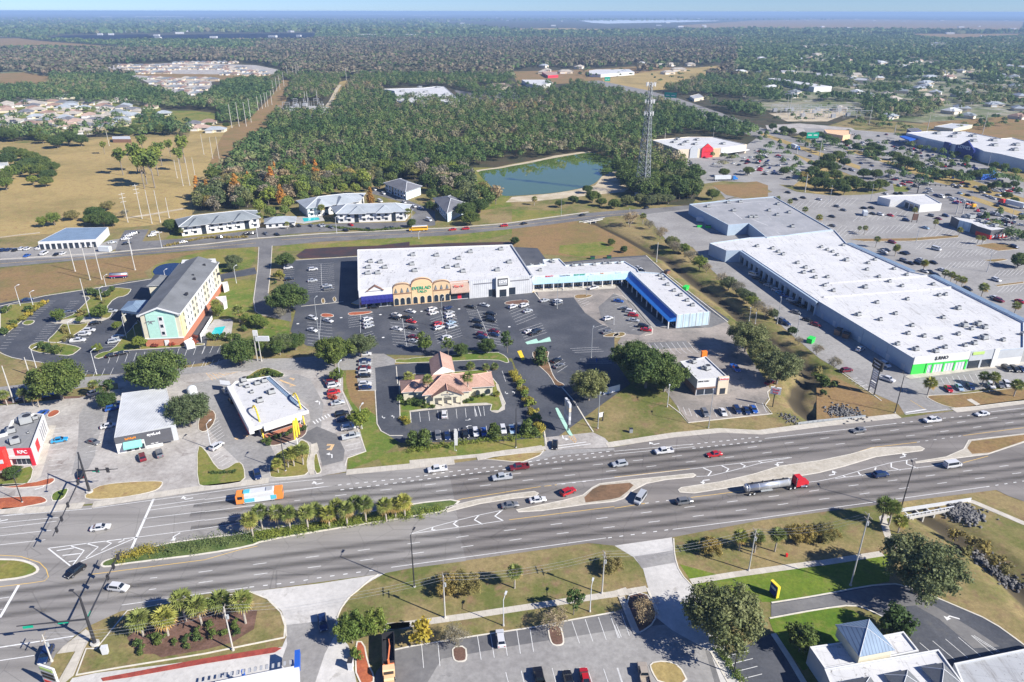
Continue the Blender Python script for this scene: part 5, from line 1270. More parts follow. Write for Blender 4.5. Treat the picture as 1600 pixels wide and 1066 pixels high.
for s in('600,520 770,485 900,620 720,660','860,465 1025,435 1160,590 1010,620','280,575 500,535 620,700 400,740'):pyr(s,5.6,7.2,C2_,'wall_grey','shingle_grey',4.9)
# ---------------------------------------------------- apartments behind the road
def apartment(foot,h,zr,label,roofm,windows_on=0,wall='wall_white',group='apartment buildings with grey hipped roofs'):
 f=P(foot,h);b=Bld('apartment_building',f,label,'apartments',group)
 mb=MB();mb.prism(f,0,h);b.part('wall',mb,wall)
 mb=MB();o,ra,rb,c=hip(mb,f,h,zr,1.2,1,0,1);b.part('roof',mb,[roofm,'trim_white'])
 mb=MB();ridges(mb,o,ra,rb,h,zr,.22)
 # extra cross hips
 b.part('ridge_cap',mb,'metal_light')
 fr=Face(f[windows_on],f[(windows_on+1)%4])
 n=max(3,int(fr.L/4.5))
 for i in range(n):
  u=fr.L*(i+.5)/n
  if i%5==2:
   mb=MB();fr.box(mb,u-1.3,u+1.3,0,h-.3,0,.1);b.part('stair_opening',mb,'window_glass');continue
  for z in(1.0,h/2+.7):
   mb=MB();fr.box(mb,u-.9,u+.9,z,z+1.3,0,.08,0);b.part('window',mb,'window_glass')
  mb=MB();fr.box(mb,u-1.5,u+1.5,h/2-.2,h/2+.5,0,1.1);b.part('balcony',mb,'trim_white')
 return b,f,h,zr
def crosships(b,f,h,zr,roofm,n=2):
 fr=Face(f[0],f[1]);d=Vector(f[3])-Vector(f[0])
 for i in range(n):
  u=fr.L*(i+.75)/(n+.5);w=4.5
  q=[tuple(fr.pt(u-w,2.0)),tuple(fr.pt(u+w,2.0)),tuple(fr.pt(u+w,-d.length*.5)),tuple(fr.pt(u-w,-d.length*.5))]
  mb=MB();hip(mb,q,h,zr-.2,.8,1,0,1);b.part('cross_roof',mb,[roofm,'trim_white'])
a_=apartment('282,353.5 404,340 399,330 277,343.5',6.2,9.6,'two-storey apartment block with grey hipped roof, left of the others by the road','shingle_bluegrey');crosships(*a_,'shingle_bluegrey',3)
a_=apartment('527,333.5 632,330 640,321 520,324',6.2,9.8,'two-storey pale apartment block with silver roof behind the yellow bus','shingle_silver');crosships(*a_,'shingle_silver',2)
a_=apartment('480,325 560,314.5 568,303 466,314',6.2,10.0,'white apartment block with silver roof beside the small turquoise pool','shingle_silver');crosships(*a_,'shingle_silver',2)
a_=apartment('602,286 634,299 657,291 627,280',6.2,9.4,'dark grey apartment block tucked against the woodland','shingle_dark',wall='wall_pale_blue')
a_=apartment('679,310 699,332 728,318 703,306',6.2,9.4,'dark grey hipped apartment block half hidden by a round oak','shingle_dark',wall='wall_pale_blue')
for s,lb in(('415,349 460,346 461,339 415,342','low clubhouse with silver hipped roof between the two apartment groups'),):
 f=P(s,3.2);b=Bld('clubhouse',f,lb,'clubhouse');mb=MB();mb.prism(f,0,3.2);b.part('wall',mb,'wall_white');mb=MB();hip(mb,f,3.2,5.6,1,1,0,1);b.part('roof',mb,['shingle_silver','trim_white'])
 fr=Face(f[0],f[1]);windows(b,fr,[fr.L*t for t in(.15,.38,.62,.85)],[.8],1.6,1.4)
WH=flat('warehouse','59,378 150,374 169,355 103,356',4.6,'wall_white','metal_roof_blue','long metal-roofed workshop with open bays beside the road at far left',par=.05,cat='warehouse')
fr=Face(*P('59,378 150,374',4.6))
for i in range(10):
 mb=MB();fr.box(mb,fr.L*(i+.15)/10,fr.L*(i+.8)/10,.1,3.2,0,.1);WH.part('bay_door',mb,'window_glass')
SHD=flat('farm_shed','V1:703,150 700,133 810,131 818,150',3.5,'wall_brown','metal_roof_white','open grey farm shed at the edge of the dry field',par=.05,cat='shed')
FB=flat('farm_building','V1:-60,320 45,315 50,290 20,278 -60,280',4,'wall_white','metal_roof_white','white-roofed outbuilding among trees at the left edge',par=.1,cat='building')
# ---------------------------------------------------- far stores
T=flat('farm_supply_store','RS:150,230 610,190 920,192 1335,285 1000,330 480,350',8.0,'wall_sand','roof_white_clean','big store with white roof and red gabled entrance beside the woodland',cap='trim_white',cat='store')
ff=Face(*P('RS:480,350 1000,330',8.0));L_=ff.L
def rx(x):return(x-480)/520*L_
mb=MB();ff.shape(mb,[(rx(770),0),(rx(905),0),(rx(905),8.4),(rx(835),12.4),(rx(770),8.4)],0,1.2);T.part('red_gable',mb,'wall_red')
mb=MB();ff.shape(mb,[(rx(790),5.2),(rx(880),5.2),(rx(835),7.5)],1.2,1.5);ff.shape(mb,[(rx(775),9.2),(rx(895),9.2),(rx(835),11.4)],1.2,1.4);T.part('gable_trim',mb,'letter_red')
mb=MB();ff.shape(mb,ff.arch(rx(625),rx(720),0,7.5,3,10),0,.8);T.part('arched_front',mb,'wall_grey')
mb=MB();ff.box(mb,rx(915),rx(1000),0,7.6,0,.6);T.part('brick_panel',mb,'wall_tan')
fg=Face(*P('RS:1000,330 1335,285',8.0));mb=MB();fg.box(mb,fg.L*.03,fg.L*.72,3.8,7.8,0,.4);T.part('grey_panel',mb,'wall_grey');mb=MB();fg.box(mb,fg.L*.06,fg.L,3.2,3.8,0,4);T.part('canopy',mb,'trim_white')
mb=MB();fg.box(mb,fg.L*.06,fg.L*.72,.2,3.0,0,.2);T.part('shop_window',mb,'window_glass')
mb=MB();f4=Face(*P('RS:150,230 480,350',8.0));f4.box(mb,0,f4.L,2.2,4.2,0,.2);T.part('blue_band',mb,'wall_blue_grey')
units(T,'RS:475,228 425,265 715,235 525,295 690,290 1040,285 585,260',(4,3,1.6),.6)
Lw=flat('home_improvement_store','LW:265,200 500,183 940,186 1340,265 1470,255 1750,330 1750,540 1330,440 1150,410 1060,370 860,340 500,262',9.5,'wall_white','roof_white_clean','huge white home improvement store with navy gabled entrance',cap='trim_white',cat='store')
lf_=Face(*P('LW:500,262 1150,410',9.5));
def lx(x):return(x-500)/650*lf_.L
mb=MB();lf_.shape(mb,[(lx(860),0),(lx(1060),0),(lx(1060),8.5),(lx(1040),10),(lx(970),15.5),(lx(905),11),(lx(860),10)],0,1.5);lf_.box(mb,lx(720),lx(785),2.5,10.2,0,1.2);Lw.part('navy_front',mb,'wall_navy')
text("LOWE'S",lf_,lx(955),9.2,4.2,'letter_white',Lw.r,1.7)
mb=MB();lf_.box(mb,lx(500),lx(720),3,7.5,0,.3);Lw.part('grey_band',mb,'wall_grey')
mb=MB();mb.prism(P('LW:185,240 330,222 445,255 300,285',7),6.0,7.0,bottom=True);Lw.part('lumber_canopy',mb,'wall_royal')
units(Lw,'LW:615,215 790,250 845,212 1020,245 1025,300 1250,293 1260,350 1510,345 1490,402',(5,4,2),.3)
gd=MB();cc=P('LW:1330,440 1600,470 1750,500 1560,560 1400,520',4)
GC=Bld('garden_centre',cc,'cream translucent garden centre roof attached to the huge store','garden centre');gd.prism(cc,4.5,5,bottom=True);GC.part('roof',gd,'wall_cream')
gd=MB();gd.prism(offset(cc,.8)[1],0,4.5);GC.part('wall',gd,'wall_grey')
WA=flat('wholesale_warehouse','UB:205,102 540,92 650,80 715,82 850,200 745,215 605,185 500,225 320,200 300,118',10,'wall_white','roof_white_clean','big white-roofed warehouse standing alone in the woodland',cat='warehouse')
units(WA,'UB:370,125 450,140 515,90 565,130 640,165 700,180 500,140 460,165 585,155 665,92 405,165 735,150',(6,4,2.2),.3)
GS=flat('auto_shop','PK:250,100 365,90 690,80 840,165 640,180 500,130 365,130',5.0,'wall_white','roof_white_clean','white flat-roofed tyre shop with open service bays by the far highway',cat='shop')
gs=Face(*P('PK:500,130 640,180',5.0))
for i in range(3):
 mb=MB();gs.box(mb,gs.L*(.06+.31*i),gs.L*(.3+.31*i),.1,3.6,0,.1);GS.part('bay_door',mb,'window_glass')
DN=flat('diner','PK:930,280 1010,290 1080,275 1330,370 1460,395 1300,415 1170,375 1120,350 1000,320',5.5,'wall_charcoal','roof_white','dark grey diner with red trim in the right-hand parking lot',cat='restaurant')
dn=Face(*P('PK:1170,375 1300,415',5.5));mb=MB();dn.box(mb,0,dn.L,.1,2.6,0,.2);DN.part('red_base',mb,'wall_bright_red')
dn2=Face(*P('PK:1300,415 1460,395',5.5));mb=MB();dn2.box(mb,0,dn2.L,.1,2.4,0,.2);DN.part('red_base',mb,'wall_bright_red')
for i in range(4):
 mb=MB();dn2.box(mb,dn2.L*(.1+.22*i),dn2.L*(.24+.22*i),.8,2.6,.2,.3);DN.part('window',mb,'wall_white')
dn=Face(*P('PK:1000,320 1120,350',5.5));mb=MB();dn.box(mb,.2,dn.L-.2,0,5.6,0,.2);DN.part('ribbed_front',mb,'wall_ribbed_pale_blue')
units(DN,'PK:1100,300,1.5 1200,335 1060,295 1260,350 1330,380',(3,2.5,1.5),.3)
OS=flat('orange_shop','US:860,500 1185,510 1190,560 1100,575 900,545',5,'wall_peach','wall_peach','orange stucco shop beside the far highway',cat='shop')
HOUSES=[]
for s,h,w_,r_,lb in(('UM:80,185 300,185 340,210 240,235 130,215',6,'wall_white','roof_white_clean','white-roofed store above the woodland, left of the red-roofed shop'),
     ('UM:250,120 370,118 385,145 300,150',5,'wall_red','shingle_terracotta','small shop with red front beyond the woodland'),
     ('UM:640,110 700,100 980,98 1020,120 740,140 650,135',6,'wall_white','roof_white_clean','long white car dealership beyond the dry meadow'),
     ('UM:1480,320 1560,300 1600,330 1520,345',4,'wall_sand','roof_pale_grey','small sand-coloured shop beside the upper highway'),
     ('UB:1110,55 1250,55 1280,85 1130,85',5,'wall_sand','shingle_terracotta','long terracotta-roofed building beyond the white warehouse'),
     ('U4:0,490 50,488 400,540 290,545',8,'wall_white','roof_white_clean','long white-roofed building in the trees above the substation'),
     ('U4:300,455 400,458 405,475 310,472',6,'wall_sand','roof_pale_grey','grey-roofed school block among trees at upper right'),
     ('U4:80,440 165,440 185,450 90,455',6,'wall_sand','roof_pale_grey','pale school block among trees, left of the others'),
     ('U4:510,480 620,492 655,505 540,500',6,'wall_sand','roof_pale_grey','long school block among trees, right of the others'),
     ('V4:870,85 935,80 960,95 900,105',6,'wall_navy','shingle_dark','dark-roofed house touching the back of the huge store'),
     ('V4:1040,70 1150,50 1280,60 1160,85',4,'wall_cream','metal_roof_white','long low white-roofed motel behind the huge store'),
     ('V4:1320,340 1420,345 1440,370 1340,375',4,'tent_blue','awning_blue','blue striped canopy beside the far parking lot')):
 b=flat('shop_building' if 'shop' in lb else 'commercial_building',s,h,w_,r_,lb,par=.2,cat='building')
 HOUSES+=b.f;HOUSES+=[((p[0]+q[0])/2,(p[1]+q[1])/2)for p,q in zip(b.f,b.f[1:])]
# roadside houses, upper left: each with hip roof, walls and a garage door
def house(x,y,w,d,rot,roofm,label,h=3.0,t='P',wall='wall_cream',group=None):
 cx,cy=gt(t,x,y);ca,sa=math.cos(rot),math.sin(rot);HOUSES.append((cx,cy))
 f=[(cx+a*ca-b_*sa,cy+a*sa+b_*ca)for a,b_ in((-w/2,-d/2),(w/2,-d/2),(w/2,d/2),(-w/2,d/2))]
 b=Bld('house',f,label,'house',group)
 mb=MB();mb.prism(f,0,h);mb.box((f[0][0]*.75+f[1][0]*.25+sa*2,f[0][1]*.75+f[1][1]*.25-ca*2,h/2),(w*.4,4.5,h),rot);b.part('wall',mb,wall)
 mb=MB();hip(mb,f,h,h+min(w,d)*.24,.6,1,0,1)
 g=[(f[0][0]*(1-t_)+f[1][0]*t_+sa*o_,f[0][1]*(1-t_)+f[1][1]*t_-ca*o_)for t_,o_ in((.05,4.4),(.45,4.4),(.45,-5),(.05,-5))]
 hip(mb,g,h,h+min(w,d)*.2,.5,1,0,1);b.part('roof',mb,[roofm,'trim_white'])
 fr=Face(f[0],f[1]);mb=MB();fr.box(mb,w*.1,w*.4,.1,2.3,4.25,4.35);b.part('garage_door',mb,'trim_white')
 mb=MB();fr.box(mb,w*.6,w*.85,.9,2.2,0,.1);b.part('window',mb,'window_glass')
 return b
hs=[(430,265,'tan','pale gabled'),(290,290,'brown','brown'),(330,385,'dark','dark slate'),(780,330,'silver','silver white'),(880,300,'silver','long silver'),(930,385,'terracotta','terracotta'),(1060,330,'silver','pale blue'),
 (1130,425,'terracotta','orange tile'),(1250,380,'tan','wide tan'),(1300,305,'brown','dark brown'),(1480,385,'bluegrey','blue-grey'),(650,440,'tan','sand coloured'),(610,395,'brown','grey-brown'),(1560,300,'silver','white gabled'),
 (950,505,'terracotta','low orange'),(720,510,'terracotta','long orange'),(1200,485,'dark','steep dark'),(1350,560,'bluegrey','big grey'),(1090,555,'dark','charcoal'),(1070,630,'tan','pale shed-like'),(880,560,'terracotta','small orange'),
 (60,470,'tan','faded tan'),(170,500,'tan','dusty tan'),(90,360,'terracotta','small clay'),(460,440,'silver','bright white'),(820,455,'silver','plain silver'),(1540,495,'silver','white flat'),(850,190,'bluegrey','lone blue-grey'),(1000,25,'tan','isolated tan'),(1500,230,'tan','far tan')]
for i,(x,y,r_,ad)in enumerate(hs):
 house(x,y,15+(i*7)%6,11+(i*5)%4,.15+(i%3)*.12+(1.57 if i%5==3 else 0),'shingle_'+r_,'house with %s roof in the upper left neighbourhood, %s'%(ad,'front rows' if y>420 else 'back rows'),t='HS',wall=('wall_cream','wall_white','wall_sand')[i%3],group='houses in the upper left neighbourhood')
for i,(x,y,r_,lb)in enumerate(((100,565,'silver','silver-roofed house left of the playing field'),(345,490,'brown','maroon-roofed house at the corner of the playing field'),(190,575,'silver','white-walled house with grey roof below the playing field'),
        (470,555,'silver','pale flat house beside the playing field'),(760,655,'dark','dark-roofed house beside the curved white fence'),(900,640,'brown','round-gabled brown house by the power lines'))):
 house(x,y,17,13,.2,'shingle_'+r_,lb,t='SD',group='houses around the playing field')
house(*(315,203),20,12,.1,'shingle_terracotta','orange-roofed house at the head of the dry field',group='houses around the playing field')
house(*(338,206),20,12,.1,'shingle_silver','pale blue-grey house at the head of the dry field',group='houses around the playing field')
# the new subdivision: rows of near-identical houses
k=0
for row,(x0,y0,x1,y1,n)in enumerate(((20,85,540,88,10),(560,60,1180,55,12),(80,115,620,118,11),(640,85,1260,105,12),(20,150,520,155,10),(1020,165,1480,175,9),(650,115,1150,120,9),(1060,130,1440,145,7),(330,205,640,225,7),(340,250,880,262,11),(660,210,980,225,7),(430,290,860,315,8),(620,340,860,360,5))):
 for i in range(n):
  t=(i+.5)/n
  house(x0+(x1-x0)*t+random.uniform(-8,8),y0+(y1-y0)*t+random.uniform(-4,4),random.uniform(12,18),12,random.choice((.1,.3,1.5))+random.uniform(-.15,.15),('shingle_dark','shingle_bluegrey','shingle_tan','shingle_brown')[(i*3+row)%4],
   'new tract house with grey or tan roof in the far subdivision',t='SD',wall='wall_sand',group='identical new houses in the far subdivision',h=3)
# houses peeking out of the wooded suburb on the right
for i,(x,y,r_)in enumerate(((370,290,'silver'),(270,370,'terracotta'),(340,385,'tan'),(500,385,'terracotta'),(690,392,'silver'),(940,385,'terracotta'),(1010,400,'tan'),(1125,325,'silver'),(1260,465,'terracotta'),(1130,490,'brown'),
        (1180,520,'silver'),(1010,490,'silver'),(1040,587,'silver'),(980,610,'tan'),(1050,640,'terracotta'),(1410,665,'silver'),(1240,735,'bluegrey'),(1570,610,'silver'),(490,300,'terracotta'),(620,430,'tan'),
        (1430,520,'silver'),(1560,690,'silver'),(1570,740,'brown'),(440,690,'tan'),(750,740,'silver'),(735,320,'silver'),(1020,288,'silver'),(540,310,'terracotta'),(1340,300,'tan'),(1500,420,'silver'))):
 house(x,y,20+(i*5)%8,13,(i*.7)%1.5,'shingle_'+r_,'small %s-roofed house showing through the trees of the upper right suburb'%r_,t='U4',wall='wall_sand',group='%s-roofed houses in the wooded suburb'%r_,h=3.5)
pl=PP('0,164 60,160 180,164 215,176 215,196 150,203 60,203 0,200');k=0
while k<34:
 x,y=random.uniform(0,215),random.uniform(160,205)
 if not inside(x,y,pl):continue
 X_,Y_=G(x,y)
 if min((X_-a)**2+(Y_-b_)**2 for a,b_ in HOUSES)<380:continue
 k+=1;house(x,y,random.uniform(14,19),12,random.choice((.2,1.7))+random.uniform(-.2,.2),random.choice(('shingle_bluegrey','shingle_tan','shingle_dark','shingle_brown')),'grey or brown roofed house packed into the upper left neighbourhood',wall='wall_sand',group='ordinary houses of the upper left neighbourhood')
pl=PP('1150,110 1220,72 1600,66 1600,178 1460,182 1350,170 1190,150');k=0
while k<60:
 x,y=random.uniform(1150,1600),66+112*random.random()**.8
 if not inside(x,y,pl):continue
 X_,Y_=G(x,y)
 if min((X_-a)**2+(Y_-b_)**2 for a,b_ in HOUSES)<1600:continue
 k+=1;house(x,y,random.uniform(16,34),14,random.uniform(0,1.5),random.choice(('shingle_silver','shingle_tan','metal_roof_white','shingle_bluegrey')),'small pale or grey roofed building half hidden in the upper right suburb',wall='wall_sand',h=4,group='plain buildings of the upper right suburb')
for i in range(14):
 house(random.uniform(820,1120),random.uniform(101,116),random.uniform(18,34),14,random.uniform(0,1.5),random.choice(('shingle_silver','metal_roof_white','shingle_tan')),'small roadside building beyond the dry meadow',wall='wall_sand',h=4.5,group='small buildings beyond the dry meadow')
# ============================================================ VEGETATION
def leaves(centers,radii,n_per,size,flat_=.0,up=.25):
 """many leaf-sized quads scattered over clump shells"""
 cs=np.repeat(centers,n_per,0);rs=np.repeat(radii,n_per)[:,None]
 n=len(cs)
 d=rng.normal(size=(n,3));d/=np.linalg.norm(d,axis=1)[:,None]
 p=cs+d*rs*rng.uniform(.3,1.3,(n,1))*np.array([1,1,.8])
 nrm=d*.9+rng.normal(size=(n,3))*.5+np.array([0,0,up]);nrm/=np.linalg.norm(nrm,axis=1)[:,None]
 a=np.cross(nrm,rng.normal(size=(n,3)));a/=np.linalg.norm(a,axis=1)[:,None];b=np.cross(nrm,a)
 s=(size*rng.uniform(.6,1.35,n))[:,None]*.5
 s2=s*rng.uniform(.5,1,(n,1))
 co=np.stack([p-a*s-b*s2,p+a*s-b*s2*.6,p+a*s*.8+b*s2,p-a*s*.7+b*s2],1).reshape(-1,3)
 return co
def crown_mesh(name,R_,H0,H1,nclump,nper,leaf,mat,cr=.34,seed=0,shape='round'):
 r=np.random.default_rng(seed)
 C=[];Rr=[]
 hc=(H0+H1)/2;hh=(H1-H0)/2
 while len(C)<nclump:
  q=r.uniform(-1,1,3)
  l=np.linalg.norm(q)
  if l>1 or l<.3:continue
  if shape=='cone':
   zz=(q[2]+1)/2;k=(1-zz)**.8+.08
   C.append([q[0]*R_*k,q[1]*R_*k,H0+zz*(H1-H0)]);Rr.append(R_*cr*(k+.3));continue
  z=q[2]
  if z<-.55 and r.random()<.7:continue
  ang=math.atan2(q[1],q[0]);wob=1+.16*math.sin(3*ang+seed)+.12*math.sin(5*ang+seed*2)
  C.append([q[0]*R_*wob*(1-cr*.6),q[1]*R_*wob*(1-cr*.6),hc+z*hh*(1-cr*.5)]);Rr.append(R_*cr*r.uniform(.6,1.15))
 co=leaves(np.array(C),np.array(Rr),nper,leaf)
 q=np.arange(len(co)).reshape(-1,4)
 return npmesh(name,co,q,mat),C
def trunk_mesh(name,H0,R_,r0,C,mat='bark',nl=7):
 mb=MB();mb.tube((0,0,-.2),(0,0,H0*.8),r0,r0*.75,8)
 for i in range(nl):
  c=C[(i*7)%len(C)]
  m_=(c[0]*.45,c[1]*.45,(H0*.8+c[2])/2-.2)
  mb.tube((0,0,H0*.75),m_,r0*.55,r0*.35,6);mb.tube(m_,c,r0*.35,r0*.12,5)
 me=bpy.data.meshes.new(name);me.from_pydata(mb.v,[],mb.f);me.materials.append(MATS[mat]);me.update()
 return me
PROTO={}
def proto(key,R_,H0,H1,ncl,nper,leaf,mat,tr=.35,nv=3,cr=.34,shape='round',tm='bark'):
 L=[]
 for s in range(nv):
  cm,C=crown_mesh('crown',R_,H0,H1,ncl,nper,leaf,mat,cr,seed=hash(key)%1+s*5+len(PROTO),shape=shape)
  L.append((cm,trunk_mesh('trunk',H0,R_,tr,C,tm)))
 PROTO[key]=(L,R_,H1)
proto('oak',6,2.2,9,210,115,.34,'leaf_oak',cr=.19)
proto('oakg',6,2.2,9,200,95,.30,'leaf_oak_grey',cr=.17)
proto('deep',4,1.0,7,130,90,.28,'leaf_deep',.25,2,.22)
proto('bright',3,1.4,6,90,70,.25,'leaf_bright',.16,2,.22)
proto('yel',2,1.0,4,22,50,.35,'leaf_yellow',.1,1)
proto('olive',3,.6,3.6,80,80,.2,'leaf_olive',.14,2,.22)
proto('bare',3,1.2,5,40,60,.18,'leaf_bare',.14,2,.3)
proto('thin',2.2,2,6.5,18,40,.35,'leaf_oak',.1,2,.3)
proto('cyp',2.6,1,12,40,60,.55,'leaf_rust',.22,1,.4,'cone')
proto('shrub',1,.1,1.3,12,45,.22,'leaf_deep',.05,1,.4)
proto('shruby',1,.1,1.3,12,45,.22,'leaf_yellow',.05,1,.4)
proto('shrubb',1,.1,1.3,12,45,.22,'leaf_bright',.05,1,.4)
proto('shrubo',1,.1,1.3,10,40,.22,'leaf_olive',.05,1,.4)
proto('shrubr',1,.1,1.3,10,40,.22,'leaf_red',.05,1,.4)
proto('cone',1.7,.2,5,26,60,.35,'leaf_oak',.1,1,.42,'cone')
proto('dense',2,.2,4.4,40,90,.28,'leaf_deep',.12,1,.3)
# medium detail for woodland edge
proto('woak',6,2,11,60,50,.8,'leaf_oak',.3,3)
proto('wgrn',5.5,2,11,60,46,.75,'leaf_bright',.3,1)
proto('wgry',5.5,2,11.5,60,44,.7,'leaf_oak_grey',.28,2,.3)
proto('wbar',5,2,12,40,24,.75,'leaf_bare',.25,2,.3)
proto('wrst',2.6,1,14,30,30,.9,'leaf_rust',.25,1,.4,'cone')
proto('woliv',5,2,10,50,44,.7,'leaf_olive',.25,1,.32)
proto('pine',4,9,16,22,40,.9,'leaf_bright',.3,2,.36)
def palm_mesh(seed,H,fr=34,fl=1.9):
 r=np.random.default_rng(seed);mb=MB();dry=MB();tr=MB()
 lx_,ly_=r.normal()*.25,r.normal()*.25
 pts=[(lx_*(i/5)**2,ly_*(i/5)**2,H*i/5)for i in range(6)]
 for a,b_ in zip(pts,pts[1:]):tr.tube(a,b_,.24-.01*a[2]/H,.23,8)
 top=Vector(pts[-1])
 for k in range(fr):
  az=k*2.4+r.normal()*.15;el=1.25-2.0*(k/fr)+r.normal()*.1
  tgt=dry if k>fr*.8 else mb
  d=Vector((math.cos(az)*math.cos(el),math.sin(az)*math.cos(el),math.sin(el)));side=Vector((-math.sin(az),math.cos(az),0));upv=side.cross(d)*-1
  st=top+d*fl*.42
  for j in range(-3,4):
   an=j*.36;dd=(d*math.cos(an)+side*math.sin(an));L=fl*(.75-.05*abs(j))*r.uniform(.85,1.1)
   p1=st+dd*L*.55-Vector((0,0,.06));p2=st+dd*L-Vector((0,0,.38*fl*.4))
   w=.13*fl/1.9;n_=dd.cross(upv if upv.length else Vector((0,0,1))).normalized()*w
   tgt.add([tuple(st),tuple(p1+n_),tuple(p2),tuple(p1-n_)],[(0,1,2,3)])
  tgt.tube(tuple(top),tuple(st),.03,.02,4,cap=False)
 c=MB();c.v=mb.v+dry.v;c.f=mb.f+[tuple(i+len(mb.v)for i in f_)for f_ in dry.f];c.m=[0]*len(mb.f)+[1]*len(dry.f)
 me=bpy.data.meshes.new('crown');me.from_pydata(c.v,[],c.f);me.materials.append(MATS['leaf_palm']);me.materials.append(MATS['leaf_palm_dry']);me.polygons.foreach_set('material_index',c.m);me.update()
 t=bpy.data.meshes.new('trunk');t.from_pydata(tr.v,[],tr.f);t.materials.append(MATS['bark_palm']);t.update()
 return me,t
PROTO['palm']=([palm_mesh(s,4.6+.5*s,40,2.3)for s in range(3)],2.2,7)
PROTO['tallpalm']=([palm_mesh(s+9,8.2,34,2.0)for s in range(2)],2.0,10)
PROTO['lowpalm']=([palm_mesh(s+19,2.0,34,2.2)for s in range(2)],2.0,4)
TREES=[]
def tree_at(kind,X_,Y_,s,label,group=None,cat='tree',name=None,z=0.0,sz=None):
 L,R_,H_=PROTO[kind];cm,tm=L[random.randrange(len(L))]
 nm=name or('palm_tree' if 'palm' in kind else 'shrub' if kind.startswith('shrub')else 'tree')
 r=empty(nm,(X_,Y_,z),random.uniform(0,6.28));r.scale=(s,s,sz or s)
 link('crown',cm,r);link('trunk',tm,r)
 tag(r,label,cat,group);TREES.append(r)
 return r
def trees(kind,s,labels,group=None,name=None,cat=None):
 """s: 'tile:x,y,R ...' x,y the crown centre in the picture, R the crown radius in metres"""
 t='P'
 if ':' in s:t,s=s.split(':')
 L,R_,H_=PROTO[kind]
 qs=s.split()
 if isinstance(labels,str)and '#' in labels:
  top='from the top' in labels;cc=[tuple(map(float,q.split(',')[:2]))for q in qs];rk=sorted(range(len(qs)),key=lambda j:cc[j][1 if top else 0]);o_=[rk.index(j)for j in range(len(qs))]
  base=labels.split('#')[0];labels=[base+ordn(o_[j])+(' from the top' if top else ' from the left')for j in range(len(qs))]if len(qs)>1 else base.rstrip(', ')
 for i,q in enumerate(qs):
  c=[float(v)for v in q.split(',')];k=c[2]/R_ if len(c)>2 else 1
  zc={'palm':5.0,'tallpalm':8.2,'lowpalm':2.0,'pine':12.5,'thin':4.3}.get(kind,H_*.6)*k
  if 'palm' in kind:zc={'palm':5.0,'tallpalm':8.2,'lowpalm':2.2}[kind]*k
  x,y=gt(t,c[0],c[1],zc)
  lb=labels[i]if isinstance(labels,list)else labels.replace('#',ordn(i))
  tree_at(kind,x,y,k,lb,group,cat or('palm' if 'palm' in kind else 'shrub' if kind.startswith('shrub')else 'tree'),name)
trees('palm','C2:265,130,2.2 320,85,2.2 415,85,2.2 485,95,2.2 590,90,2.2 640,55,2.2 715,75,2.2 770,45,2.0 820,70,2.2 870,30,2.1 930,40,2.3 1050,40,2.2 1105,25,2.1 1160,15,2.3','palm in the long hedged median, # from the left','palms in the long highway median')
trees('palm','C1:805,690,2.4 950,680,2.5 1055,600,2.4 1150,625,2.4','palm in the mulched corner bed, # from the left','palms in the corner bed')
trees('palm','C2:85,580,2.5 215,610,2.5',['big palm behind the leaning white utility pole','big palm at the right end of the mulched corner bed'],'palms in the corner bed')
trees('palm','C3:612,435,1.9',['lone palm in the middle of the south grass verge'])
trees('palm','C4:740,220,1.9 830,230,1.9 950,220,2.0','palm on the verge left of the round clinic lawn, # from the left','palms on the south verge')
trees('palm','C5:385,45,2.4 430,60,2.2 480,120,1.8',['tall palm beside the culvert railing','second palm leaning on the culvert railing','short palm at the culvert mouth'])
trees('palm','B2:660,610,2.2 730,600,2.2 620,640,1.8 545,690,1.6','palm on the burger restaurant front lawn, # listed from the middle','palms on the burger lawn')
trees('palm','B5:848,80,2.3 1255,30,1.9 1335,45,2.0 1505,95,2.2','palm in the kerbed strip before the green-fronted shop, # from the left','palms before the shopping centre')
trees('tallpalm','BK:530,420,2.0 1070,390,2.1',['tall palm at the left of the bank entrance','tall palm at the right of the bank entrance'],'palms round the bank')
trees('lowpalm','BK:240,370,1.8 1120,230,1.7 1330,250,1.4 1450,240,1.4 1400,560,1.1 1480,620,1.1','short palm round the tile-roofed bank, # clockwise','palms round the bank')
trees('palm','PK:590,235,1.9 785,345,1.7 1010,410,1.8 1180,490,1.6 1225,490,1.6 240,505,1.9 425,580,1.9 685,725,1.9 130,400,1.7 80,390,1.4','palm in the shopping centre lot, # of those by the diner and shop row','palms in the right-hand parking lot')
trees('palm','A5:960,220,1.8 1010,235,1.8 1050,260,1.8 1090,285,1.9 1245,345,2.4 1495,480,1.9 800,160,1.8 585,45,1.8','palm along the east side of the white-roofed mall, # listed','palms along the mall east side')
trees('palm','V4:140,540,1.9 65,520,1.7 320,640,2.2 235,590,2.0','palm behind the grey-roofed store, # listed','palms behind the grey-roofed store')
trees('palm','V3:140,520,2.1 820,635,2.1',['lone palm on the lawn beside the pond','palm at the corner of the canal lane'])
trees('palm','A2:80,470,2.2 250,500,2.6','palm on the lawn behind the hotel, #','palms behind the hotel')
trees('palm','B1:30,180,1.8 165,170,1.7 230,190,1.7 275,200,1.6 700,110,1.7','palm along the back of the chicken restaurant lot, # from the left','palms behind the restaurant lots')
trees('palm','AP:240,500,1.8 575,450,1.9 820,390,2.2 1130,350,2.4 1350,370,1.8 1440,430,1.6','palm in front of the left apartment block, # from the left','palms at the apartments')
trees('palm','AQ:240,320,2.4 370,380,1.8 605,380,1.8 1010,350,2.4 860,115,1.8 930,155,1.8 1240,220,2.0 1255,290,1.8','palm among the right-hand apartment blocks, # listed','palms at the apartments')
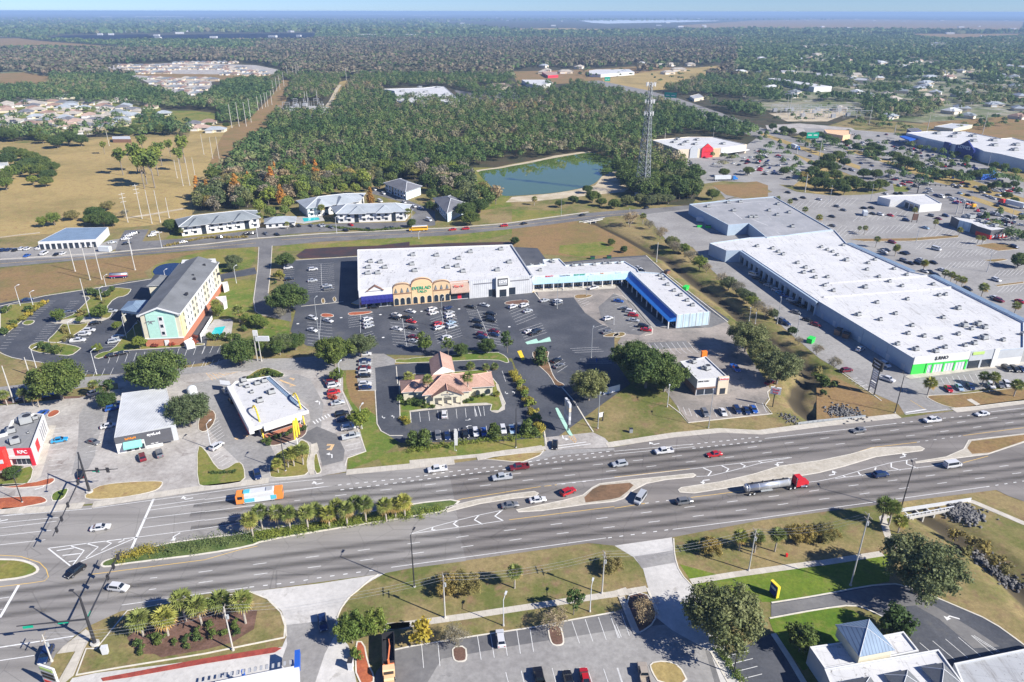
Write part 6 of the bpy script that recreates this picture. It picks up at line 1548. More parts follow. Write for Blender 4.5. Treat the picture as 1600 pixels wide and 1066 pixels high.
# big single oaks and street trees
trees('oak','245,578,9.5 88,592,9 521,548,7.2 449,463,8.2 1012,572,9.5 988,556,7.5 1040,585,7.5',['broad dark oak behind the white-roofed corner shop','broad oak at the left edge behind the chicken restaurant','dark oak at the head of the drive between burger place and plaza','round dark oak at the plaza entrance street',
 'largest of the dark oaks between the plaza drive and fast food place','left oak of the clump beside the fast food place','right oak of the clump touching the fast food roof'])
trees('oakg','292,640,7 921,600,7 563,538,6 1168,524,8 1218,572,8 1133,962,8.5 1445,885,9 440,535,5 1193,548,6',['olive-grey oak shading the white metal roof','grey-green oak leaning over the plaza exit','pale half of the oak pair by the plaza west bays','large grey oak by the canal, upper one','large grey oak by the canal, lower one',
 'wide grey-green oak over the office driveway','sprawling oak hiding the ditch beside the clinic drive','loose grey tree behind the burger restaurant','grey oak between the two big canal oaks'])
trees('deep','374,547,6 398,540,4',['dark round tree at the left of the hotel pole sign','dark small tree under the hotel pole sign'])
trees('cone','845,550,2.9',['dark conical tree on the mulched point by the plaza entry'])
trees('bright','664,537,3 A'.replace(' A',''),['bright tree on the strip behind the bank, first'])
trees('thin','A3:110,720,3 290,760,3 740,720,3.2',['slender tree behind the bank, leftmost of the thin ones','slender grey tree behind the bank, in front of white cars','pale green slender tree at the strip end by the yellow patch'])
trees('deep','A3:390,800,3.0 590,770,3.6',['dark bushy tree behind the bank, left of the two','dark bushy tree behind the bank, right of the two'])
trees('cone','B3:25,490,2.2 110,480,2.4 640,430,2.2 890,400,2.2','small cone-shaped tree in the hedge before the bank, # from the left','cone-shaped trees before the bank')
hedge_px=[(785,20,'y'),(810,60,'y'),(845,105,'b'),(860,145,'y'),(880,185,'b'),(900,225,'y'),(915,260,'b'),(930,310,'y'),(955,365,'b'),(975,415,'y'),(990,445,'y'),(870,465,'b'),(960,470,'s')]
for i,(x,y,c)in enumerate(hedge_px):
 X_,Y_=gt('B3',x,y,.8)
 tree_at({'y':'shruby','b':'shrubb','s':'shrub'}[c],X_,Y_,2.0,'%s shrub in the row between bank and plaza exit, %s from the top'%({'y':'yellow','b':'green','s':'dark'}[c],ordn(i)),'shrubs beside the plaza exit','shrub')
trees('shrub','BK:1060,715,1.3 1130,690,1.1 1220,650,1.0 1290,640,1.0 250,730,1.8 330,710,1.9 420,750,1.8 120,670,1.9 150,590,1.4 490,790,1.1 590,800,1.0','low shrub against the bank walls, # listed','shrubs round the bank')
trees('shruby','BK:180,960,1.5 230,1000,1.5','yellow shrub on the small bank lawn point, #','yellow shrubs on the bank lawn')
trees('olive','C3:230,490,3.4 340,495,3.6 280,470,3.2','olive bush of the wide clump on the south verge, # from the left','olive bushes on the south verge')
trees('olive','C4:560,270,3.0 1060,200,3.0 1120,195,3.2 1180,190,3.0 C'.replace(' C','')+' 1240,190,3.0','thin olive tree on the verge before the clinic lawn, # from the left','olive trees on the clinic verge')
trees('olive','C3:1180,380,3',['olive bush beside the tall white utility pole'])
trees('shrubo','C5:800,200,2.2 900,240,2.2 960,270,2.4 1040,350,2.2 1100,400,2.0 860,290,1.8','olive scrub in the ditch south of the highway, #','scrub in the south ditch')
trees('olive','C5:30,190,3.4',['olive shrub right of the three verge palms'])
trees('bare','C3:850,700,3.2 270,790,3.0',['bare brown tree on the right planted bay of the office lot','bare olive tree on the left planted bay of the office lot'])
trees('thin','C3:960,570,2.6',['slim tree beside the pale footpath and utility pole'])
trees('yel','C3:65,760,3.0',['yellow-green tree at the left end of the office lot'])
trees('bright','C2:850,750,3.6 980,720,3.2',['green tree on the red mulch beside the driveway','olive green tree next to the crane truck'])
trees('bare','C4:180,640,3.2',['pinkish bare tree in the mulched divider by the office drive'])
trees('dense','1406,966,3.4 1254,993,3.3',['dense ball-shaped tree behind the clinic roof','dense round tree left of the pyramid roof'])
trees('deep','1130,1000,1.2',['small dark shrub beside the clinic hedge'])
trees('shrubb','C2:885,895,1.6',['clipped bright green ball shrub on red mulch'])
trees('shrub','C1:800,840,1.4 825,880,1.2 930,820,1.4 900,790,1.3 1085,810,1.2 1150,810,1.2 1150,770,1.2 1085,855,1.0 1010,830,1.0','dark shrub in the mulched corner bed, # listed','shrubs in the corner bed')
trees('shrub','C2:40,780,1.3 110,770,1.2 180,730,1.4 185,770,1.1 20,730,1.3','dark shrub under the corner bed palms, right half, #','shrubs in the corner bed')
# hotel and restaurants planting
trees('bright','A1:440,540,3.0 755,510,3.4 880,620,2.0 735,790,1.9 1050,745,2.8 600,575,1.6',['green tree on the left hotel parking island','green tree on the middle hotel parking island','small tree before the hotel canopy','little tree on the hotel island tip','green bush at the foot of the hotel','low shrub mound between hotel parking islands'])
trees('shruby','A1:330,440,1.8 300,460,1.8 270,480,1.8 240,500,1.8 210,530,1.8 170,560,1.8 95,620,1.8 60,640,1.8','yellow shrub along the hotel lot edge, # from the top','yellow shrubs at the hotel')
trees('shrub','A1:40,500,2.4 210,495,2.2 100,595,1.8 20,660,2.6 690,360,2.8 750,375,2.4 800,380,2.4 840,345,2.2 300,770,2.2 350,780,2.2 400,795,2.4 440,810,2.2','green shrub in the hotel parking islands, # listed','shrubs at the hotel')
trees('shrubo','A1:480,640,1.8 500,660,1.6 530,700,1.6 490,720,1.6 630,520,1.8 600,540,1.6 740,410,1.6 780,440,1.4 600,510,1.4','tan grassy shrub in the hotel islands, # listed','tan shrubs at the hotel')
trees('shrubr','A1:1160,770,1.2 1185,772,1.2 1285,765,1.2 1310,762,1.2 1470,740,2.0 1475,710,1.8','red shrub at the foot of the hotel, # from the left','red shrubs at the hotel')
trees('bright','A2:100,500,2.8 380,580,3.0 440,600,2.6 300,560,2.2','yellow-green tree on the hotel back lawn, # listed','trees on the hotel back lawn')
trees('shrub','A2:30,700,2.2 80,710,2.2 140,700,2.2 200,710,2.4 240,700,2.2 330,600,2.0 300,640,2.0','green shrub round the hotel pool, # listed','shrubs round the hotel pool')
trees('oak','A2:250,820,5.5 560,770,4.8 680,740,4.4',['dark oak right of the hotel parking row','oak right of the hotel pole sign, nearer','oak right of the hotel pole sign, farther'])
trees('bare','A2:570,520,3.2',['bare twiggy tree at the street corner by the round oak'])
trees('shrub','MC:330,150,1.6 420,120,1.6 540,60,1.8 600,80,1.8 650,100,1.6 480,90,1.5 560,120,1.2 700,110,1.2','shrub behind the burger restaurant, # listed','shrubs behind the burger restaurant')
trees('shrub','MC:520,840,1.3 580,830,1.2 640,800,1.2 700,780,1.2 760,760,1.2 820,730,1.2 950,700,1.4 900,720,1.2 560,870,1.1','shrub in the burger restaurant front bed, # listed','shrubs before the burger restaurant')
trees('bright','B2:1170,350,3.6',['bright green tree between burger lot and lawn strip'])
trees('shrubr','B2:945,190,1.5 985,195,1.4','reddish shrub between parked cars at the burger lot, #','shrubs in the burger parking row')
trees('bright','A2:1000,990,2.6 A'.replace(' A',''),['light tree at the corner behind the burger lot lamp'])
trees('shrub','A2:530,240,1.4 530,295,1.3','dark shrub left of the plaza west bays, #','shrubs west of the plaza')
trees('yel','A2:570,240,2.6',['bright yellow-green tree left of the plaza west bays'])
trees('oak','A2:610,125,5.0',['oak at the corner of scrub field and plaza lot'])
trees('oakg','A2:215,130,4.4 210,180,3.0','grey tree on the verge behind the hotel, #','grey trees behind the hotel')
trees('shrub','KF:880,0,.1',['x'])if 0 else None
trees('deep','B1:95,760,2.4 800,210,3.2',['dark bush before the chicken restaurant front','dark tree at the back corner of the white-roofed shop'])
trees('thin','B1:790,110,3.2',['slim dark tree above the corner shop'])
# scrub along the canal
for i,(x,y,k,s)in enumerate(((740,640,'bare',6),(860,680,'bare',3.5),(930,730,'bare',4.5),(1000,790,'oakg',4.5),(1040,830,'bare',3.5),(1080,830,'bright',3.0))):
 trees(k,'V3:%d,%d,%s'%(x,y,s),['tree along the far canal bank, %s from the road'%ordn(i)],'trees along the canal')
for i,(x,y,k,s)in enumerate(((450,20,'bare',4),(530,35,'bright',3),(580,90,'bare',4),(650,140,'bright',4),(700,180,'bare',3),(820,260,'bare',3.5),(870,300,'oakg',4.4),(930,330,'bare',4),(960,365,'oakg',3),(1010,400,'oakg',4),(1050,440,'bright',3),
        (1090,470,'bare',3.4),(1150,510,'bare',3.4),(1200,530,'oakg',3),(1350,660,'oak',2.2),(1400,735,'bare',2),(1540,800,'bare',2.6))):
 trees(k,'A4:%d,%d,%s'%(x,y,s),['tree along the nearer canal bank, %s from the back'%ordn(i)],'trees along the canal')
trees('bare','A5:120,900,3 B'.replace(' B',''),['grey scrub tree on the ditch bank beside the plaza sign'])
trees('shrub','B5:20,50,3 60,90,2.4 110,90,2 30,160,1.6','green scrub in the ditch below the mall corner, #','scrub in the ditch')
trees('shrubo','A4:1540,960,2.6 B'.replace(' B',''),['olive scrub in the ditch bend'])
trees('deep','V3:700,835,2.2 620,790,2.2 20,780,2.6',['green bush on the field behind the strip mall','brown-green bush on the field near the culvert','dry bush at the left of the field behind the store row'])
trees('oak','V3:420,600,3 A'.replace(' A','').replace('V3:420,600,3','V3:505,505,5.5 385,525,3.6 300,550,3.4 640,550,4.2 560,540,3.8 470,460,3.8'),'dark oak in the row between pond and road, # listed','oaks between the pond and road')
trees('oakg','V3:720,530,5 800,520,5 860,530,5 920,520,5 980,520,4.4 1040,450,4','grey-green oak at the foot of the lattice tower, # listed','oaks below the lattice tower')
trees('oak','V3:900,250,6 960,290,6 1000,330,6 1060,370,6 1100,430,6 940,360,5.5 880,300,5.5 1150,440,4.5 1050,410,5','dark oak between tower and big store lot, # listed','oaks between the tower and store')
trees('oak','V3:1255,490,5 1180,360,4.2 1325,355,4.4 1475,345,4.4 1065,250,3.0',['oak beside the pale lane at the grass block','small oak left in the red-gabled store lot','round oak in the middle of the red-gabled store lot','oak right in the red-gabled store lot','little oak against the red-gabled store front'])
# big clump and medians, far right
trees('oak','V4:440,250,6 380,270,6.5 330,310,6.5 400,320,6 280,350,6 340,380,6 420,370,6 300,420,6 380,430,6 450,430,6 520,410,6 560,430,6 480,460,5 640,440,5 700,430,5.5 480,290,5 600,360,5 680,365,5 100,345,4','dark oak of the triangular clump beside the far highway, # listed','oaks beside the far highway')
trees('oak','V4:30,70,5 100,90,5.5 150,100,5 220,120,4.5 320,120,5 370,140,5 420,160,5 500,170,4.5 550,190,4 650,190,5 700,210,5 640,215,4.4 800,250,5 850,280,6 880,300,5.5 930,310,5.5 1040,360,5 1100,365,5 1140,360,4.6 1230,385,4.6 1300,370,5 1340,360,4.6 680,240,4.5','oak between the far highway and big store lot, # listed','oaks along the far highway')
trees('olive','V4:220,370,5',['brownish tree beside the far cross street'])
trees('bright','V4:1080,310,3 1180,240,3 1250,265,3 950,200,3 1420,310,3.4 1480,320,3.4 1550,350,3.4 1100,215,2.6 1040,215,2.6 1240,290,2.6 1060,305,2.4','small tree in the far store parking lot, # listed','small trees in the far lots')
trees('oak','V4:1340,460,3.6 1480,440,3.6 1540,430,3.4 1490,500,3.6 1400,440,3.2 1430,430,3 1540,530,3','small oak in the far right car lot, # listed','small oaks in the far right lot')
trees('deep','A5:1520,120,4.5',['round tree at the right edge of the mall lot'])
# field trees, upper left
trees('oak','V1:420,140,8.5 350,160,8 500,150,7.5 230,110,8 180,90,7 70,120,8 20,110,8 260,140,6.5 600,105,5 770,95,6 700,90,5.5 850,80,6 900,90,6 960,80,6.5 1010,85,6.5 1060,90,6 800,110,5 1300,60,4 1410,60,4','dark oak at the back edge of the dry field, # listed','oaks at the back of the dry field')
trees('oak','V1:60,230,7 130,240,7 200,260,7 260,290,7 320,320,6 40,270,7 180,300,7 240,340,7 300,370,6 130,320,7 20,380,6 280,410,5','dark oak of the clump at the left edge, # listed','oaks at the left edge')
trees('bright','V1:60,350,6 180,340,5 200,400,4 30,420,5 330,640,4.4 260,660,3.4',['light green tree of the left clump, first','light green tree of the left clump, second','light tree with bare trunk at the left clump','light green tree at the bottom of the left clump','light green tree behind the workshop, larger','light green tree behind the workshop, smaller'])
trees('pine','V1:740,240,5.5 830,210,6 880,250,7 930,270,7 960,230,6 870,300,6 990,200,5 880,150,5 1050,175,4 1130,160,6 1110,230,5 640,180,3','tall pine standing in the dry field, # listed','pines in the dry field')
trees('olive','V1:445,620,5 670,560,5',['brown leafless tree behind the workshop','rust-brown tree behind the workshop oak'])
trees('oak','V1:590,610,6 640,640,6.5 560,650,4.5 700,660,4 1060,680,4.4 1120,720,2.8 1080,700,3.4','dark oak between the workshop and apartments, # listed','oaks behind the workshop')
trees('bare','V1:775,610,3.4',['bare tree between the power poles'])
trees('cyp','AQ:675,190,3.0 V'.replace(' V',''),['tall orange cypress behind the silver-roofed apartments'])
trees('cyp','V2:150,480,3.2 90,380,4.2 V'.replace(' V',''),['tall orange cypress at the wood edge by the clubhouse, front','orange cypress at the wood edge, behind'])
trees('cyp','V1:1470,430,4.4 1290,450,3.2',['orange cypress at the left wood edge, larger','orange cypress at the left wood edge, smaller'])
trees('oak','V2:1310,590,7 1400,560,6 1340,640,5.5 1450,500,6 1250,500,6','big round oak hiding the right apartment block, # listed','oaks round the right apartment block')
trees('wgrn','V2:200,540,4.5 290,505,4.2 380,478,4.2 450,462,4.5 540,452,4.2 620,452,4 20,560,4.5 90,600,4 180,590,3.4','light green tree close behind the silver-roofed apartments, #','green trees close behind the apartments')
trees('woak','V2:770,420,5 840,385,5 1060,400,5.5 1120,440,5.5 1100,490,4.5 1180,470,5 690,440,4 1090,560,3.6 150,640,3.2','dark tree between or behind the apartment blocks, #','dark trees round the apartments')
trees('deep','V2:970,670,3 V'.replace(' V',''),['clipped green tree behind the yellow bus'])
# median hedges: rows of clipped foliage, each one thing
def hedge(s,w,h,mat,label,n=900,leaf=.24):
 pts=P(s);L=[];tot=0
 for a,b_ in zip(pts,pts[1:]):
  a,b_=np.array(a),np.array(b_);m_=max(1,int(np.linalg.norm(b_-a)/.6))
  for i in range(m_):L.append(a+(b_-a)*i/m_)
 L=np.array(L);k=len(L)
 C=np.concatenate([np.column_stack([L+rng.normal(size=(k,2))*w*.3,np.full(k,h*.5*rng.uniform(.8,1.15))])for _ in range(3)])
 co=leaves(C,np.full(len(C),max(w,h)*.38),max(8,n//30),leaf)
 co[:,2]=np.clip(co[:,2],.12,None)
 o=link('hedge',npmesh('hedge',co,np.arange(len(co)).reshape(-1,4),mat));tag(o,label,'hedge')
hedge('C1:700,350 800,320 915,290',3.4,1.2,'leaf_yellow','orange-yellow hedge at the left tip of the median',1500)
hedge('C1:940,310 1050,290 1193,265 1330,240 1470,215 1530,205',4.2,.9,'leaf_sage','loose grey-green planting in the left part of the median',900)
hedge('C2:285,220 500,190 700,155 900,130 1193,100',3.0,1.4,'leaf_bright','bright clipped hedge under the median palms',1500)
hedge('C3:-10,100 60,88 190,68',3.0,1.0,'leaf_bright','clipped hedge at the right tip of the long median',900)
hedge('B3:0,605 200,575 360,555 560,530 800,510 1010,490',2.0,1.1,'leaf_bright','long clipped hedge between the bank cars and verge',900)
hedge('C4:600,880 690,1000 740,1080',1.6,1.2,'leaf_bright','clipped hedge along the clinic parking edge',900)
hedge('B2:40,775 180,775 250,760',1.2,.8,'leaf_deep','low dark hedge on the lawn before the burger lot',500)
hedge('V2:440,700 700,725 900,710',2.0,1.0,'leaf_deep','low hedge between the apartment cars and road',400,.5)
hedge('AP:80,690 500,600 1000,590',2.0,.9,'leaf_olive','low hedge before the left apartment block',400,.5)
hedge('A3:450,830 520,830',1.6,1.4,'leaf_deep','clipped hedge behind the bank drive-through',700)
# ---- woodland: the nearest trees as individuals, the mass beyond as one object
CLEAR=[PP(s)for s in(
 '-50,218 75,222 140,216 180,213 295,213 300,196 330,196 383,196 395,180 425,150 440,126 460,126 446,160 432,183 405,215 370,245 345,270 325,300 300,318 300,335 400,327 465,314 517,299 575,292 600,280 640,276 662,290 690,303 720,308 735,332 790,322 768,314 742,302 726,264 800,250 860,246 922,236 940,245 958,265 975,292 1000,312 1078,318 1095,300 1085,280 1060,258 1020,245 1016,224 1060,213 1100,210 1165,222 1188,212 1180,205 1200,190 1200,175 1300,165 1345,185 1380,198 1460,180 1650,180 1650,1100 -50,1100',
 '870,112 935,115 1010,135 1060,150 1130,174 1200,200 1190,216 1120,192 1050,170 1000,158 930,140 860,128',
 '930,125 1000,113 1130,100 1135,108 1085,130 1045,142 1000,142 950,138','592,138 650,136 700,136 735,146 742,163 690,160 660,163 640,160 600,155','800,110 870,108 935,106 990,103 1000,118 930,128 860,132 810,135 798,125',
 '160,101 290,96 400,100 445,108 432,126 360,130 335,145 300,162 255,142 215,124','245,171 300,171 342,175 346,192 300,198 255,190','-50,113 40,113 80,120 80,138 -50,142','510,168 531,127 556,121 545,142 520,170',
 '430,160 520,158 520,182 430,182','-50,60 30,60 60,64 140,70 215,74 180,78 60,76 -50,78','55,62 100,54 300,51 495,51 490,64 200,64 180,66','660,34 1600,30 1600,44 1200,46 900,52 820,50','1060,36 1180,32 1600,32 1600,52 1400,48 1060,46','1400,53 1600,53 1600,57 1530,61 1490,63 1440,59','1180,160 1350,160 1350,210 1200,205')]
SPARSE=[PP('-50,165 70,158 180,160 250,168 262,192 225,213 150,213 60,213 -50,210'),PP('735,148 860,150 870,165 740,166')]
HH=np.array(HOUSES)
def clear(X_,Y_):
 d_=HH-np.array([X_,Y_]);r_=Y_*.012
 if((np.abs(d_[:,0])<13+r_)&(d_[:,1]>-12)&(d_[:,1]<(14+r_ if Y_<1150 and X_<0 else 30+r_*2.4))).any()and random.random()<.93:return True
 x,y=proj(X_,Y_,0)
 for c in CLEAR:
  if inside(x,y,c):return True
 for c in SPARSE:
  if inside(x,y,c)and random.random()>.45:return True
 if x>1120 and 64<y<200 and math.sin(X_*.021+1.3*math.sin(Y_*.013))*math.sin(Y_*.017+X_*.006)>.40:return True
 return False
cand=[]
step=8.5
yv=380.0
while yv<1500:
 hw=yv*.78
 xv=-hw
 while xv<hw:
  X_,Y_=xv+random.uniform(-5,5),yv+random.uniform(-5,5)
  x,y=proj(X_,Y_,0)
  if-30<x<1630 and not clear(X_,Y_):cand.append((X_,Y_))
  xv+=step
 yv+=step*.92
cand.sort(key=lambda p:p[0]**2+p[1]**2)
near=cand[:290];rest=cand[290:]
for X_,Y_ in near:
 x,y=proj(X_,Y_,0)
 rr=random.random()
 if x<640 and y>245:k='wbar' if rr<.22 else 'woliv' if rr<.38 else 'wgry' if rr<.62 else 'wgrn' if rr<.76 else 'wrst' if rr<.79 else 'woak'
 elif x>950:k='woak' if rr<.85 else 'wgry'
 else:k='woak' if rr<.45 else 'wgrn' if rr<.6 else 'wgry' if rr<.8 else 'woliv' if rr<.9 else 'wbar'
 cl={'wbar':'leafless grey-brown','woliv':'olive','wgry':'grey-green','wgrn':'light green','wrst':'rust-orange','woak':'dark green'}[k]
 tree_at(k,X_,Y_,random.uniform(.7,1.25),'%s tree in the front edge of the woodland'%cl,'%s trees at the woodland edge'%cl,'tree','woodland_tree')
def canopy(name,pts,mat,R0,nq,leaf,hmin,hmax,label,group=None):
 pts=np.array(pts);n=len(pts)
 h=rng.uniform(hmin,hmax,n);r=R0*(.55+rng.uniform(0,1,n)**1.6*1.05)
 d=rng.normal(size=(n,nq,3));d/=np.linalg.norm(d,axis=2)[...,None]
 d[...,2]=np.abs(d[...,2])*1.1-.25
 c=np.stack([pts[:,0],pts[:,1],h*.62],-1)[:,None,:]
 sc=np.stack([r,r,h*.42],-1)[:,None,:]
 p=c+d*sc*rng.uniform(.6,1.05,(n,nq,1))
 nrm=d*1.3+rng.normal(size=d.shape)*.4+np.array([0,0,.3]);nrm/=np.linalg.norm(nrm,axis=2)[...,None]
 a=np.cross(nrm,rng.normal(size=d.shape));a/=np.linalg.norm(a,axis=2)[...,None];b=np.cross(nrm,a)
 s=leaf*rng.uniform(.6,1.4,(n,nq,1))*.5
 co=np.stack([p-a*s-b*s*.7,p+a*s-b*s*.5,p+a*s*.7+b*s,p-a*s*.6+b*s*.8],2).reshape(-1,3)
 me=npmesh(name,co,np.arange(len(co)).reshape(-1,4),mat)
 sp=.5+.2*np.sin(pts[:,0]*.013+2*np.sin(pts[:,1]*.009))+.2*np.sin(pts[:,1]*.021+1.5*np.sin(pts[:,0]*.017))
 tint=np.clip(sp*.55+rng.uniform(0,1,n)**1.4*.6-.05,0,1)
 at=me.attributes.new('tint','FLOAT','FACE');at.data.foreach_set('value',np.repeat(tint,nq).astype(np.float32)[:len(me.polygons)])
 o=link(name,me);tag(o,label,'woodland',kind='stuff')
gz,bz,mz=[],[],[]
for X_,Y_ in rest:
 x,y=proj(X_,Y_,0)
 if x>1100 or(x<420 and y>110):gz.append((X_,Y_))
 else:mz.append((X_,Y_))
canopy('woodland',mz,'wood_mixed',5.6,84,1.35,7,17,'wide mixed green and grey woodland behind the apartments and pond')
canopy('woodland',gz,'wood_green',5.6,60,1.7,7,15,'dark green tree cover of the suburbs on either side')
far_b,far_g=[],[]
yv=1500.0
while yv<4300:
 st=10+(yv-1500)*.006;hw=yv*.78;xv=-hw
 while xv<hw:
  X_,Y_=xv+random.uniform(-.6,.6)*st,yv+random.uniform(-.6,.6)*st
  if not clear(X_,Y_):
   x,y=proj(X_,Y_,0)
   (far_b if(x<1150 and y>62+(18 if x<400 else 0)and(x>380 or y>76))and random.random()<.75 else far_g).append((X_,Y_))
  xv+=st
 yv+=st*1.15
canopy('woodland',far_b,'wood_brown',7,11,6.0,11,18,'brownish bare cypress woodland in the distance')
canopy('woodland',far_g,'wood_green',8,11,6.5,9,15,'distant dark green tree cover')
vf=[]
yv=4300.0
while yv<13000:
 st=26+(yv-4300)*.012;hw=yv*.78;xv=-hw
 while xv<hw:
  X_,Y_=xv+random.uniform(-.4,.4)*st,yv+random.uniform(-.4,.4)*st
  if not clear(X_,Y_)and random.random()<.6:vf.append((X_,Y_))
  xv+=st
 yv+=st*1.9
canopy('woodland',vf,'wood_green',22,7,22,10,22,'hazy tree cover at the horizon')
xt=[]
for s_,n in(('1195,178 1330,165 1345,185 1200,200',14),('1330,190 1400,200 1430,205 1330,205',16),('1120,183 1270,228 1340,246 1335,252 1260,236 1110,192',26),('1270,215 1420,262 1520,290 1520,296 1410,272 1270,226',34),('1290,205 1400,212 1500,248 1590,285 1590,310 1480,280 1340,240',55),
   ('1200,250 1290,262 1330,300 1250,300',16),('1440,190 1600,182 1600,205 1500,203',22),('1500,330 1600,350 1600,395 1560,380',10),('1080,250 1190,240 1190,262 1090,275',8),('1140,225 1190,215 1250,245 1200,250',10),('930,150 1000,152 1110,190 1100,196 1000,165',20),('840,105 980,103 990,120 870,130',24),('1000,118 1120,104 1100,118 1040,134',14),('1400,270 1460,292 1440,296 1380,280',8),('70,172 255,178 250,208 60,205',30)):
 pl=PP(s_);x0,x1=min(p[0]for p in pl),max(p[0]for p in pl);y0,y1=min(p[1]for p in pl),max(p[1]for p in pl);k=0
 while k<n:
  x,y=random.uniform(x0,x1),random.uniform(y0,y1)
  if inside(x,y,pl):xt.append(G(x,y));k+=1
canopy('trees',xt,'wood_green',4.0,110,1.0,5,9,'small dark trees dotted through the far shops and lots')
# pale sheds and roofs far away: tiny, one mesh of countless specks
mb=MB()
for i in range(150):
 x=random.uniform(0,1600);y=random.choice([random.uniform(27,34),random.uniform(34,60),random.uniform(40,62)])
 X_,Y_=G(x,y);w_=random.uniform(12,40)*(1+(60-y)*.02);mb.box((X_,Y_,5),(w_,w_*.5,10),random.uniform(-.3,.3))
for x0,x1,y in((157,175,26),(212,232,26.2),(230,290,26),(540,620,22.8),(645,700,24),(405,450,41),(560,590,57),(635,650,57)):
 for i in range(8):
  X_,Y_=G(x0+(x1-x0)*i/8,y+.6);mb.box((X_,Y_,6),(abs(x1-x0)/1120*Y_/9,30,12),0)
tag(mb.build('roofs','roof_white_clean'),'countless pale specks of roofs towards the horizon','roofs',kind='stuff')
# ============================================================ VEHICLES
PAINT=dict(w=('white',(.66,.66,.66)),k=('black',(.012,.012,.014)),g=('grey',(.16,.165,.175)),s=('silver',(.45,.47,.49)),r=('red',(.48,.015,.02)),b=('blue',(.025,.10,.38)),n=('navy',(.012,.03,.10)),
   m=('maroon',(.17,.015,.025)),t=('tan',(.42,.36,.29)),c=('light blue',(.03,.32,.62)),o=('orange',(.7,.2,.02)),e=('brown',(.12,.06,.035)),l=('pale blue',(.35,.48,.60)))
def vmesh(kind):
 """body, glass: lofted from side stations (x, z_low, z_shoulder, z_top, half width, half width of top)"""
 if kind=='s':st=[(2.32,.35,.55,.60,.70,.6),(2.2,.22,.62,.72,.84,.72),(1.15,.2,.80,.90,.90,.80),(.42,.2,.88,1.40,.91,.62),(-.95,.2,.90,1.42,.91,.62),(-1.65,.2,.92,1.05,.90,.74),(-2.2,.25,.86,.95,.85,.74),(-2.32,.38,.70,.74,.74,.66)];gl=(2,3,4);W_=(1.42,-1.38,.33)
 elif kind=='u':st=[(2.3,.4,.70,.78,.74,.62),(2.2,.28,.82,.92,.88,.76),(1.2,.27,1.0,1.08,.94,.84),(.55,.27,1.06,1.62,.95,.70),(-1.7,.27,1.08,1.66,.95,.70),(-2.15,.27,1.05,1.25,.93,.78),(-2.3,.4,.85,.92,.86,.76)];gl=(2,3,4);W_=(1.42,-1.38,.38)
 elif kind=='p':st=[(2.8,.45,.80,.86,.80,.7),(2.7,.36,.92,1.02,.94,.84),(1.6,.36,1.08,1.16,.98,.88),(1.05,.36,1.12,1.78,.98,.72),(-.55,.36,1.12,1.80,.98,.72),(-.72,.36,1.1,1.16,.98,.9),(-.74,.36,.98,.99,.98,.9)];gl=(2,3,4);W_=(1.75,-1.75,.42)
 else:st=[(2.6,.4,.80,.9,.80,.7),(2.45,.3,.95,1.1,.92,.8),(2.0,.3,1.05,1.2,.96,.86),(1.4,.3,1.15,2.0,.98,.80),(-2.5,.3,1.15,2.05,.98,.82),(-2.6,.4,1.1,1.8,.94,.8)];gl=(2,3,4);W_=(1.6,-1.6,.38)
 b,g=MB(),MB()
 ring=lambda s_:[(s_[0],-s_[4]*.92,s_[1]),(s_[0],-s_[4],(s_[1]+s_[2])/2),(s_[0],-s_[4]*.97,s_[2]),(s_[0],-s_[5],s_[3]),(s_[0],s_[5],s_[3]),(s_[0],s_[4]*.97,s_[2]),(s_[0],s_[4],(s_[1]+s_[2])/2),(s_[0],s_[4]*.92,s_[1])]
 rs=[ring(s_)for s_ in st]
 vs=[v for r in rs for v in r];fs=[]
 for i in range(len(rs)-1):
  for j in range(8):
   k=(j+1)%8;fs.append((i*8+j,(i+1)*8+j,(i+1)*8+k,i*8+k))
 fs.append(tuple(range(8)));fs.append(tuple(range(len(rs)*8-1,len(rs)*8-9,-1)))
 b.add(vs,fs)
 if kind=='p':
  for y in(-.93,.93):b.box((-1.78,y,.76),(2.1,.1,.8))
  b.box((-2.8,0,.76),(.1,1.9,.8));b.box((-1.78,0,.5),(2.1,1.8,.25))
 def quad(p0,p1,p2,p3,m_=.08,o=.012):
  p=[Vector(q)for q in(p0,p1,p2,p3)];c=sum(p,Vector())/4;n_=(p[1]-p[0]).cross(p[3]-p[0]).normalized()
  if n_.dot(c-Vector((0,0,.8)))<0:n_=-n_
  g.add([tuple(q+(c-q)*m_+n_*o)for q in p],[(0,1,2,3)])
 i0,i1,i2=gl
 quad(rs[i0][3],rs[i0][4],rs[i1][4],rs[i1][3]);
 nx_=i2+1
 if nx_<len(rs):quad(rs[i2][3],rs[i2][4],rs[nx_][4],rs[nx_][3])
 for a_,b_ in((2,3),(5,4)):
  quad(rs[i1][a_],rs[i2][a_],rs[i2][b_],rs[i1][b_],.07)
  quad(rs[i0][a_],rs[i1][a_],rs[i1][b_],rs[i0][b_],.2)
  if nx_<len(rs):quad(rs[i2][a_],rs[nx_][a_],rs[nx_][b_],rs[i2][b_],.2)
 zf=(st[0][2]+st[0][1])/2+.1;xf=st[1][0]+.09;xr=st[-1][0]-.02 if kind!='p' else-2.86
 return b,g,W_,xf,zf,xr,st
VP={}
def wheel_mesh(r):
 mb=MB();mb.tube((0,-.11,0),(0,.11,0),r,n=12,m=0)
 return tomesh(mb,'wheel',['rubber'])
def rim_mesh(r):
 mb=MB();mb.tube((0,-.13,0),(0,.13,0),r*.6,n=8);return tomesh(mb,'rim',['chrome'])
def tomesh(mb,name,mats,smooth=False):
 me=bpy.data.meshes.new(name);me.from_pydata(mb.v,[],mb.f)
 for m_ in mats:me.materials.append(MATS[m_])
 me.polygons.foreach_set('material_index',mb.m);me.update()
 return me
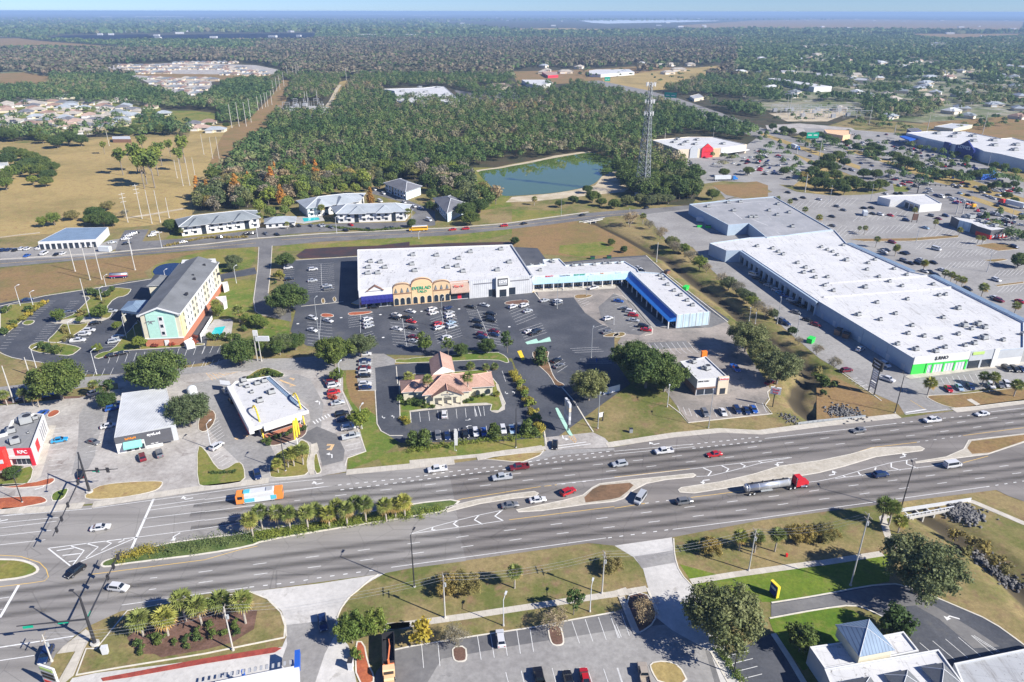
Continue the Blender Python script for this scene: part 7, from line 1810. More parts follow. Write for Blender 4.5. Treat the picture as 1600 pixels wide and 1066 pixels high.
for kd in 'supv':
 b,g,W_,xf,zf,xr,st=vmesh(kd)
 d={'body':tomesh(b,'body',['car_paint']),'glass':tomesh(g,'windows',['car_glass']),'wheel':wheel_mesh(W_[2]),'rim':rim_mesh(W_[2]),'W':W_}
 h1=MB();h1.box((xf,0,zf),(.1,.34,.16));d['head']=tomesh(h1,'headlight',['lamp_lens']);t1=MB();t1.box((xr,0,zf+.15),(.08,.26,.18));d['tail']=tomesh(t1,'taillight',['tail_lens'])
 f=MB();f.v=list(b.v);f.f=list(b.f);f.m=[0]*len(b.f)
 f.add(g.v,g.f,1)
 for x in W_[:2]:
  for y in(-.82,.82):f.tube((x,y-.12,W_[2]),(x,y+.12,W_[2]),W_[2],n=8,m=2)
 d['far']=tomesh(f,'parked_car',['car_paint','car_glass','rubber']);VP[kd]=d
KN=dict(s='sedan',u='SUV',p='pickup',v='van')
NM=dict(s='car',u='car',p='pickup_truck',v='van')
def vehicle(X_,Y_,hd,ck,label,group=None,far=False,scale=1,z=.09):
 col,kd=ck[0],ck[1];d=VP[kd]
 c=(*PAINT[col][1],1);nm=NM[kd]
 if far:
  o=link(nm,d['far']);o.location=(X_,Y_,z);o.rotation_euler=(0,0,hd);o.color=c;o.scale=(scale,)*3
  return tag(o,label,KN[kd]if kd in 'pv' else 'car',group)
 r=empty(nm,(X_,Y_,z),hd);r.scale=(scale,)*3
 tag(r,label,KN[kd]if kd in 'pv' else 'car',group)
 link('body',d['body'],r).color=c;link('windows',d['glass'],r)
 for x in d['W'][:2]:
  for y in(-.83,.83):link('rim',d['rim'],link('wheel',d['wheel'],r,(x,y,d['W'][2])))
 for y in(-.62,.62):link('headlight',d['head'],r,(0,y,0));link('taillight',d['tail'],r,(0,y,0))
 return r
def lot(desc,s,hx,hy,group,order='from the left',far=False,lab=None):
 """cars of one row: x,y,code; the label numbers same-looking cars along the row"""
 t,s=s.split(':');qs=[q.split(',')for q in s.split()]
 codes=[q[2]for q in qs];cnt={}
 ax_,sg_=(0,1)if 'left' in order else(1,1)if('top' in order or 'back' in order)else(1,-1)
 rank={}
 for c_ in set(codes):
  for r_,j in enumerate(sorted((j for j in range(len(qs))if codes[j]==c_),key=lambda j:sg_*float(qs[j][ax_]))):rank[j]=r_
 for i,q in enumerate(qs):
  x,y=float(q[0]),float(q[1]);X_,Y_=gt(t,x,y,.7)
  ax,ay=gt(t,x+(float(q[3])if len(q)>3 else hx)*.5,y+(float(q[4])if len(q)>4 else hy)*.5,.7)
  hd=math.atan2(ay-Y_,ax-X_)
  ck=q[2];k=rank[i]
  nmx='%s %s'%(PAINT[ck[0]][0],KN[ck[1]])
  if lab:lb=lab[i]
  elif codes.count(ck)==1:lb='%s %s'%(nmx,desc)
  else:lb='%s %s, %s such %s'%(nmx,desc,ordn(k),order)
  vehicle(X_,Y_,hd,ck,lb,group,far)
# moving traffic, one by one
lot('','B2:398,782,nu,3,12',3,12,'traffic',lab=['dark blue SUV driving out of the burger restaurant exit'])
HW='vehicles on the highway'
lot('','B3:210,742,wp 700,803,sp 830,726,mp',-20,3,HW,lab=['white pickup in the turn lane below the bank','pale silver pickup beside the dark red pickup','dark red pickup in the northern carriageway'])
lot('','B4:40,702,su 375,605,wp 757,628,rs',-20,3,HW,lab=['silver minivan heading left, right of the two pickups','white pickup heading left before the fast food place','bright red sports car heading left'])
lot('','B5:300,446,gs 855,370,wp 1235,322,ws',-20,3,HW,lab=['grey sedan passing the rubble heap','white flatbed pickup passing the mall entrance','black and white sedan at the upper right of the highway'])
lot('','B3:760,1012,gs 970,972,ws',20,-3,HW,lab=['dark grey sedan waiting in the left-turn pocket','white sedan waiting in the left-turn pocket'])
lot('','B3:1200,912,ru',14,-6,HW,lab=['red SUV turning beside the brown earth island'])
lot('','B4:195,965,sv 530,985,gu,20,-3',-10,14,HW,lab=['silver minivan crossing the median gap','small dark green SUV entering the southern carriageway'])
lot('','B5:465,782,nu 1010,710,wv',20,-3,HW,lab=['dark blue SUV below the chevron island','white passenger van right of the chevron island'])
lot('','C1:585,163,ws,20,-3 440,418,ku 690,515,wu,20,2',-14,10,HW,lab=['white sedan crossing the junction by the stop line','black SUV turning across the left junction','white SUV leaving the left junction'])
lot('','C1:268,905,nu',-8,16,HW,lab=['dark blue SUV behind the white utility pole'])
lot('','B3:1100,555,ks',-1,10,HW,lab=['black car waiting at the plaza exit stop line'])
lot('','C2:687,718,nu C'.replace(' C',''),2,14,HW,lab=['dark SUV driving down the broad concrete driveway'])
lot('','C3:530,812,wu',-2,-14,'office lot cars',lab=['white SUV with open roof parked alone below the verge'])
lot('','C3:757,1050,kp 925,1052,ks 1022,1038,rs',-3,-14,'office lot cars',lab=['black pickup at the bottom edge of the office lot','black sedan at the bottom edge, left of the red one','dark red sedan at the bottom edge of the office lot'])
lot('','C4:172,1022,tp',-3,-14,'office lot cars',lab=['tan pickup beside the dry grass island at the bottom'])
lot('','B1:612,778,ks',-1,-10,'shop cars',lab=['black car behind the mast arm, leaving the chicken restaurant'])
lot('','B1:185,342,gu,12,-9 322,322,bu,12,-9 450,519,cs,16,-3 707,533,gs,14,4 1078,650,mu,-3,-10 1207,622,gu,-3,-10',1,0,'cars at the corner shops',lab=['grey SUV behind the chicken restaurant roof units','blue SUV beside the orange mulch tip','bright light blue sedan in the chicken restaurant lot','brown-grey sedan in the drive beside the shop shadow','maroon SUV parked before the teal awning','dark grey SUV parked before the black shop front'])
lot('','B1:860,243,ws 852,280,bu 820,412,ws 350,180,bs 175,205,ns 718,162,su,10,-4',14,-3,'cars at the corner shops',lab=['white sedan in the shop shadow, upper','blue SUV in the shop shadow next to the white sedan','white sedan in the shop shadow, lower','blue sedan half hidden by the palms, right','navy sedan half hidden by the palms, left','silver SUV under trees at the lot corner'])
lot('','B2:160,150,su,-8,-10 205,218,ks,-8,-12 285,335,ws,-8,-12 340,445,ks,-8,-12 90,567,wu,14,-9',1,0,'burger restaurant cars',lab=['silver SUV first in the drive-through lane','black car second in the drive-through lane','white car third in the drive-through lane','black car last in the drive-through lane','white SUV parked diagonally left of the drive-through'])
lot('parked in the burger restaurant right row','B2:945,58,gs 960,82,mu 975,106,wu 975,158,ru 1005,237,ss 1038,322,ku 1052,362,ns 1085,427,wu 1108,492,sp',16,-3,'burger restaurant cars','from the top')
lot('in the double-deep column left of the bank','A2:1215,838,ws 1212,886,ns 1212,912,ss 1210,944,ms 1212,972,wu 1208,1003,ks',16,-1,'cars left of the bank','from the top')
lot('at the bottom of the column left of the bank','B2:1212,97,wu 1215,123,ns',16,-1,'cars left of the bank','from the top')
lot('','B3:262,327,wu',0,-10,'bank cars',lab=['white SUV parked in front of the bank entrance'])
lot('in the bank front hedge row','B3:212,487,gu 282,487,ns 347,480,ks 420,475,ks 500,462,wu 562,460,bs 708,440,wu 775,440,ls 835,428,gu',3,12,'bank cars')
lot('in the plaza west bays','A2:630,185,wu 820,197,wu 815,282,ss 925,322,ss 935,345,gu 640,272,ks',16,-2,'plaza west cars','from the top')
lot('in the first plaza aisle from the left','A2:815,567,wu 935,585,ws 815,657,ws',16,4,'plaza cars','from the top')
lot('','A2:1280,482,ks',16,-1,'plaza cars',lab=['black car driving past the navy awning shop'])
lot('in the second plaza aisle from the left','A2:1230,577,wu 1235,603,ss 1240,628,ss',16,-5,'plaza cars','from the top')
lot('in the third plaza aisle, left side','A2:1450,542,ws 1440,566,ks 1455,648,ws',16,3,'plaza cars','from the top')
lot('in the third plaza aisle, right side','A3:8,515,ws 12,592,rs 14,642,ks 30,710,ms 30,742,ss -20,560,ks',16,3,'plaza cars','from the top')
lot('in the fourth plaza aisle, left side','A3:170,500,wu 182,527,ws 215,612,ru 222,640,wu',16,-5,'plaza cars','from the top')
lot('in the fourth plaza aisle, right side','A3:287,490,nu 300,525,ss 303,552,wu 312,576,gs 312,602,ls 320,632,su 277,716,wu',16,-5,'plaza cars','from the top')
lot('in the fifth plaza aisle, left side','A3:465,480,ks 510,592,ku 522,632,ku 545,692,mu 550,716,nu',16,3,'plaza cars','from the top')
lot('in the fifth plaza aisle, right side','A3:567,468,ss 615,536,ku 603,560,ks 615,582,ku 640,665,ms 640,692,ns',16,3,'plaza cars','from the top')
lot('in the sixth plaza aisle','A3:782,480,wu 866,470,wu 895,512,ss 905,667,ws 962,664,ku 940,680,ks',16,-5,'plaza cars','from the top')
lot('on the worn paving before the blue strip','A3:1022,433,ss 1120,440,wu 1122,458,gu 1392,337,wp 1502,570,wu 1492,670,gs',16,-4,'plaza cars','from the left')
lot('in the kerbed row before the blue canopy','A4:32,437,bs 80,497,gs 122,517,wu 142,545,ru 148,582,ss 218,628,ku 240,655,rs',16,2,'plaza cars','from the top')
lot('','A4:180,186,ws 202,206,ks',16,5,'plaza cars',lab=['white sedan behind the strip mall','black sedan behind the strip mall'])
lot('in the shaded bays right of the entry','A3:1112,886,ks 1132,928,gs',14,-6,'plaza cars','from the top')
lot('in the fast food front row','B4:685,315,gu 822,308,ws 928,292,nu 1000,297,ns 1055,287,bs',9,14,'fast food cars')
lot('','B4:1178,82,ms,10,-5 A'.replace(' A',''),1,0,'fast food cars',lab=['maroon sedan under the grey canal oak'])
lot('','A4:915,947,bp,12,12',1,0,'fast food cars',lab=['dark blue pickup right of the fast food roof'])
lot('along the blue-grey mall wall','A4:1055,240,wv 1077,264,ks 1130,297,ks 1165,320,ss 1228,357,wu 1258,377,cs 1285,396,bs 1342,431,wu 1370,457,ks 1412,476,ks 1378,522,gs 1465,580,ks 1528,615,ms',16,5,'cars beside the mall','from the back')
lot('at the canal side of the mall lane','A4:1272,585,gu 1298,607,nu',14,6,'cars beside the mall')
lot('','A5:312,802,wu,10,-5 500,917,wu,10,6 207,962,mu,14,-2 512,1028,wp,14,5',1,0,'cars beside the mall',lab=['white SUV in the mall side lane','white SUV behind the tall black sign','maroon SUV in the lane by the ditch','white work pickup right of the tall black sign'])
lot('in the row before the green-fronted shop','B5:980,132,rs 1062,122,ls 1147,112,ns 1300,106,wu 1372,100,gs 1420,98,wu',12,14,'cars before the shop fronts')
lot('by the mall dark corner front','A5:1422,947,ku 1480,952,ku 1530,952,ns',12,8,'cars before the shop fronts')
lot('in the hotel lot','A1:590,737,wp 640,688,wu 675,660,wu 845,512,ss 530,522,gs,14,-2',16,-1,'hotel cars','from the bottom')
lot('by the hotel entrance','A1:722,602,ks 890,708,ss 862,742,su 205,428,ns',16,-3,'hotel cars')
lot('in the bays below the hotel','A1:848,847,ks 925,832,ks',16,-4,'hotel cars')
lot('in the workshop yard','A1:22,52,nu 65,48,ns 115,50,ks 165,42,wu 208,42,wu 205,92,bs 300,35,wp 335,78,wv 430,82,ks 475,76,ws 662,18,ws 702,18,ws',12,-6,'workshop cars',far=True)
lot('by the left apartments','V1:782,772,ws 803,752,ws 832,740,ws 792,800,ks 700,795,ss 968,735,wu 950,750,ws 1145,792,ws 1375,763,ks 1540,742,ks 1572,740,ks 845,735,ks',12,-2,'apartment cars',far=True)
lot('at the right apartments','V2:592,684,rs 265,690,ks 225,692,ks 345,690,gs 400,690,ss 420,688,ss 470,700,gs 560,718,ks 700,710,ks 820,705,gs 850,702,gs 740,465,wu 795,490,wu 775,538,wv 925,543,ws 987,570,wu 1022,578,ws 1080,655,wv 130,745,ks 60,740,gs',10,4,'apartment cars',far=True)
lot('','V2:1228,714,rs 1310,709,ru 1550,690,ru V'.replace(' V',''),-12,1,'back road cars',far=True,lab=['red sedan behind the yellow bus, left of the pair','red SUV right of the pair behind the yellow bus','red SUV alone farther along the back road'])
lot('','V3:75,676,ks 440,623,ks 840,578,ks',12,-3,'back road cars',far=True,lab=['black sedan on the back road, leftmost of three','black sedan on the back road before the culvert','black sedan on the back road by the tower trees'])
lot('in the red-gabled store lot','V3:1115,295,ks 1118,305,ks 1160,311,ks 1265,303,ss 1080,300,ks 1300,250,gs 1350,265,ks 1385,300,ws 1440,285,ks 1465,300,ms 1420,310,ks 1480,295,ks 1540,225,rs 1555,240,ws 1580,245,ws 1530,270,rs 1535,290,ws 1545,320,ws 1580,315,ks 1590,295,ks',12,-3,'far store cars',far=True)
lot('in the wide mall lot','V4:430,568,gs 472,592,gs 600,580,ks 647,578,ks 655,615,ks 702,620,wu 765,625,rs 862,655,nu 1022,627,gu 1065,646,ms 1110,628,nu 985,703,ls 775,793,mu 740,842,ks 722,852,ws 850,862,ks 1052,836,wv 400,632,ks 405,690,gs 1540,822,ks 1590,755,bs',14,4,'cars in the wide mall lot',far=True)
lot('along the mall east wall','A5:490,52,ks 660,72,ks 640,130,gu 692,150,ks 747,150,ku 770,125,ws 865,145,ks 800,210,ws 840,216,ks 882,242,ku 932,202,ws 1340,277,wu 1122,347,ku 1330,412,ws 1362,432,mu 1522,440,rs 1475,25,nu',14,5,'cars along the mall east wall',far=True)
lot('on the far highway','V4:15,170,ks 75,188,ks 262,255,ks 345,215,wu 322,215,ks 580,300,ns 650,315,ns 515,338,ks 745,382,gs 775,364,ks 850,378,gs 770,420,gs 850,413,gs 820,440,su 920,392,gs 970,425,ks 880,460,gs 995,422,ws 1085,510,wv 1200,487,ls 1165,527,ls 1430,565,ks 1590,620,ls 800,490,ks 735,490,ws 830,488,ks 1160,530,ws',14,5,'traffic on the far highway',far=True)
lot('in the far store parking','V4:780,195,ms 800,205,ks 850,200,ns 880,215,ks 830,210,ks 900,225,ws 920,218,ks 950,235,ms 960,255,gs 1000,250,ks 1020,270,ss 1050,265,ks 1100,280,ks 900,250,ks 1190,305,ns 1220,315,ns 1225,305,ks 1130,270,ws 1160,435,ws 1200,440,ws 1180,450,ks 1250,430,ks 1240,445,ks 1340,480,ws 1360,500,ws 1390,510,ws 1410,520,ws 1440,500,ws 1250,500,ks 1300,450,ws 1380,480,ks 690,130,ks 620,160,ws 590,175,ws 550,190,ks 640,240,ks 700,240,ks 480,335,ks 530,345,ss 170,525,ks 220,515,ks 125,482,ks 320,525,ws 740,120,ms',14,4,'cars in the far store parking',far=True)
# far lots in the distance: cars too many and too small to tell apart
mb=MB()
fm=VP['s']['far'];V0=[tuple(v.co)for v in fm.vertices];F0_=[tuple(p.vertices)for p in fm.polygons];M0=[p.material_index for p in fm.polygons]
for s_,n in(('1290,208 1400,214 1500,250 1590,288 1590,312 1480,282 1340,242',120),('1150,232 1200,235 1260,262 1235,280 1130,270',45),('1480,305 1600,345 1600,368 1500,330',40),('1350,262 1420,285 1500,312 1500,318 1400,290',16),('760,150 850,152 860,163 750,163',60),('870,112 960,108 1040,108 1000,114 900,122',40)):
 pl=PP(s_);x0,x1=min(p[0]for p in pl),max(p[0]for p in pl);y0,y1=min(p[1]for p in pl),max(p[1]for p in pl);k=0
 while k<n:
  x,y=random.uniform(x0,x1),random.uniform(y0,y1)
  if not inside(x,y,pl):continue
  k+=1;X_,Y_=G(x,y);a=-.5+(1.57 if random.random()<.3 else 0);ca,sa=math.cos(a),math.sin(a)
  c=random.choice((3,3,4,5,5,6,7,0));mb.add([(X_+v[0]*ca-v[1]*sa,Y_+v[0]*sa+v[1]*ca,v[2]+.1)for v in V0],F0_);mb.m[-len(F0_):]=[(c if m_==0 else m_)for m_ in M0]
tag(mb.build('parked_cars',['wall_red','car_glass','rubber','trim_white','metal_light','metal_dark','wall_grey','wall_navy']),'small parked cars filling the far store lots','cars',kind='stuff')
# ---- special vehicles
def wheels(root,xs_,y,r,n=12,w=.28):
 for x in xs_:
  for s in(-1,1):
   mb=MB();mb.tube((x,s*y-w/2,r),(x,s*y+w/2,r),r,n=n,m=0);mb.tube((x,s*(y+w/2)-.01,r),(x,s*(y+w/2)+.015,r),r*.55,n=8,m=1);mb.build('wheel',['rubber','metal_light'],root)
def place(name,t,x,y,hx,hy,label,cat,z=.09,g=None):
 X_,Y_=gt(t,x,y,0.8);a=gt(t,x+hx,y+hy,.8)
 return tag(empty(name,(X_,Y_,z),math.atan2(a[1]-Y_,a[0]-X_)),label,cat,g)
def bevbox(mb,c,d,b=.12,m=0):
 x,y,z=d[0]/2,d[1]/2,d[2]/2
 pr=[(-x,-z),(x,-z),(x,z-b),(x-b,z),(-x+b,z),(-x,z-b)]
 n=len(pr);f=[(c[0]+u,c[1]-y,c[2]+v)for u,v in pr];k=[(c[0]+u,c[1]+y,c[2]+v)for u,v in pr]
 mb.add(f+k,[tuple(range(n)),tuple(range(2*n-1,n-1,-1))]+[(i,n+i,n+(i+1)%n,(i+1)%n)[::-1]for i in range(n)],m)
# transit bus
r=place('city_bus','B2',420,958,-20,2.6,'white city bus with orange ends and teal stripes','bus')
mb=MB();bevbox(mb,(0,0,1.75),(7.6,2.55,2.7),.15);mb.build('body','bus_white',r)
for x in(-4.9,4.9):
 mb=MB();bevbox(mb,(x,0,1.75),(2.2,2.55,2.7),.15);mb.build('end_section','bus_orange',r)
mb=MB();mb.box((0,0,3.13),(7.4,2.1,.08));mb.build('roof_panel','metal_light',r)
for x in(-2.6,3.2):
 mb=MB();mb.box((x,0,3.25),(1.6,1.5,.3));mb.build('roof_unit','bus_teal' if x>0 else 'metal_grey',r)
for s in(-1,1):
 mb=MB();mb.box((4.9,s*1.285,2.2),(1.3,.03,.9));mb.build('side_windows','car_glass',r)
 mb=MB();mb.box((0,s*1.285,2.35),(7.2,.03,.75));mb.build('window_wrap','metal_light',r)
 mb=MB();mb.box((2.6,s*1.29,1.2),(2.6,.04,1.1));mb.build('side_stripe','bus_teal',r);mb=MB();mb.box((-3.6,s*1.29,1.3),(1.5,.04,1.3));mb.build('side_stripe','bus_teal',r)
mb=MB();mb.box((6.01,0,2.0),(.04,2.2,1.4));mb.build('windscreen','car_glass',r);mb=MB();mb.box((-6.01,0,2.2),(.04,1.9,.8));mb.build('rear_window','car_glass',r)
wheels(r,(4.0,-3.2),1.12,.5)
# school bus
r=place('school_bus','V2',1015,716,-20,1,'yellow school bus with white roof on the back road','bus')
mb=MB();bevbox(mb,(-.8,0,1.75),(9.6,2.4,2.3),.2);bevbox(mb,(4.7,0,1.15),(1.6,2.0,1.1),.2);mb.build('body','bus_yellow',r)
mb=MB();mb.box((-.8,0,2.93),(9.0,2.2,.1));mb.build('roof_panel','bus_white',r)
for s in(-1,1):mb=MB();mb.box((-.8,s*1.21,2.2),(8.8,.03,.6));mb.build('side_windows','car_glass',r)
wheels(r,(4.4,-3.2),1.05,.48)
# tanker truck
def semi(t,x,y,hx,hy,label,cab,trailer,tk=False,L=13.0):
 r=place('tanker_truck' if tk else 'semi_truck',t,x,y,hx,hy,label,'truck')
 ox=-1.5
 mb=MB();bevbox(mb,(ox+L/2+3.0,0,2.0),(2.2,2.4,2.6),.25);bevbox(mb,(ox+L/2+4.9,0,1.35),(1.9,1.7,1.3),.3);mb.build('cab',cab,r)
 mb=MB();mb.box((ox+L/2+4.12,0,2.55),(.06,2.1,.8));mb.build('windscreen','car_glass',r)
 mb=MB();mb.box((ox+L/2+2.6,0,.75),(6.2,1.2,.3));mb.build('chassis','metal_dark',r)
 for s in(-1,1):
  mb=MB();mb.tube((ox+L/2+3.2,s*1.15,.75),(ox+L/2+4.6,s*1.15,.75),.3,n=8);mb.build('fuel_tank','chrome',r)
  mb=MB();mb.tube((ox+L/2+1.8,s*1.1,1),(ox+L/2+1.8,s*1.1,3.6),.09,n=6);mb.build('exhaust_stack','chrome',r)
 if tk:
  mb=MB();mb.tube((ox-L/2,0,2.05),(ox+L/2,0,2.05),1.15,n=20)
  mb.tube((ox-L/2,0,2.05),(ox-L/2-.3,0,2.05),1.15,.7,20);mb.tube((ox+L/2,0,2.05),(ox+L/2+.3,0,2.05),1.15,.7,20);mb.build('tank','tank_metal',r,True)
  mb=MB();mb.box((ox,.0,3.22),(L-.6,.55,.06));mb.build('walkway','metal_dark',r)
  for i in range(4):mb=MB();mb.tube((ox-L*.36+i*L*.24,0,3.2),(ox-L*.36+i*L*.24,0,3.5),.3,n=8);mb.build('hatch','metal_dark',r)
  for i in range(5):mb=MB();x_=ox-L/2+.6+i*(L-1.2)/4;mb.tube((x_-.05,0,2.05),(x_+.05,0,2.05),1.18,n=20);mb.build('tank_band','metal_light',r)
  mb=MB();mb.box((ox-.5,0,.85),(3.5,2.1,.3));mb.build('pipe_tray','metal_galv',r)
 else:
  mb=MB();bevbox(mb,(ox,0,2.5),(L,2.5,2.8),.05);mb.build('trailer',trailer,r)
 mb=MB();mb.box((ox,0,.98),(L-.5,1.0,.15));mb.build('frame','metal_dark',r)
 wheels(r,(ox-L/2+.9,ox-L/2+2.2,ox+L/2+.2,ox+L/2+1.5,ox+L/2+5.1),1.05,.5)
 return r
semi('B4',1190,885,20,-2.9,'silver tanker truck with red cab on the southern carriageway','truck_red','',True)
semi('RS',1050,725,20,-.4,'white box trailer truck with blue cab beside the grass block','truck_blue','bus_white')
semi('US',495,730,20,7,'blue and white box truck on the far highway','truck_blue','bus_white',L=9)
semi('PK',1500,185,-20,-5,'white trailer truck with red cab at the right edge','truck_red','bus_white')
# small fuel trailer on the verge left of the hotel
r=place('tank_trailer','A1',900,253,20,-1,'low striped tank trailer parked on the dry verge near the hotel','trailer')
mb=MB();mb.tube((-4,0,1.7),(4,0,1.7),1.0,n=16);mb.tube((-4,0,1.7),(-4.25,0,1.7),1.0,.6,16);mb.tube((4,0,1.7),(4.25,0,1.7),1.0,.6,16);mb.build('tank','tank_metal',r,True)
mb=MB();mb.box((0,0,1.35),(8,2.04,.35));mb.build('red_band','wall_red',r);mb=MB();mb.box((0,0,.95),(8,1.9,.6));mb.build('skirt','wall_navy',r);mb=MB();mb.box((0,0,2.72),(6,.5,.06));mb.build('walkway','metal_dark',r);wheels(r,(-3,-1.8,2.4,3.4),.9,.45)
# crane grapple truck, bottom
r=place('grapple_truck','C2',1072,930,.4,20,'orange grapple truck with open black bed parked at the bottom edge','truck')
mb=MB();bevbox(mb,(3.9,0,1.7),(1.7,2.3,2.2),.2);bevbox(mb,(5.3,0,1.2),(1.4,1.9,1.2),.3);mb.build('cab','wall_peach',r)
mb=MB();mb.box((4.78,0,2.2),(.06,1.9,.7));mb.build('windscreen','car_glass',r)
mb=MB()
for s in(-1,1):mb.box((-1.6,s*1.2,1.7),(7.4,.1,1.5))
mb.box((-5.3,0,1.7),(.1,2.4,1.5));mb.box((2.1,0,1.7),(.1,2.4,1.5));mb.box((-1.6,0,1.0),(7.4,2.4,.12));mb.build('bed','metal_dark',r)
mb=MB();mb.tube((2.6,0,1.2),(2.6,0,3.4),.22);mb.tube((2.6,0,3.4),(-1.2,.3,3.0),.16);mb.tube((-1.2,.3,3.0),(-3.6,.1,2.2),.12);mb.build('boom','crane_orange',r)
mb=MB();mb.tube((-3.6,.1,2.2),(-4.4,.4,1.6),.09);mb.tube((-3.6,.1,2.2),(-4.4,-.3,1.6),.09);mb.build('grapple','metal_dark',r)
mb=MB();mb.box((2.6,0,1.5),(.8,2.2,.8));mb.build('crane_base','crane_orange',r);wheels(r,(-3.6,-2.3,4.6),1.05,.5)
# white food trailers / box vans
for t,x,y,hx,hy,lb in(('A1',798,55,20,1,'white box trailer at the workshop driveway'),('PK',125,265,8,12,'white box truck standing alone in the mall lot'),('V3',1185,660,20,2,'white shipping trailer behind the grey-roofed store')):
 r=place('box_trailer',t,x,y,hx,hy,lb,'trailer',z=.05);mb=MB();bevbox(mb,(0,0,1.7),(6.4,2.4,2.6),.08);mb.build('body','bus_white',r);wheels(r,(-1.6,1.8),.95,.4)
r=place('flatbed_truck','PK',1105,185,14,5,'orange flatbed truck on the far highway','truck');mb=MB();mb.box((-1,0,1.1),(6,2.2,.5));mb.build('bed','crane_orange',r);mb=MB();bevbox(mb,(3,0,1.6),(1.8,2.2,1.9),.2);mb.build('cab','bus_yellow',r);wheels(r,(-2.5,2.8),.95,.45)
# ============================================================ STREET FURNITURE
def pole(kind,t,bx,by,tx,ty,label,group=None,mat='metal_light',r0=.14,arm=None,cat=None):
 b=px(t,bx,by);tp=px(t,tx,ty);X_,Y_=G(*b);h=min(38,hgt(b[0],b[1],tp[1]))
 nm={'lamp':'street_lamp','util':'utility_pole','trans':'transmission_pole','plain':'pole'}[kind]
 o=empty(nm,(X_,Y_,0));tag(o,label,cat or{'lamp':'street lamp','util':'utility pole','trans':'power pole','plain':'pole'}[kind],group)
 mb=MB();mb.tube((0,0,0),(0,0,h),r0*1.25,r0*.75,8);mb.build('shaft',mat,o)
 mb=MB();mb.tube((0,0,0),(0,0,.35),r0*2.2,r0*2.0,8);mb.build('base','pole_concrete',o)
 if kind=='lamp':
  az=arm if arm is not None else 1.3
  mb=MB();mb.tube((0,0,h-.1),(1.5*math.cos(az),1.5*math.sin(az),h+.25),.06,n=5);ar_=mb.build('arm',mat,o)
  mb=MB();mb.box((1.9*math.cos(az),1.9*math.sin(az),h+.22),(1.0,.4,.2),az);mb.build('lamp_head',mat,ar_)
 if kind=='util':
  for i,z in enumerate((.5,1.6)):
   mb=MB();mb.box((0,0,h-z),(2.6-i*.4,.14,.14),RD+1.57 if arm is None else arm);mb.build('crossarm','wood_pole',o)
  mb=MB();mb.tube((.3,.1,h-3.2),(.3,.1,h-2.3),.28,n=8);mb.build('transformer','metal_galv',o)
 if kind=='trans' and(t=='V1' and bx in(800,888,1058)):
  for z in(.8,3.2,5.6):
   if h>14:mb=MB();mb.box((0,0,h-z),(3.6,.2,.2),.9);mb.build('crossarm',mat,o)
 return o,(X_,Y_,h)
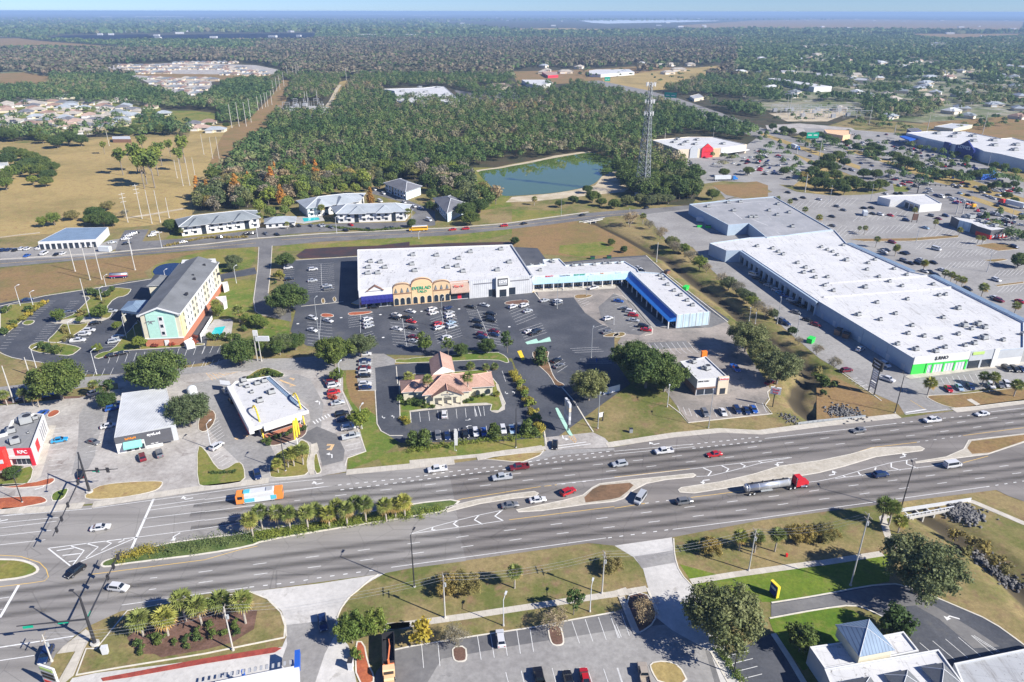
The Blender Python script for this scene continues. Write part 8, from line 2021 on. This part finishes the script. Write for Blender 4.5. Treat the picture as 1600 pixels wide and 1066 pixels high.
LAMPS=[('C3',28,512,15,208,'k','tall black lamp at the left end of the south verge'),('B3',805,580,812,285,'k','tall black lamp beside the bank hedge'),('B4',712,432,740,165,'g','tall lamp on the verge before the fast food place'),('B4',400,272,420,130,'w','short white lamp at the fast food lot corner'),
  ('B5',572,315,640,35,'k','black lamp at the mall entrance corner'),('B5',618,1048,703,715,'k','tall black lamp beside the culvert palm'),('B2',612,757,572,505,'k','thin black lamp on the burger lawn'),('A1',155,475,115,330,'w','white lamp at the far left of the hotel lot'),
  ('A1',250,468,232,375,'w','white lamp at the yellow hotel shrubs'),('A1',772,442,757,345,'w','white lamp on the upper hotel island'),('A1',802,325,785,250,'w','white lamp on the verge above the hotel lot'),('A1',535,695,512,600,'w','white lamp on the middle hotel island'),
  ('A1',277,948,242,808,'w','white lamp at the lower left hotel exit'),('A1',732,993,690,820,'w','white lamp below the small hotel island'),('A1',960,722,917,558,'w','tall white lamp beside the hotel canopy'),('A1',1032,732,1004,625,'w','short white lamp at the hotel corner'),
  ('A1',1247,242,1240,208,'w','white lamp by the small hotel pond'),('A2',240,305,212,180,'w','white lamp on the hotel back lawn'),('B2',1190,437,1180,272,'w','white lamp on the lawn strip beside the burger lot'),('A2',1028,1060,1015,910,'w','lamp at the corner behind the burger lot'),
  ('B1',1600,590,1510,400,'w','lamp at the edge of the shop forecourt'),('A3',1117,495,1120,300,'g','lamp before the pale blue canopy'),('A3',250,645,246,425,'g','lamp in the fourth plaza aisle'),('A3',1375,868,1372,650,'g','lamp in the lot right of the plaza entry'),('A2',868,745,855,420,'g','lamp in the first plaza aisle'),
  ('A3',1340,400,1338,265,'g','lamp on the grassy island before the strip'),('A4',1232,612,1252,425,'d','pole lamp in the mall side lane, nearer'),('A4',1378,707,1386,572,'d','pole lamp in the mall side lane by the oak'),('A4',1020,590,1025,505,'d','short pole at the canal oak, left'),('A4',1065,610,1075,545,'d','short pole at the canal oak, right'),
  ('A5',1270,218,1312,78,'d','dark lamp in the wide mall lot, nearer'),('V4',925,795,952,688,'d','dark lamp in the wide mall lot, farther'),('V3',307,630,307,525,'g','lamp beside the back road, left'),('V3',728,680,730,592,'g','lamp beside the culvert'),
  ('C3',547,738,545,588,'w','short white lamp at the office lot kerb, left'),('C3',1050,656,1058,508,'w','short white lamp at the office lot kerb, right'),('C4',693,1022,715,905,'k','slim dark lamp in the clinic hedge'),('V1',827,872,805,775,'w','lamp at the roadside by the workshop'),('V1',1012,830,1000,740,'w','lamp at the roadside by the left apartments'),
  ('V2',505,740,497,640,'w','lamp before the apartments, middle'),('V2',978,700,975,600,'w','lamp before the apartments beside the yellow bus'),('V2',1018,775,1015,735,'w','thin lamp across the road from the yellow bus'),('V2',12,770,0,690,'w','lamp at the left apartment corner'),
  ('V3',1218,400,1222,310,'d','lamp in the red-gabled store lot'),('V4',640,540,652,440,'d','lamp by the far cross street, right'),('V4',385,540,397,445,'d','lamp by the far cross street, left'),('V4',1250,600,1285,480,'d','lamp on the far highway near the tyre shop'),('V4',1510,690,1540,590,'d','lamp on the far highway near the diner'),
  ('V4',1375,320,1392,240,'d','lamp before the navy-gabled store'),('B3',1425,435,1440,190,'g','lamp on the brown verge right of the plaza exit')]
MC_=dict(k='metal_dark',w='metal_light',g='metal_galv',d='metal_grey')
for t,bx,by,tx,ty,c,lb in LAMPS:pole('lamp',t,bx,by,tx,ty,lb,None,MC_[c],.11 if c in 'wg' else .14)
UT={}
for k_,t,bx,by,tx,ty,lb in(('a','C2',165,880,118,628,'leaning white utility pole in the corner bed'),('b','C3',207,692,203,443,'white utility pole before the olive clump'),('c','C3',1120,550,1142,310,'white utility pole beside the olive bush at mid verge'),
       ('d','C4',782,417,820,178,'white utility pole behind the three palms'),('e','C5',182,503,292,85,'tall leaning utility pole beside the clinic drive'),('f','C1',302,945,245,790,'white utility pole at the junction beside the station sign')):
 UT[k_]=pole('util',t,bx,by,tx,ty,lb,None,'pole_concrete',.15)[1]
pole('plain','A2',430,895,400,680,'pale pole beside the hotel pole sign',None,'pole_concrete',.16)
for i,(t,bx,by,tx,ty)in enumerate(sorted((('A1',682,562,603,268),('A1',570,214,525,10),('A1',683,280,620,8),('A1',770,275,712,8),('A1',1024,204,975,-40),('B1',105,237,15,-40),('V1',800,670,762,485),('V1',888,647,848,432),('V1',950,677,908,468),('V1',1003,670,962,468),('V1',1058,642,1035,515),
         ('V1',1145,442,1108,270),('V1',1187,440,1155,262),('V1',1230,442,1205,265),('V1',1108,394,1090,280),('V1',1275,246,1253,120),('V1',1330,271,1310,135),('V1',1370,271,1350,135),('V1',683,192,655,95),('A1',225,1000,190,865)),key=lambda a:px(*a[:3])[0])):
 pole('trans',t,bx,by,tx,ty,'tall pale power pole between hotel and dry field, %s from the left'%ordn(i),'power poles crossing the dry field','pole_concrete',.2)
for i,(x,y)in enumerate(((1450,800),(1495,790),(1540,790),(1570,765))):pole('trans','U1',x,y,x-14,y-150,'pale power pole at the head of the corridor, %s from the left'%ordn(i),'power poles in the corridor','pole_concrete',.3)
for i,(x,y)in enumerate(((15,690),(40,680),(60,670),(75,665),(100,655),(110,590),(130,570),(150,560),(175,540),(200,500),(235,495),(255,495),(270,490),(310,660),(325,660),(385,650),(565,500))):
 pole('trans','U2',x,y,x-6,y-88,'thin power pole in the corridor near the substation, %s from the left'%ordn(i),'power poles in the corridor','pole_concrete',.3)
for i,(t,bx,by,tx,ty)in enumerate(sorted((('U4',630,780,650,662),('V4',993,102,1012,0),('V4',1340,118,1372,-20),('U4',135,700,148,577),('U4',122,655,130,600),('V4',790,115,797,60),('U4',1270,655,1275,610),('V4',180,240,190,190),('V4',318,275,328,150),('V4',230,480,243,370),
          ('V4',1175,620,1190,540),('V4',1215,615,1225,540),('V3',955,145,960,80),('V3',1258,135,1265,70),('U3',1425,580,1430,500)),key=lambda a:px(*a[:3])[0])):
 pole('trans',t,bx,by,tx,ty,'tall power pole near the far highway, %s from the left'%ordn(i),'power poles near the far highway','pole_concrete',.3)
pole('plain','A4',318,142,342,-5,'grey pole between the strip mall and canal',None,'pole_concrete',.2)
pole('plain','A4',-5,620,-3,555,'thin pole in the worn paving',None,'metal_light',.1)
# wires of the south verge line
cu=MB()
seq=['f','a','b','c','d','e']
for a_,b_ in zip(seq,seq[1:]):
 A_,B_=UT[a_],UT[b_]
 for off in(-.9,0,.9):
  n=8;pr=None
  for i in range(n+1):
   t=i/n;p=(A_[0]+(B_[0]-A_[0])*t,A_[1]+off+(B_[1]-A_[1])*t,(A_[2]-.5)*(1-t)+(B_[2]-.5)*t-1.6*4*t*(1-t))
   if pr:cu.tube(pr,p,.02,n=3,cap=False)
   pr=p
tag(cu.build('power_lines','metal_grey'),'sagging power lines strung along the south verge poles','power lines')
# traffic signal masts
def mast(t,bx,by,jx,jy,jz,arms,label,lum):
 b=gt(t,bx,by);o=empty('traffic_signal',(*b,0));tag(o,label,'traffic signal')
 mb=MB();mb.tube((0,0,0),(0,0,13),.38,.2,10);mb.build('mast','metal_dark',o);mb=MB();mb.tube((0,0,0),(0,0,.5),.9,n=12);mb.build('base','pole_concrete',o)
 l_=Vector(gt(t,*lum,13.5))-Vector(b);mb=MB();mb.tube((0,0,12.8),(l_.x,l_.y,13.5),.09,n=6);mb.build('lamp_arm','metal_dark',o);mb=MB();mb.box((l_.x,l_.y,13.45),(.9,.5,.2));mb.build('lamp_head','metal_dark',o)
 for(ex,ey,sig,sgn)in arms:
  e=Vector(gt(t,ex,ey,7.4))-Vector(b)
  mb=MB();mb.tube((0,0,7),(e.x,e.y,7.6),.2,.1,8);mb.build('signal_arm','metal_dark',o)
  d_=e.normalized();az=math.atan2(d_.y,d_.x)
  for s in sig:
   p=e*s;mb=MB();mb.box((p.x,p.y,7.25),(.45,.5,1.2),az);mb.box((p.x,p.y,7.25),(.9,.06,1.6),az);mb.build('signal_head','metal_dark',o)
  for s in sgn:
   p=e*s;mb=MB();mb.box((p.x,p.y,7.0),(1.9,.08,.6),az);mb.build('street_sign','sign_green',o)
 mb=MB();mb.box((0,0,2.6),(.5,.5,1.0));mb.build('pedestrian_signal','metal_dark',o)
mast('C1',555,845,515,695,7,((705,298,(.9,.75,.58),(.05,)),(98,745,(),(.35,.85))),'black signal mast with two long arms at the lower left junction',(415,530))
mast('B1',680,918,655,780,7,((893,745,(.4,.7),(.35,)),(402,1255,(.2,.9,.55,.75),())),'black signal mast before the chicken restaurant driveway',(595,745))
mast('B1',168,992,60,950,5,((-100,1040,(.6,.9),()),),'thin dark pole on the red mulch strip at left',(120,820))if 0 else pole('lamp','B1',170,995,118,790,'thin dark pole on the red mulch strip at left',None,'metal_dark',.12)
for t,bx,by,ex,ey,lb in(('PK',610,75,990,5,'black signal mast with a row of signals over the far highway'),):
 b=gt(t,bx,by);e=Vector(gt(t,ex,ey,7.2))-Vector(b);o=tag(empty('traffic_signal',(*b,0)),lb,'traffic signal')
 mb=MB();mb.tube((0,0,0),(0,0,8),.35,.3);mb.tube((0,0,7.2),(e.x,e.y,7.2),.16);mb.build('mast','metal_dark',o)
 for s in range(7):p=e*(s+1)/7.2;mb=MB();mb.box((p.x,p.y,6.9),(.5,.5,1.3));mb.build('signal_head','metal_dark',o)
# pylon signs
def pylon(label,t,b0,b1,h0,h1,mat,th=.5,legs=True,cat='sign',lm='metal_dark',name='pylon_sign'):
 A_,B_=Vector(gt(t,*b0)),Vector(gt(t,*b1));c=(A_+B_)/2
 o=empty(name,(c.x,c.y,0));tag(o,label,cat);f=Face(tuple(A_),tuple(B_))
 def sub(nm,mb,m_):q=mb.build(nm,m_);world_child(q,o);return q
 mb=MB();f.box(mb,0,f.L,h0,h1,-th/2,th/2);sub('panel',mb,mat)
 if legs:
  for u in((.15,f.L-.15)if legs is True else legs):mb=MB();f.box(mb,u-.15,u+.15,0,h1-.1,-.15,.15);sub('post',mb,lm)
 return o,f,sub
o,f,sub=pylon('tall black shopping centre sign with a ladder of white panels','B5',(370,150),(418,183),9.6,12.4,'metal_dark',.7)
f2=Face(f.pt(-.6),f.pt(f.L+.8));mb=MB();f2.box(mb,0,f2.L,9.4,12.6,-.3,.3);sub('header',mb,'metal_dark')
text('Plantation',f,f.L/2,11.7,1.0,'letter_white',o,.42,sx=.8);text('Center',f,f.L/2,10.5,1.0,'letter_white',o,.42)
for i in range(9):mb=MB();z=2.2+i*.8+(.3 if i>2 else 0);f.box(mb,.25,f.L-.25,z,z+.62,-.2,.2);sub('tenant_panel',mb,'wall_white' if i!=3 else 'metal_light')
o,f,sub=pylon('grey slanted plaza sign on a black post at the exit median','B3',(1178,445),(1200,452),3.2,11,'metal_grey',.5,(1.0,))
f3=f;
A_=Vector(gt('B3',1192,450));d_=(Vector(gt('B3',1225,470))-Vector(gt('B3',1110,285))).normalized();f3=Face(tuple(A_+d_*-2.2),tuple(A_+d_*2.2))
for i in range(5):mb=MB();f3.box(mb,0,f3.L,3.4+i*1.5,4.7+i*1.5,-.35,.35);sub('tenant_panel',mb,('metal_grey','metal_light','metal_grey','wall_sand','metal_light')[i])
o,f,sub=pylon('white and red chicken shop style box sign near the canal bend','BG',(1470,760),(1500,765),4.6,7.6,'wall_brown',.4,(.3,));f3=Face(f.pt(-1.2),f.pt(f.L+1.4));mb=MB();f3.box(mb,0,f3.L,4.9,7.4,-.3,.3);sub('sign_face',mb,'wall_white');text('Check',f3,f3.L/2,6.6,.9,'letter_red',o,.34);text('burg',f3,f3.L/2,5.6,.9,'letter_red',o,.34)
o,f,sub=pylon('navy clinic sign with yellow frame on the lush lawn','C4',(905,540),(945,580),.3,3.3,'wall_navy',.5,False);mb=MB();f.box(mb,-.1,f.L+.1,3.3,3.5,-.35,.35);f.box(mb,f.L,f.L+.2,.3,3.3,-.35,.35);sub('frame',mb,'arch_yellow');text('TIRES',f,f.L/2,2.2,.8,'letter_white',o,.32,sx=.8)
o,f,sub=pylon('small white sign on two posts left of the plaza exit verge','B3',(1425,385),(1465,375),1.6,3.2,'wall_white',.2)
o,f,sub=pylon('hotel pole sign, white panels on twin poles','A2',(398,893),(432,893),10.5,12.6,'wall_white',.6,lm='pole_concrete');f3=Face(f.pt(f.L*.4),f.pt(f.L*.4+5));mb=MB();f3.box(mb,0,5,8.4,10.2,-.4,.4);sub('lower_panel',mb,'metal_light')
o,f,sub=pylon('white feather flag sign in the bank hedge','B3',(350,605),(357,605),0,.3,'trim_white',.2,False,name='feather_flag',cat='flag');f3=Face(f.pt(-.3),f.pt(.9));mb=MB();f3.shape(mb,[(0,2),(.9,2),(1.1,6.5),(.8,7.6),(.2,7.8),(-.1,6)],-.04,.04);sub('flag',mb,'wall_white');mb=MB();mb.tube((*f3.pt(.0),0),(*f3.pt(0),7.8),.05);sub('flag_pole',mb,'metal_light')
o,f,sub=pylon('tall yellow arch-shaped road sign before the burger restaurant','MC',(880,893),(892,893),0,.4,'pole_concrete',.3,(.1,),lm='wall_white')
for s_ in(0,1):
 mb=MB();pr=None;X_,Y_=gt('MC',886,893)
 for i in range(13):
  t=i/12;p=(X_+.25*t+s_*.3,Y_-1.5+s_*1.5+1.4*t,3.0+6.0*(1-(2*t-1)**2)**.6)
  if pr:mb.tube(pr,p,.3,n=6)
  pr=p
 sub('yellow_arch',mb,'arch_yellow')
mb=MB();mb.tube((*gt('MC',886,893),0),(*gt('MC',886,893),4),.2);sub('post',mb,'wall_white')
o,f,sub=pylon('gas station price sign, white frame with yellow, black and red bars','C1',(270,1080),(355,1110),0,5.6,'wall_white',.4,False)
for i,(m_,z)in enumerate((('wall_light_green',4.6),('letter_black',3.4),('letter_black',2.5),('wall_bright_red',1.2))):mb=MB();f.box(mb,.3,f.L-.3,z,z+.6,.2,.26);sub('price_bar',mb,m_)
o,f,sub=pylon('orange box sign behind the fast food roof','BG',(490,110),(560,105),0,3.6,'sign_orange',1.2,False)
o,f,sub=pylon('brown and blue directory sign above the mall lot','V4',(895,670),(930,672),1.5,5.5,'wall_brown',.3)
for t,b0,b1,z0,z1,lb in(('US',(620,700),(775,700),7,12.5,'green overhead highway sign beside the blue box truck'),('U3',(948,640),(1025,645),7,14,'green overhead highway sign beyond the lattice tower'),('U3',(577,525),(612,525),5,12,'small green highway sign by the dry meadow')):
 o,f,sub=pylon(lb,t,b0,b1,z0,z1,'sign_green',.3)
 for k_ in range(2):mb=MB();f.box(mb,f.L*(.12+.45*k_),f.L*(.42+.45*k_),z0+2.5,z0+3.5,.15,.2);sub('white_legend',mb,'wall_white')
# gas station canopy edge at the bottom
q=P('C2:60,1072 550,975 555,1100 60,1180',5.0);b=Bld('station_canopy',q,'white gas station canopy edge with blue end at the bottom','canopy');mb=MB();mb.prism(q,4.3,5.0,bottom=True);b.part('canopy',mb,'wall_white')
fr=Face(*P('C2:60,1072 550,975',5.0));mb=MB();fr.box(mb,0,fr.L,4.3,5.2,-.2,0);b.part('fascia',mb,'wall_white');mb=MB();fr.box(mb,fr.L-.9,fr.L+.1,3.9,5.25,-4,.1);b.part('blue_end',mb,'wall_royal')
for i in range(14):
 mb=MB();fr.box(mb,fr.L*(i+.3)/14,fr.L*(i+.7)/14,5.0,5.06,-1.9,-.9);b.part('roof_rib',mb,'metal_grey')
for u in(.3,.9):mb=MB();p=fr.pt(fr.L*u,-2.5);mb.box((p.x,p.y,2.1),(.5,.5,4.3));b.part('pillar',mb,'wall_royal')
# lattice telecom tower
X_,Y_=G(1004,303);tw=tag(empty('lattice_tower',(X_,Y_,0)),'tall three-legged steel lattice telecom tower beside the pond','tower')
HT=76;base=6.4
def tp(a,z):k=(1-z/HT)*(base-1.3)+1.3;return(k*math.cos(a),k*math.sin(a),z)
AN=[0.5,2.6,4.7]
for a in AN:
 mb=MB();mb.tube(tp(a,0),tp(a,HT),.26,.15,6);mb.build('leg','metal_galv',tw)
nz=20
for s in range(3):
 mb=MB();a,b_=AN[s],AN[(s+1)%3]
 for i in range(nz):
  z0,z1=HT*(i/nz),HT*((i+1)/nz)
  mb.tube(tp(a,z0),tp(b_,z1),.085,n=4);mb.tube(tp(b_,z0),tp(a,z1),.085,n=4);mb.tube(tp(a,z1),tp(b_,z1),.08,n=4)
 mb.build('bracing','metal_galv',tw)
mb=MB();mb.tube((0,0,0),(0,0,HT),.35,n=6);mb.build('cable_run','metal_dark',tw)
for z in(75,64,56):
 for k_ in range(9):
  a=k_*.7;mb=MB();mb.box((3.2*math.cos(a),3.2*math.sin(a),z),(.35,.5,2.6),a);mb.box((1.8*math.cos(a),1.8*math.sin(a),z),(2.8,.12,.12),a);mb.build('antenna','wall_white',tw)
for i,(x,y,m_)in enumerate(((998,300,'wall_grey'),(1008,297,'wall_white'),(1018,299,'wall_cream'),(1045,289,'wall_blue_grey'),(1050,295,'wall_cream'))):
 f=P('%d,%d %d,%d %d,%d %d,%d'%(x-5,y+3,x+5,y+3,x+4,y-2,x-6,y-2),3);b=Bld('equipment_shelter',f,'small equipment shelter at the foot of the lattice tower, %s from the left'%ordn(i),'shelter','shelters below the tower');mb=MB();mb.prism(f,0,2.8);b.part('wall',mb,m_);mb=MB();hip(mb,f,2.8,3.5,.3);b.part('roof',mb,'metal_roof_white')
# substations
def substation(t,x0,y0,x1,y1,label,n=16):
 a,c=gt(t,x0,y1),gt(t,x1,y0);cx,cy=(a[0]+c[0])/2,(a[1]+c[1])/2;o=tag(empty('substation',(cx,cy,0)),label,'substation')
 random.seed(5)
 for i in range(n):
  u,v=(i%6)/5-.5,(i//6)/max(1,(n//6))-.5;X_,Y_=u*(c[0]-a[0])*.9+random.uniform(-3,3),v*(c[1]-a[1])*.9
  mb=MB();w_=7
  for s in(-1,1):mb.tube((X_+s*w_,Y_,0),(X_+s*w_,Y_,10),.22,n=5)
  mb.box((X_,Y_,9.5),(2*w_,.4,.5));mb.box((X_,Y_,7),(2*w_,.3,.3));mb.build('gantry','metal_grey',o)
 for i in range(9):
  X_=random.uniform(-.45,.45)*(c[0]-a[0]);Y_=random.uniform(-.45,.45)*(c[1]-a[1]);mb=MB();mb.box((X_,Y_,2),(5,4,4));mb.tube((X_,Y_,4),(X_+1,Y_,7),.3,n=5);mb.build('transformer','metal_grey',o)
substation('U2',140,660,440,715,'electrical substation with grey gantries beside the corridor')
substation('US',440,260,1050,370,'electrical substation with many gantries beyond the orange shop',24)
# fences, dumpsters, cabinets, culverts
def boxthing(name,t,x,y,d,rot,mat,label,cat,z=0,lid=None):
 X_,Y_=gt(t,x,y);o=tag(empty(name,(X_,Y_,z),rot),label,cat)
 mb=MB();mb.add([(sx*d[0]/2*k,sy*d[1]/2*k,zz)for zz,k in((0,.9),(d[2],1))for sx,sy in((-1,-1),(1,-1),(1,1),(-1,1))],[(3,2,1,0),(4,5,6,7),(0,1,5,4),(1,2,6,5),(2,3,7,6),(3,0,4,7)]);mb.build('body',mat,o)
 mb=MB();mb.box((0,0,d[2]+.06),(d[0]*1.04,d[1]*1.04,.12));mb.build('lid',lid or 'metal_dark',o)
for a in((('dumpster','A4',540,352,(3.4,2,1.7),.9,'dumpster_green','bright green dumpster behind the blue strip','dumpster'),'dumpster_green'),(('dumpster','A4',1485,752,(3.4,2.2,2),.8,'dumpster_green','bright green dumpster at the mall side of the canal','dumpster'),'dumpster_green'),
  (('dumpster','A3',1385,120,(2.4,1.6,1.4),0,'dumpster_dark','dark green dumpster behind the pale strip, left','dumpster'),None),(('dumpster','A3',1510,115,(2.4,1.6,1.4),0,'dumpster_dark','dark green dumpster behind the pale strip, right','dumpster'),None),(('dumpster','V3',1170,700,(3,2,1.5),0,'dumpster_green','green dumpster at the grey store dock, left','dumpster'),None),
  (('dumpster','V3',1225,705,(3,2,1.5),0,'dumpster_green','green dumpster at the grey store dock, right','dumpster'),None),(('dumpster','A4',400,228,(3,2,1.5),.8,'wall_brown','rusty dumpster at the lane corner','dumpster'),None),(('dumpster','B1',790,240,(3,2,1.6),.4,'metal_galv','grey bin enclosure by the corner shop trees','bin'),None),
  (('signal_cabinet','C1',617,900,(1.2,.9,1.9),.2,'metal_light','pale metal signal cabinet beside the big mast','cabinet'),'metal_light'),(('utility_cabinet','B4',125,465,(1.1,.9,1.4),0,'metal_galv','grey utility cabinet on the brown verge','cabinet'),None),(('machinery_skid','A5',140,690,(4,2.4,2.2),.9,'brick_brown','brown machinery skid in the mall wall shade, left','machinery'),None),
  (('machinery_skid','A5',200,715,(3,2.4,2.0),.9,'wall_brown','brown machinery skid in the mall wall shade, right','machinery'),None),(('kiosk','C2',852,985,(1.0,1.4,2.2),0,'metal_light','grey kiosk beside the concrete driveway','kiosk'),None),(('fire_hydrant','C4',1002,335,(.5,.5,.8),0,'letter_red','small red hydrant on the verge','hydrant'),'letter_red')):
 boxthing(*a[0],lid=a[1])
mb=MB();ribbon(mb,P('B3:1465,180 1590,148'),.15,0,2.4);ribbon(mb,P('B3:1465,180 1475,120'),.15,0,2.4);tag(mb.build('fence','vinyl_white'),'white panel fence beside the leaning grey-green oak','fence')
mb=MB();ribbon(mb,P('A1:735,355 V'.replace(' V','')+' 740,355'),.1,0,.1)
def culvert(t,a_,b_,n,label,h=2.2,side=-1):
 A_,B_=Vector(gt(t,*a_)),Vector(gt(t,*b_));f=Face(tuple(A_),tuple(B_));c=(A_+B_)/2;o=tag(empty('culvert_bridge',(c.x,c.y,0)),label,'bridge')
 mb=MB();f.box(mb,-1,f.L+1,-.2,.35,-.6,0);w=(f.L-.4)/n
 for i in range(n+1):f.box(mb,i*w,i*w+.4,-2.6,-.2,-3,0)
 world_child(mb.build('wall','pole_concrete'),o)
 mb=MB();f.box(mb,0,f.L,-2.6,-.2,-3.2,-3.0);world_child(mb.build('opening','metal_dark'),o)
 mb=MB();f.box(mb,-4,f.L+2.5,.95,1.15,-.5,-.3)
 for i in range(int(f.L/1.2)+6):f.box(mb,-4+i*1.2,-3.85+i*1.2,.2,1.0,-.45,-.35)
 world_child(mb.build('railing','metal_light'),o)
culvert('C5',(545,112),(740,75),3,'concrete box culvert with three dark openings and white railing')
culvert('V3',(455,672),(560,655),3,'small culvert under the back road')
mb=MB();ribbon(mb,P('C5:470,75 880,12'),.15,1.0,1.12);ribbon(mb,P('C5:470,75 880,12'),.12,.55,.62)
A_,B_=Vector(gt('C5',470,75)),Vector(gt('C5',880,12));nn=int((B_-A_).length/1.2)
for i in range(nn+1):p=A_+(B_-A_)*i/nn;mb.box((p.x,p.y,.55),(.12,.12,1.1))
tag(mb.build('railing','metal_light'),'long pale railing along the highway above the culvert','railing')
mb=MB();ribbon(mb,P('B4:1390,405 1551,385 B'.replace(' B','')+' 1900,350'),.12,.5,.85)
for i in range(14):x,y=gt('B4',1390+i*38,405-i*4.4);mb.box((x,y,.4),(.15,.15,.8))
tag(mb.build('guardrail','metal_galv'),'metal guardrail where the ditch meets the highway','guardrail')
# canopies of the apartment ring etc.
mb=MB();q=P('V2:740,640 900,632',0)
# person on the plaza lot
def person(X_,Y_,label,top,legs,hd=0):
 o=tag(empty('person',(X_,Y_,.08),hd),label,'person')
 me=bpy.data.meshes.new('body')
 V=[(0,0,.92),(0,0,1.15),(0,0,1.42),(0,0,1.52),(0,0,1.66),(.02,.19,1.40),(.05,.25,1.12),(.14,.26,.9),(.02,-.19,1.40),(-.03,-.25,1.12),(.04,-.27,.88),(0,.09,.86),(.12,.10,.48),(.10,.10,.06),(.22,.10,.03),(0,-.09,.86),(-.06,-.10,.48),(-.18,-.10,.08),(-.07,-.10,.03)]
 E=[(0,1),(1,2),(2,3),(3,4),(2,5),(5,6),(6,7),(2,8),(8,9),(9,10),(0,11),(11,12),(12,13),(13,14),(0,15),(15,16),(16,17),(17,18)]
 me.from_pydata(V,E,[]);b=link('body',me,o);me.materials.append(MATS[top])
 sk=b.modifiers.new('skin','SKIN');me.skin_vertices[0].data[0].use_root=True
 Rd=[.15,.14,.15,.06,.11,.06,.045,.035,.06,.045,.035,.09,.065,.045,.04,.09,.065,.045,.04]
 for i,r_ in enumerate(Rd):me.skin_vertices[0].data[i].radius=(r_,r_)
 b.modifiers.new('sub','SUBSURF').levels=1
person(*gt('A3',90,467),'person in dark clothes walking on the plaza lot','metal_dark','metal_dark',1.0)
person(*gt('A3',1415,905),'person in blue clothes standing in the tree shade right of the entry','wall_royal','metal_dark',2.0)
# round dome tent and pump box
X_,Y_=gt('SH',1060,125,2);o=tag(empty('storage_dome',(X_,Y_,0)),'white dome-shaped tank behind the olive oak','tank');mb=MB()
for i in range(5):mb.tube((0,0,1.6+1.3*math.sin(i*.314)),(0,0,1.6+1.3*math.sin((i+1)*.314)),1.6*math.cos(i*.314),1.6*math.cos((i+1)*.314)+.01,14)
mb.build('dome','bus_white',o);mb=MB();mb.tube((0,0,0),(0,0,1.6),1.6,n=14);mb.build('tank_wall','bus_white',o)
# ============================================================ AIR, LIGHT, CAMERA
hz=MB();hz.add([(x,y,z)for z in(-6,122.5)for x,y in((-46000,-400),(46000,-400),(46000,36000),(-46000,36000))],[(3,2,1,0),(4,5,6,7),(0,1,5,4),(1,2,6,5),(2,3,7,6),(3,0,4,7)])
m=bpy.data.materials.new('haze_air');m.use_nodes=True;nt=m.node_tree;nt.nodes.remove(nt.nodes['Principled BSDF'])
pv_=N(nt,'ShaderNodeVolumePrincipled');pv_.inputs['Color'].default_value=(.42,.62,.92,1);pv_.inputs['Density'].default_value=HAZE;pv_.inputs['Anisotropy'].default_value=.0
nt.links.new(pv_.outputs[0],nt.nodes['Material Output'].inputs['Volume']);MATS['haze_air']=m
tag(hz.build('haze','haze_air'),kind='stuff')
sv=Vector((.73,-.378,.57)).normalized()
sun=bpy.data.lights.new('sun','SUN');sun.energy=SUN;sun.angle=R(.5);sun.color=(1,.955,.88)
so=bpy.data.objects.new('sun',sun);COL.objects.link(so);so.rotation_euler=sv.to_track_quat('Z','Y').to_euler()
w=bpy.data.worlds.new('World');S.world=w;w.use_nodes=True;nt=w.node_tree
sky=N(nt,'ShaderNodeTexSky');sky.sky_type='NISHITA';sky.sun_disc=False;sky.sun_elevation=math.asin(sv.z);sky.sun_rotation=math.atan2(sv.x,sv.y)
sky.air_density=AIR;sky.dust_density=DUST;sky.ozone_density=OZ;sky.altitude=120
bg=nt.nodes['Background'];nt.links.new(mix(nt,1,sky.outputs[0],SKYTINT,'MULTIPLY'),bg.inputs['Color']);bg.inputs['Strength'].default_value=SKY
cam=bpy.data.cameras.new('camera');co_=bpy.data.objects.new('camera',cam);COL.objects.link(co_)
cam.sensor_width=36;cam.lens=F/1600*36;cam.clip_start=1;cam.clip_end=120000
# the render is 1024x682, the photograph 1600x1066: same aspect
fwd=Vector((0,CP,-SP));up0=Vector((0,SP,CP));r0=Vector((1,0,0))
right=(r0+ROLL*up0).normalized();up=(up0-ROLL*r0).normalized()
M=Matrix(((right.x,up.x,-fwd.x,0),(right.y,up.y,-fwd.y,0),(right.z,up.z,-fwd.z,HC),(0,0,0,1)))
co_.matrix_world=M;S.camera=co_
S.view_settings.view_transform='Standard';S.view_settings.look='None';S.view_settings.exposure=EXPO;S.view_settings.gamma=1
S.cycles.use_denoising=True;S.cycles.max_bounces=5;S.cycles.diffuse_bounces=2;S.cycles.glossy_bounces=2;S.cycles.transmission_bounces=2;S.cycles.volume_bounces=0
S.cycles.caustics_reflective=False;S.cycles.caustics_refractive=False
for lb,gs in LABELS.items():
 if len(gs)>1 and(None in gs or len(set(gs))>1):print('DUPLABEL',len(gs),lb,set(gs))
print('OBJECTS',len(bpy.data.objects),'TOP',sum(1 for o in bpy.data.objects if o.parent is None))
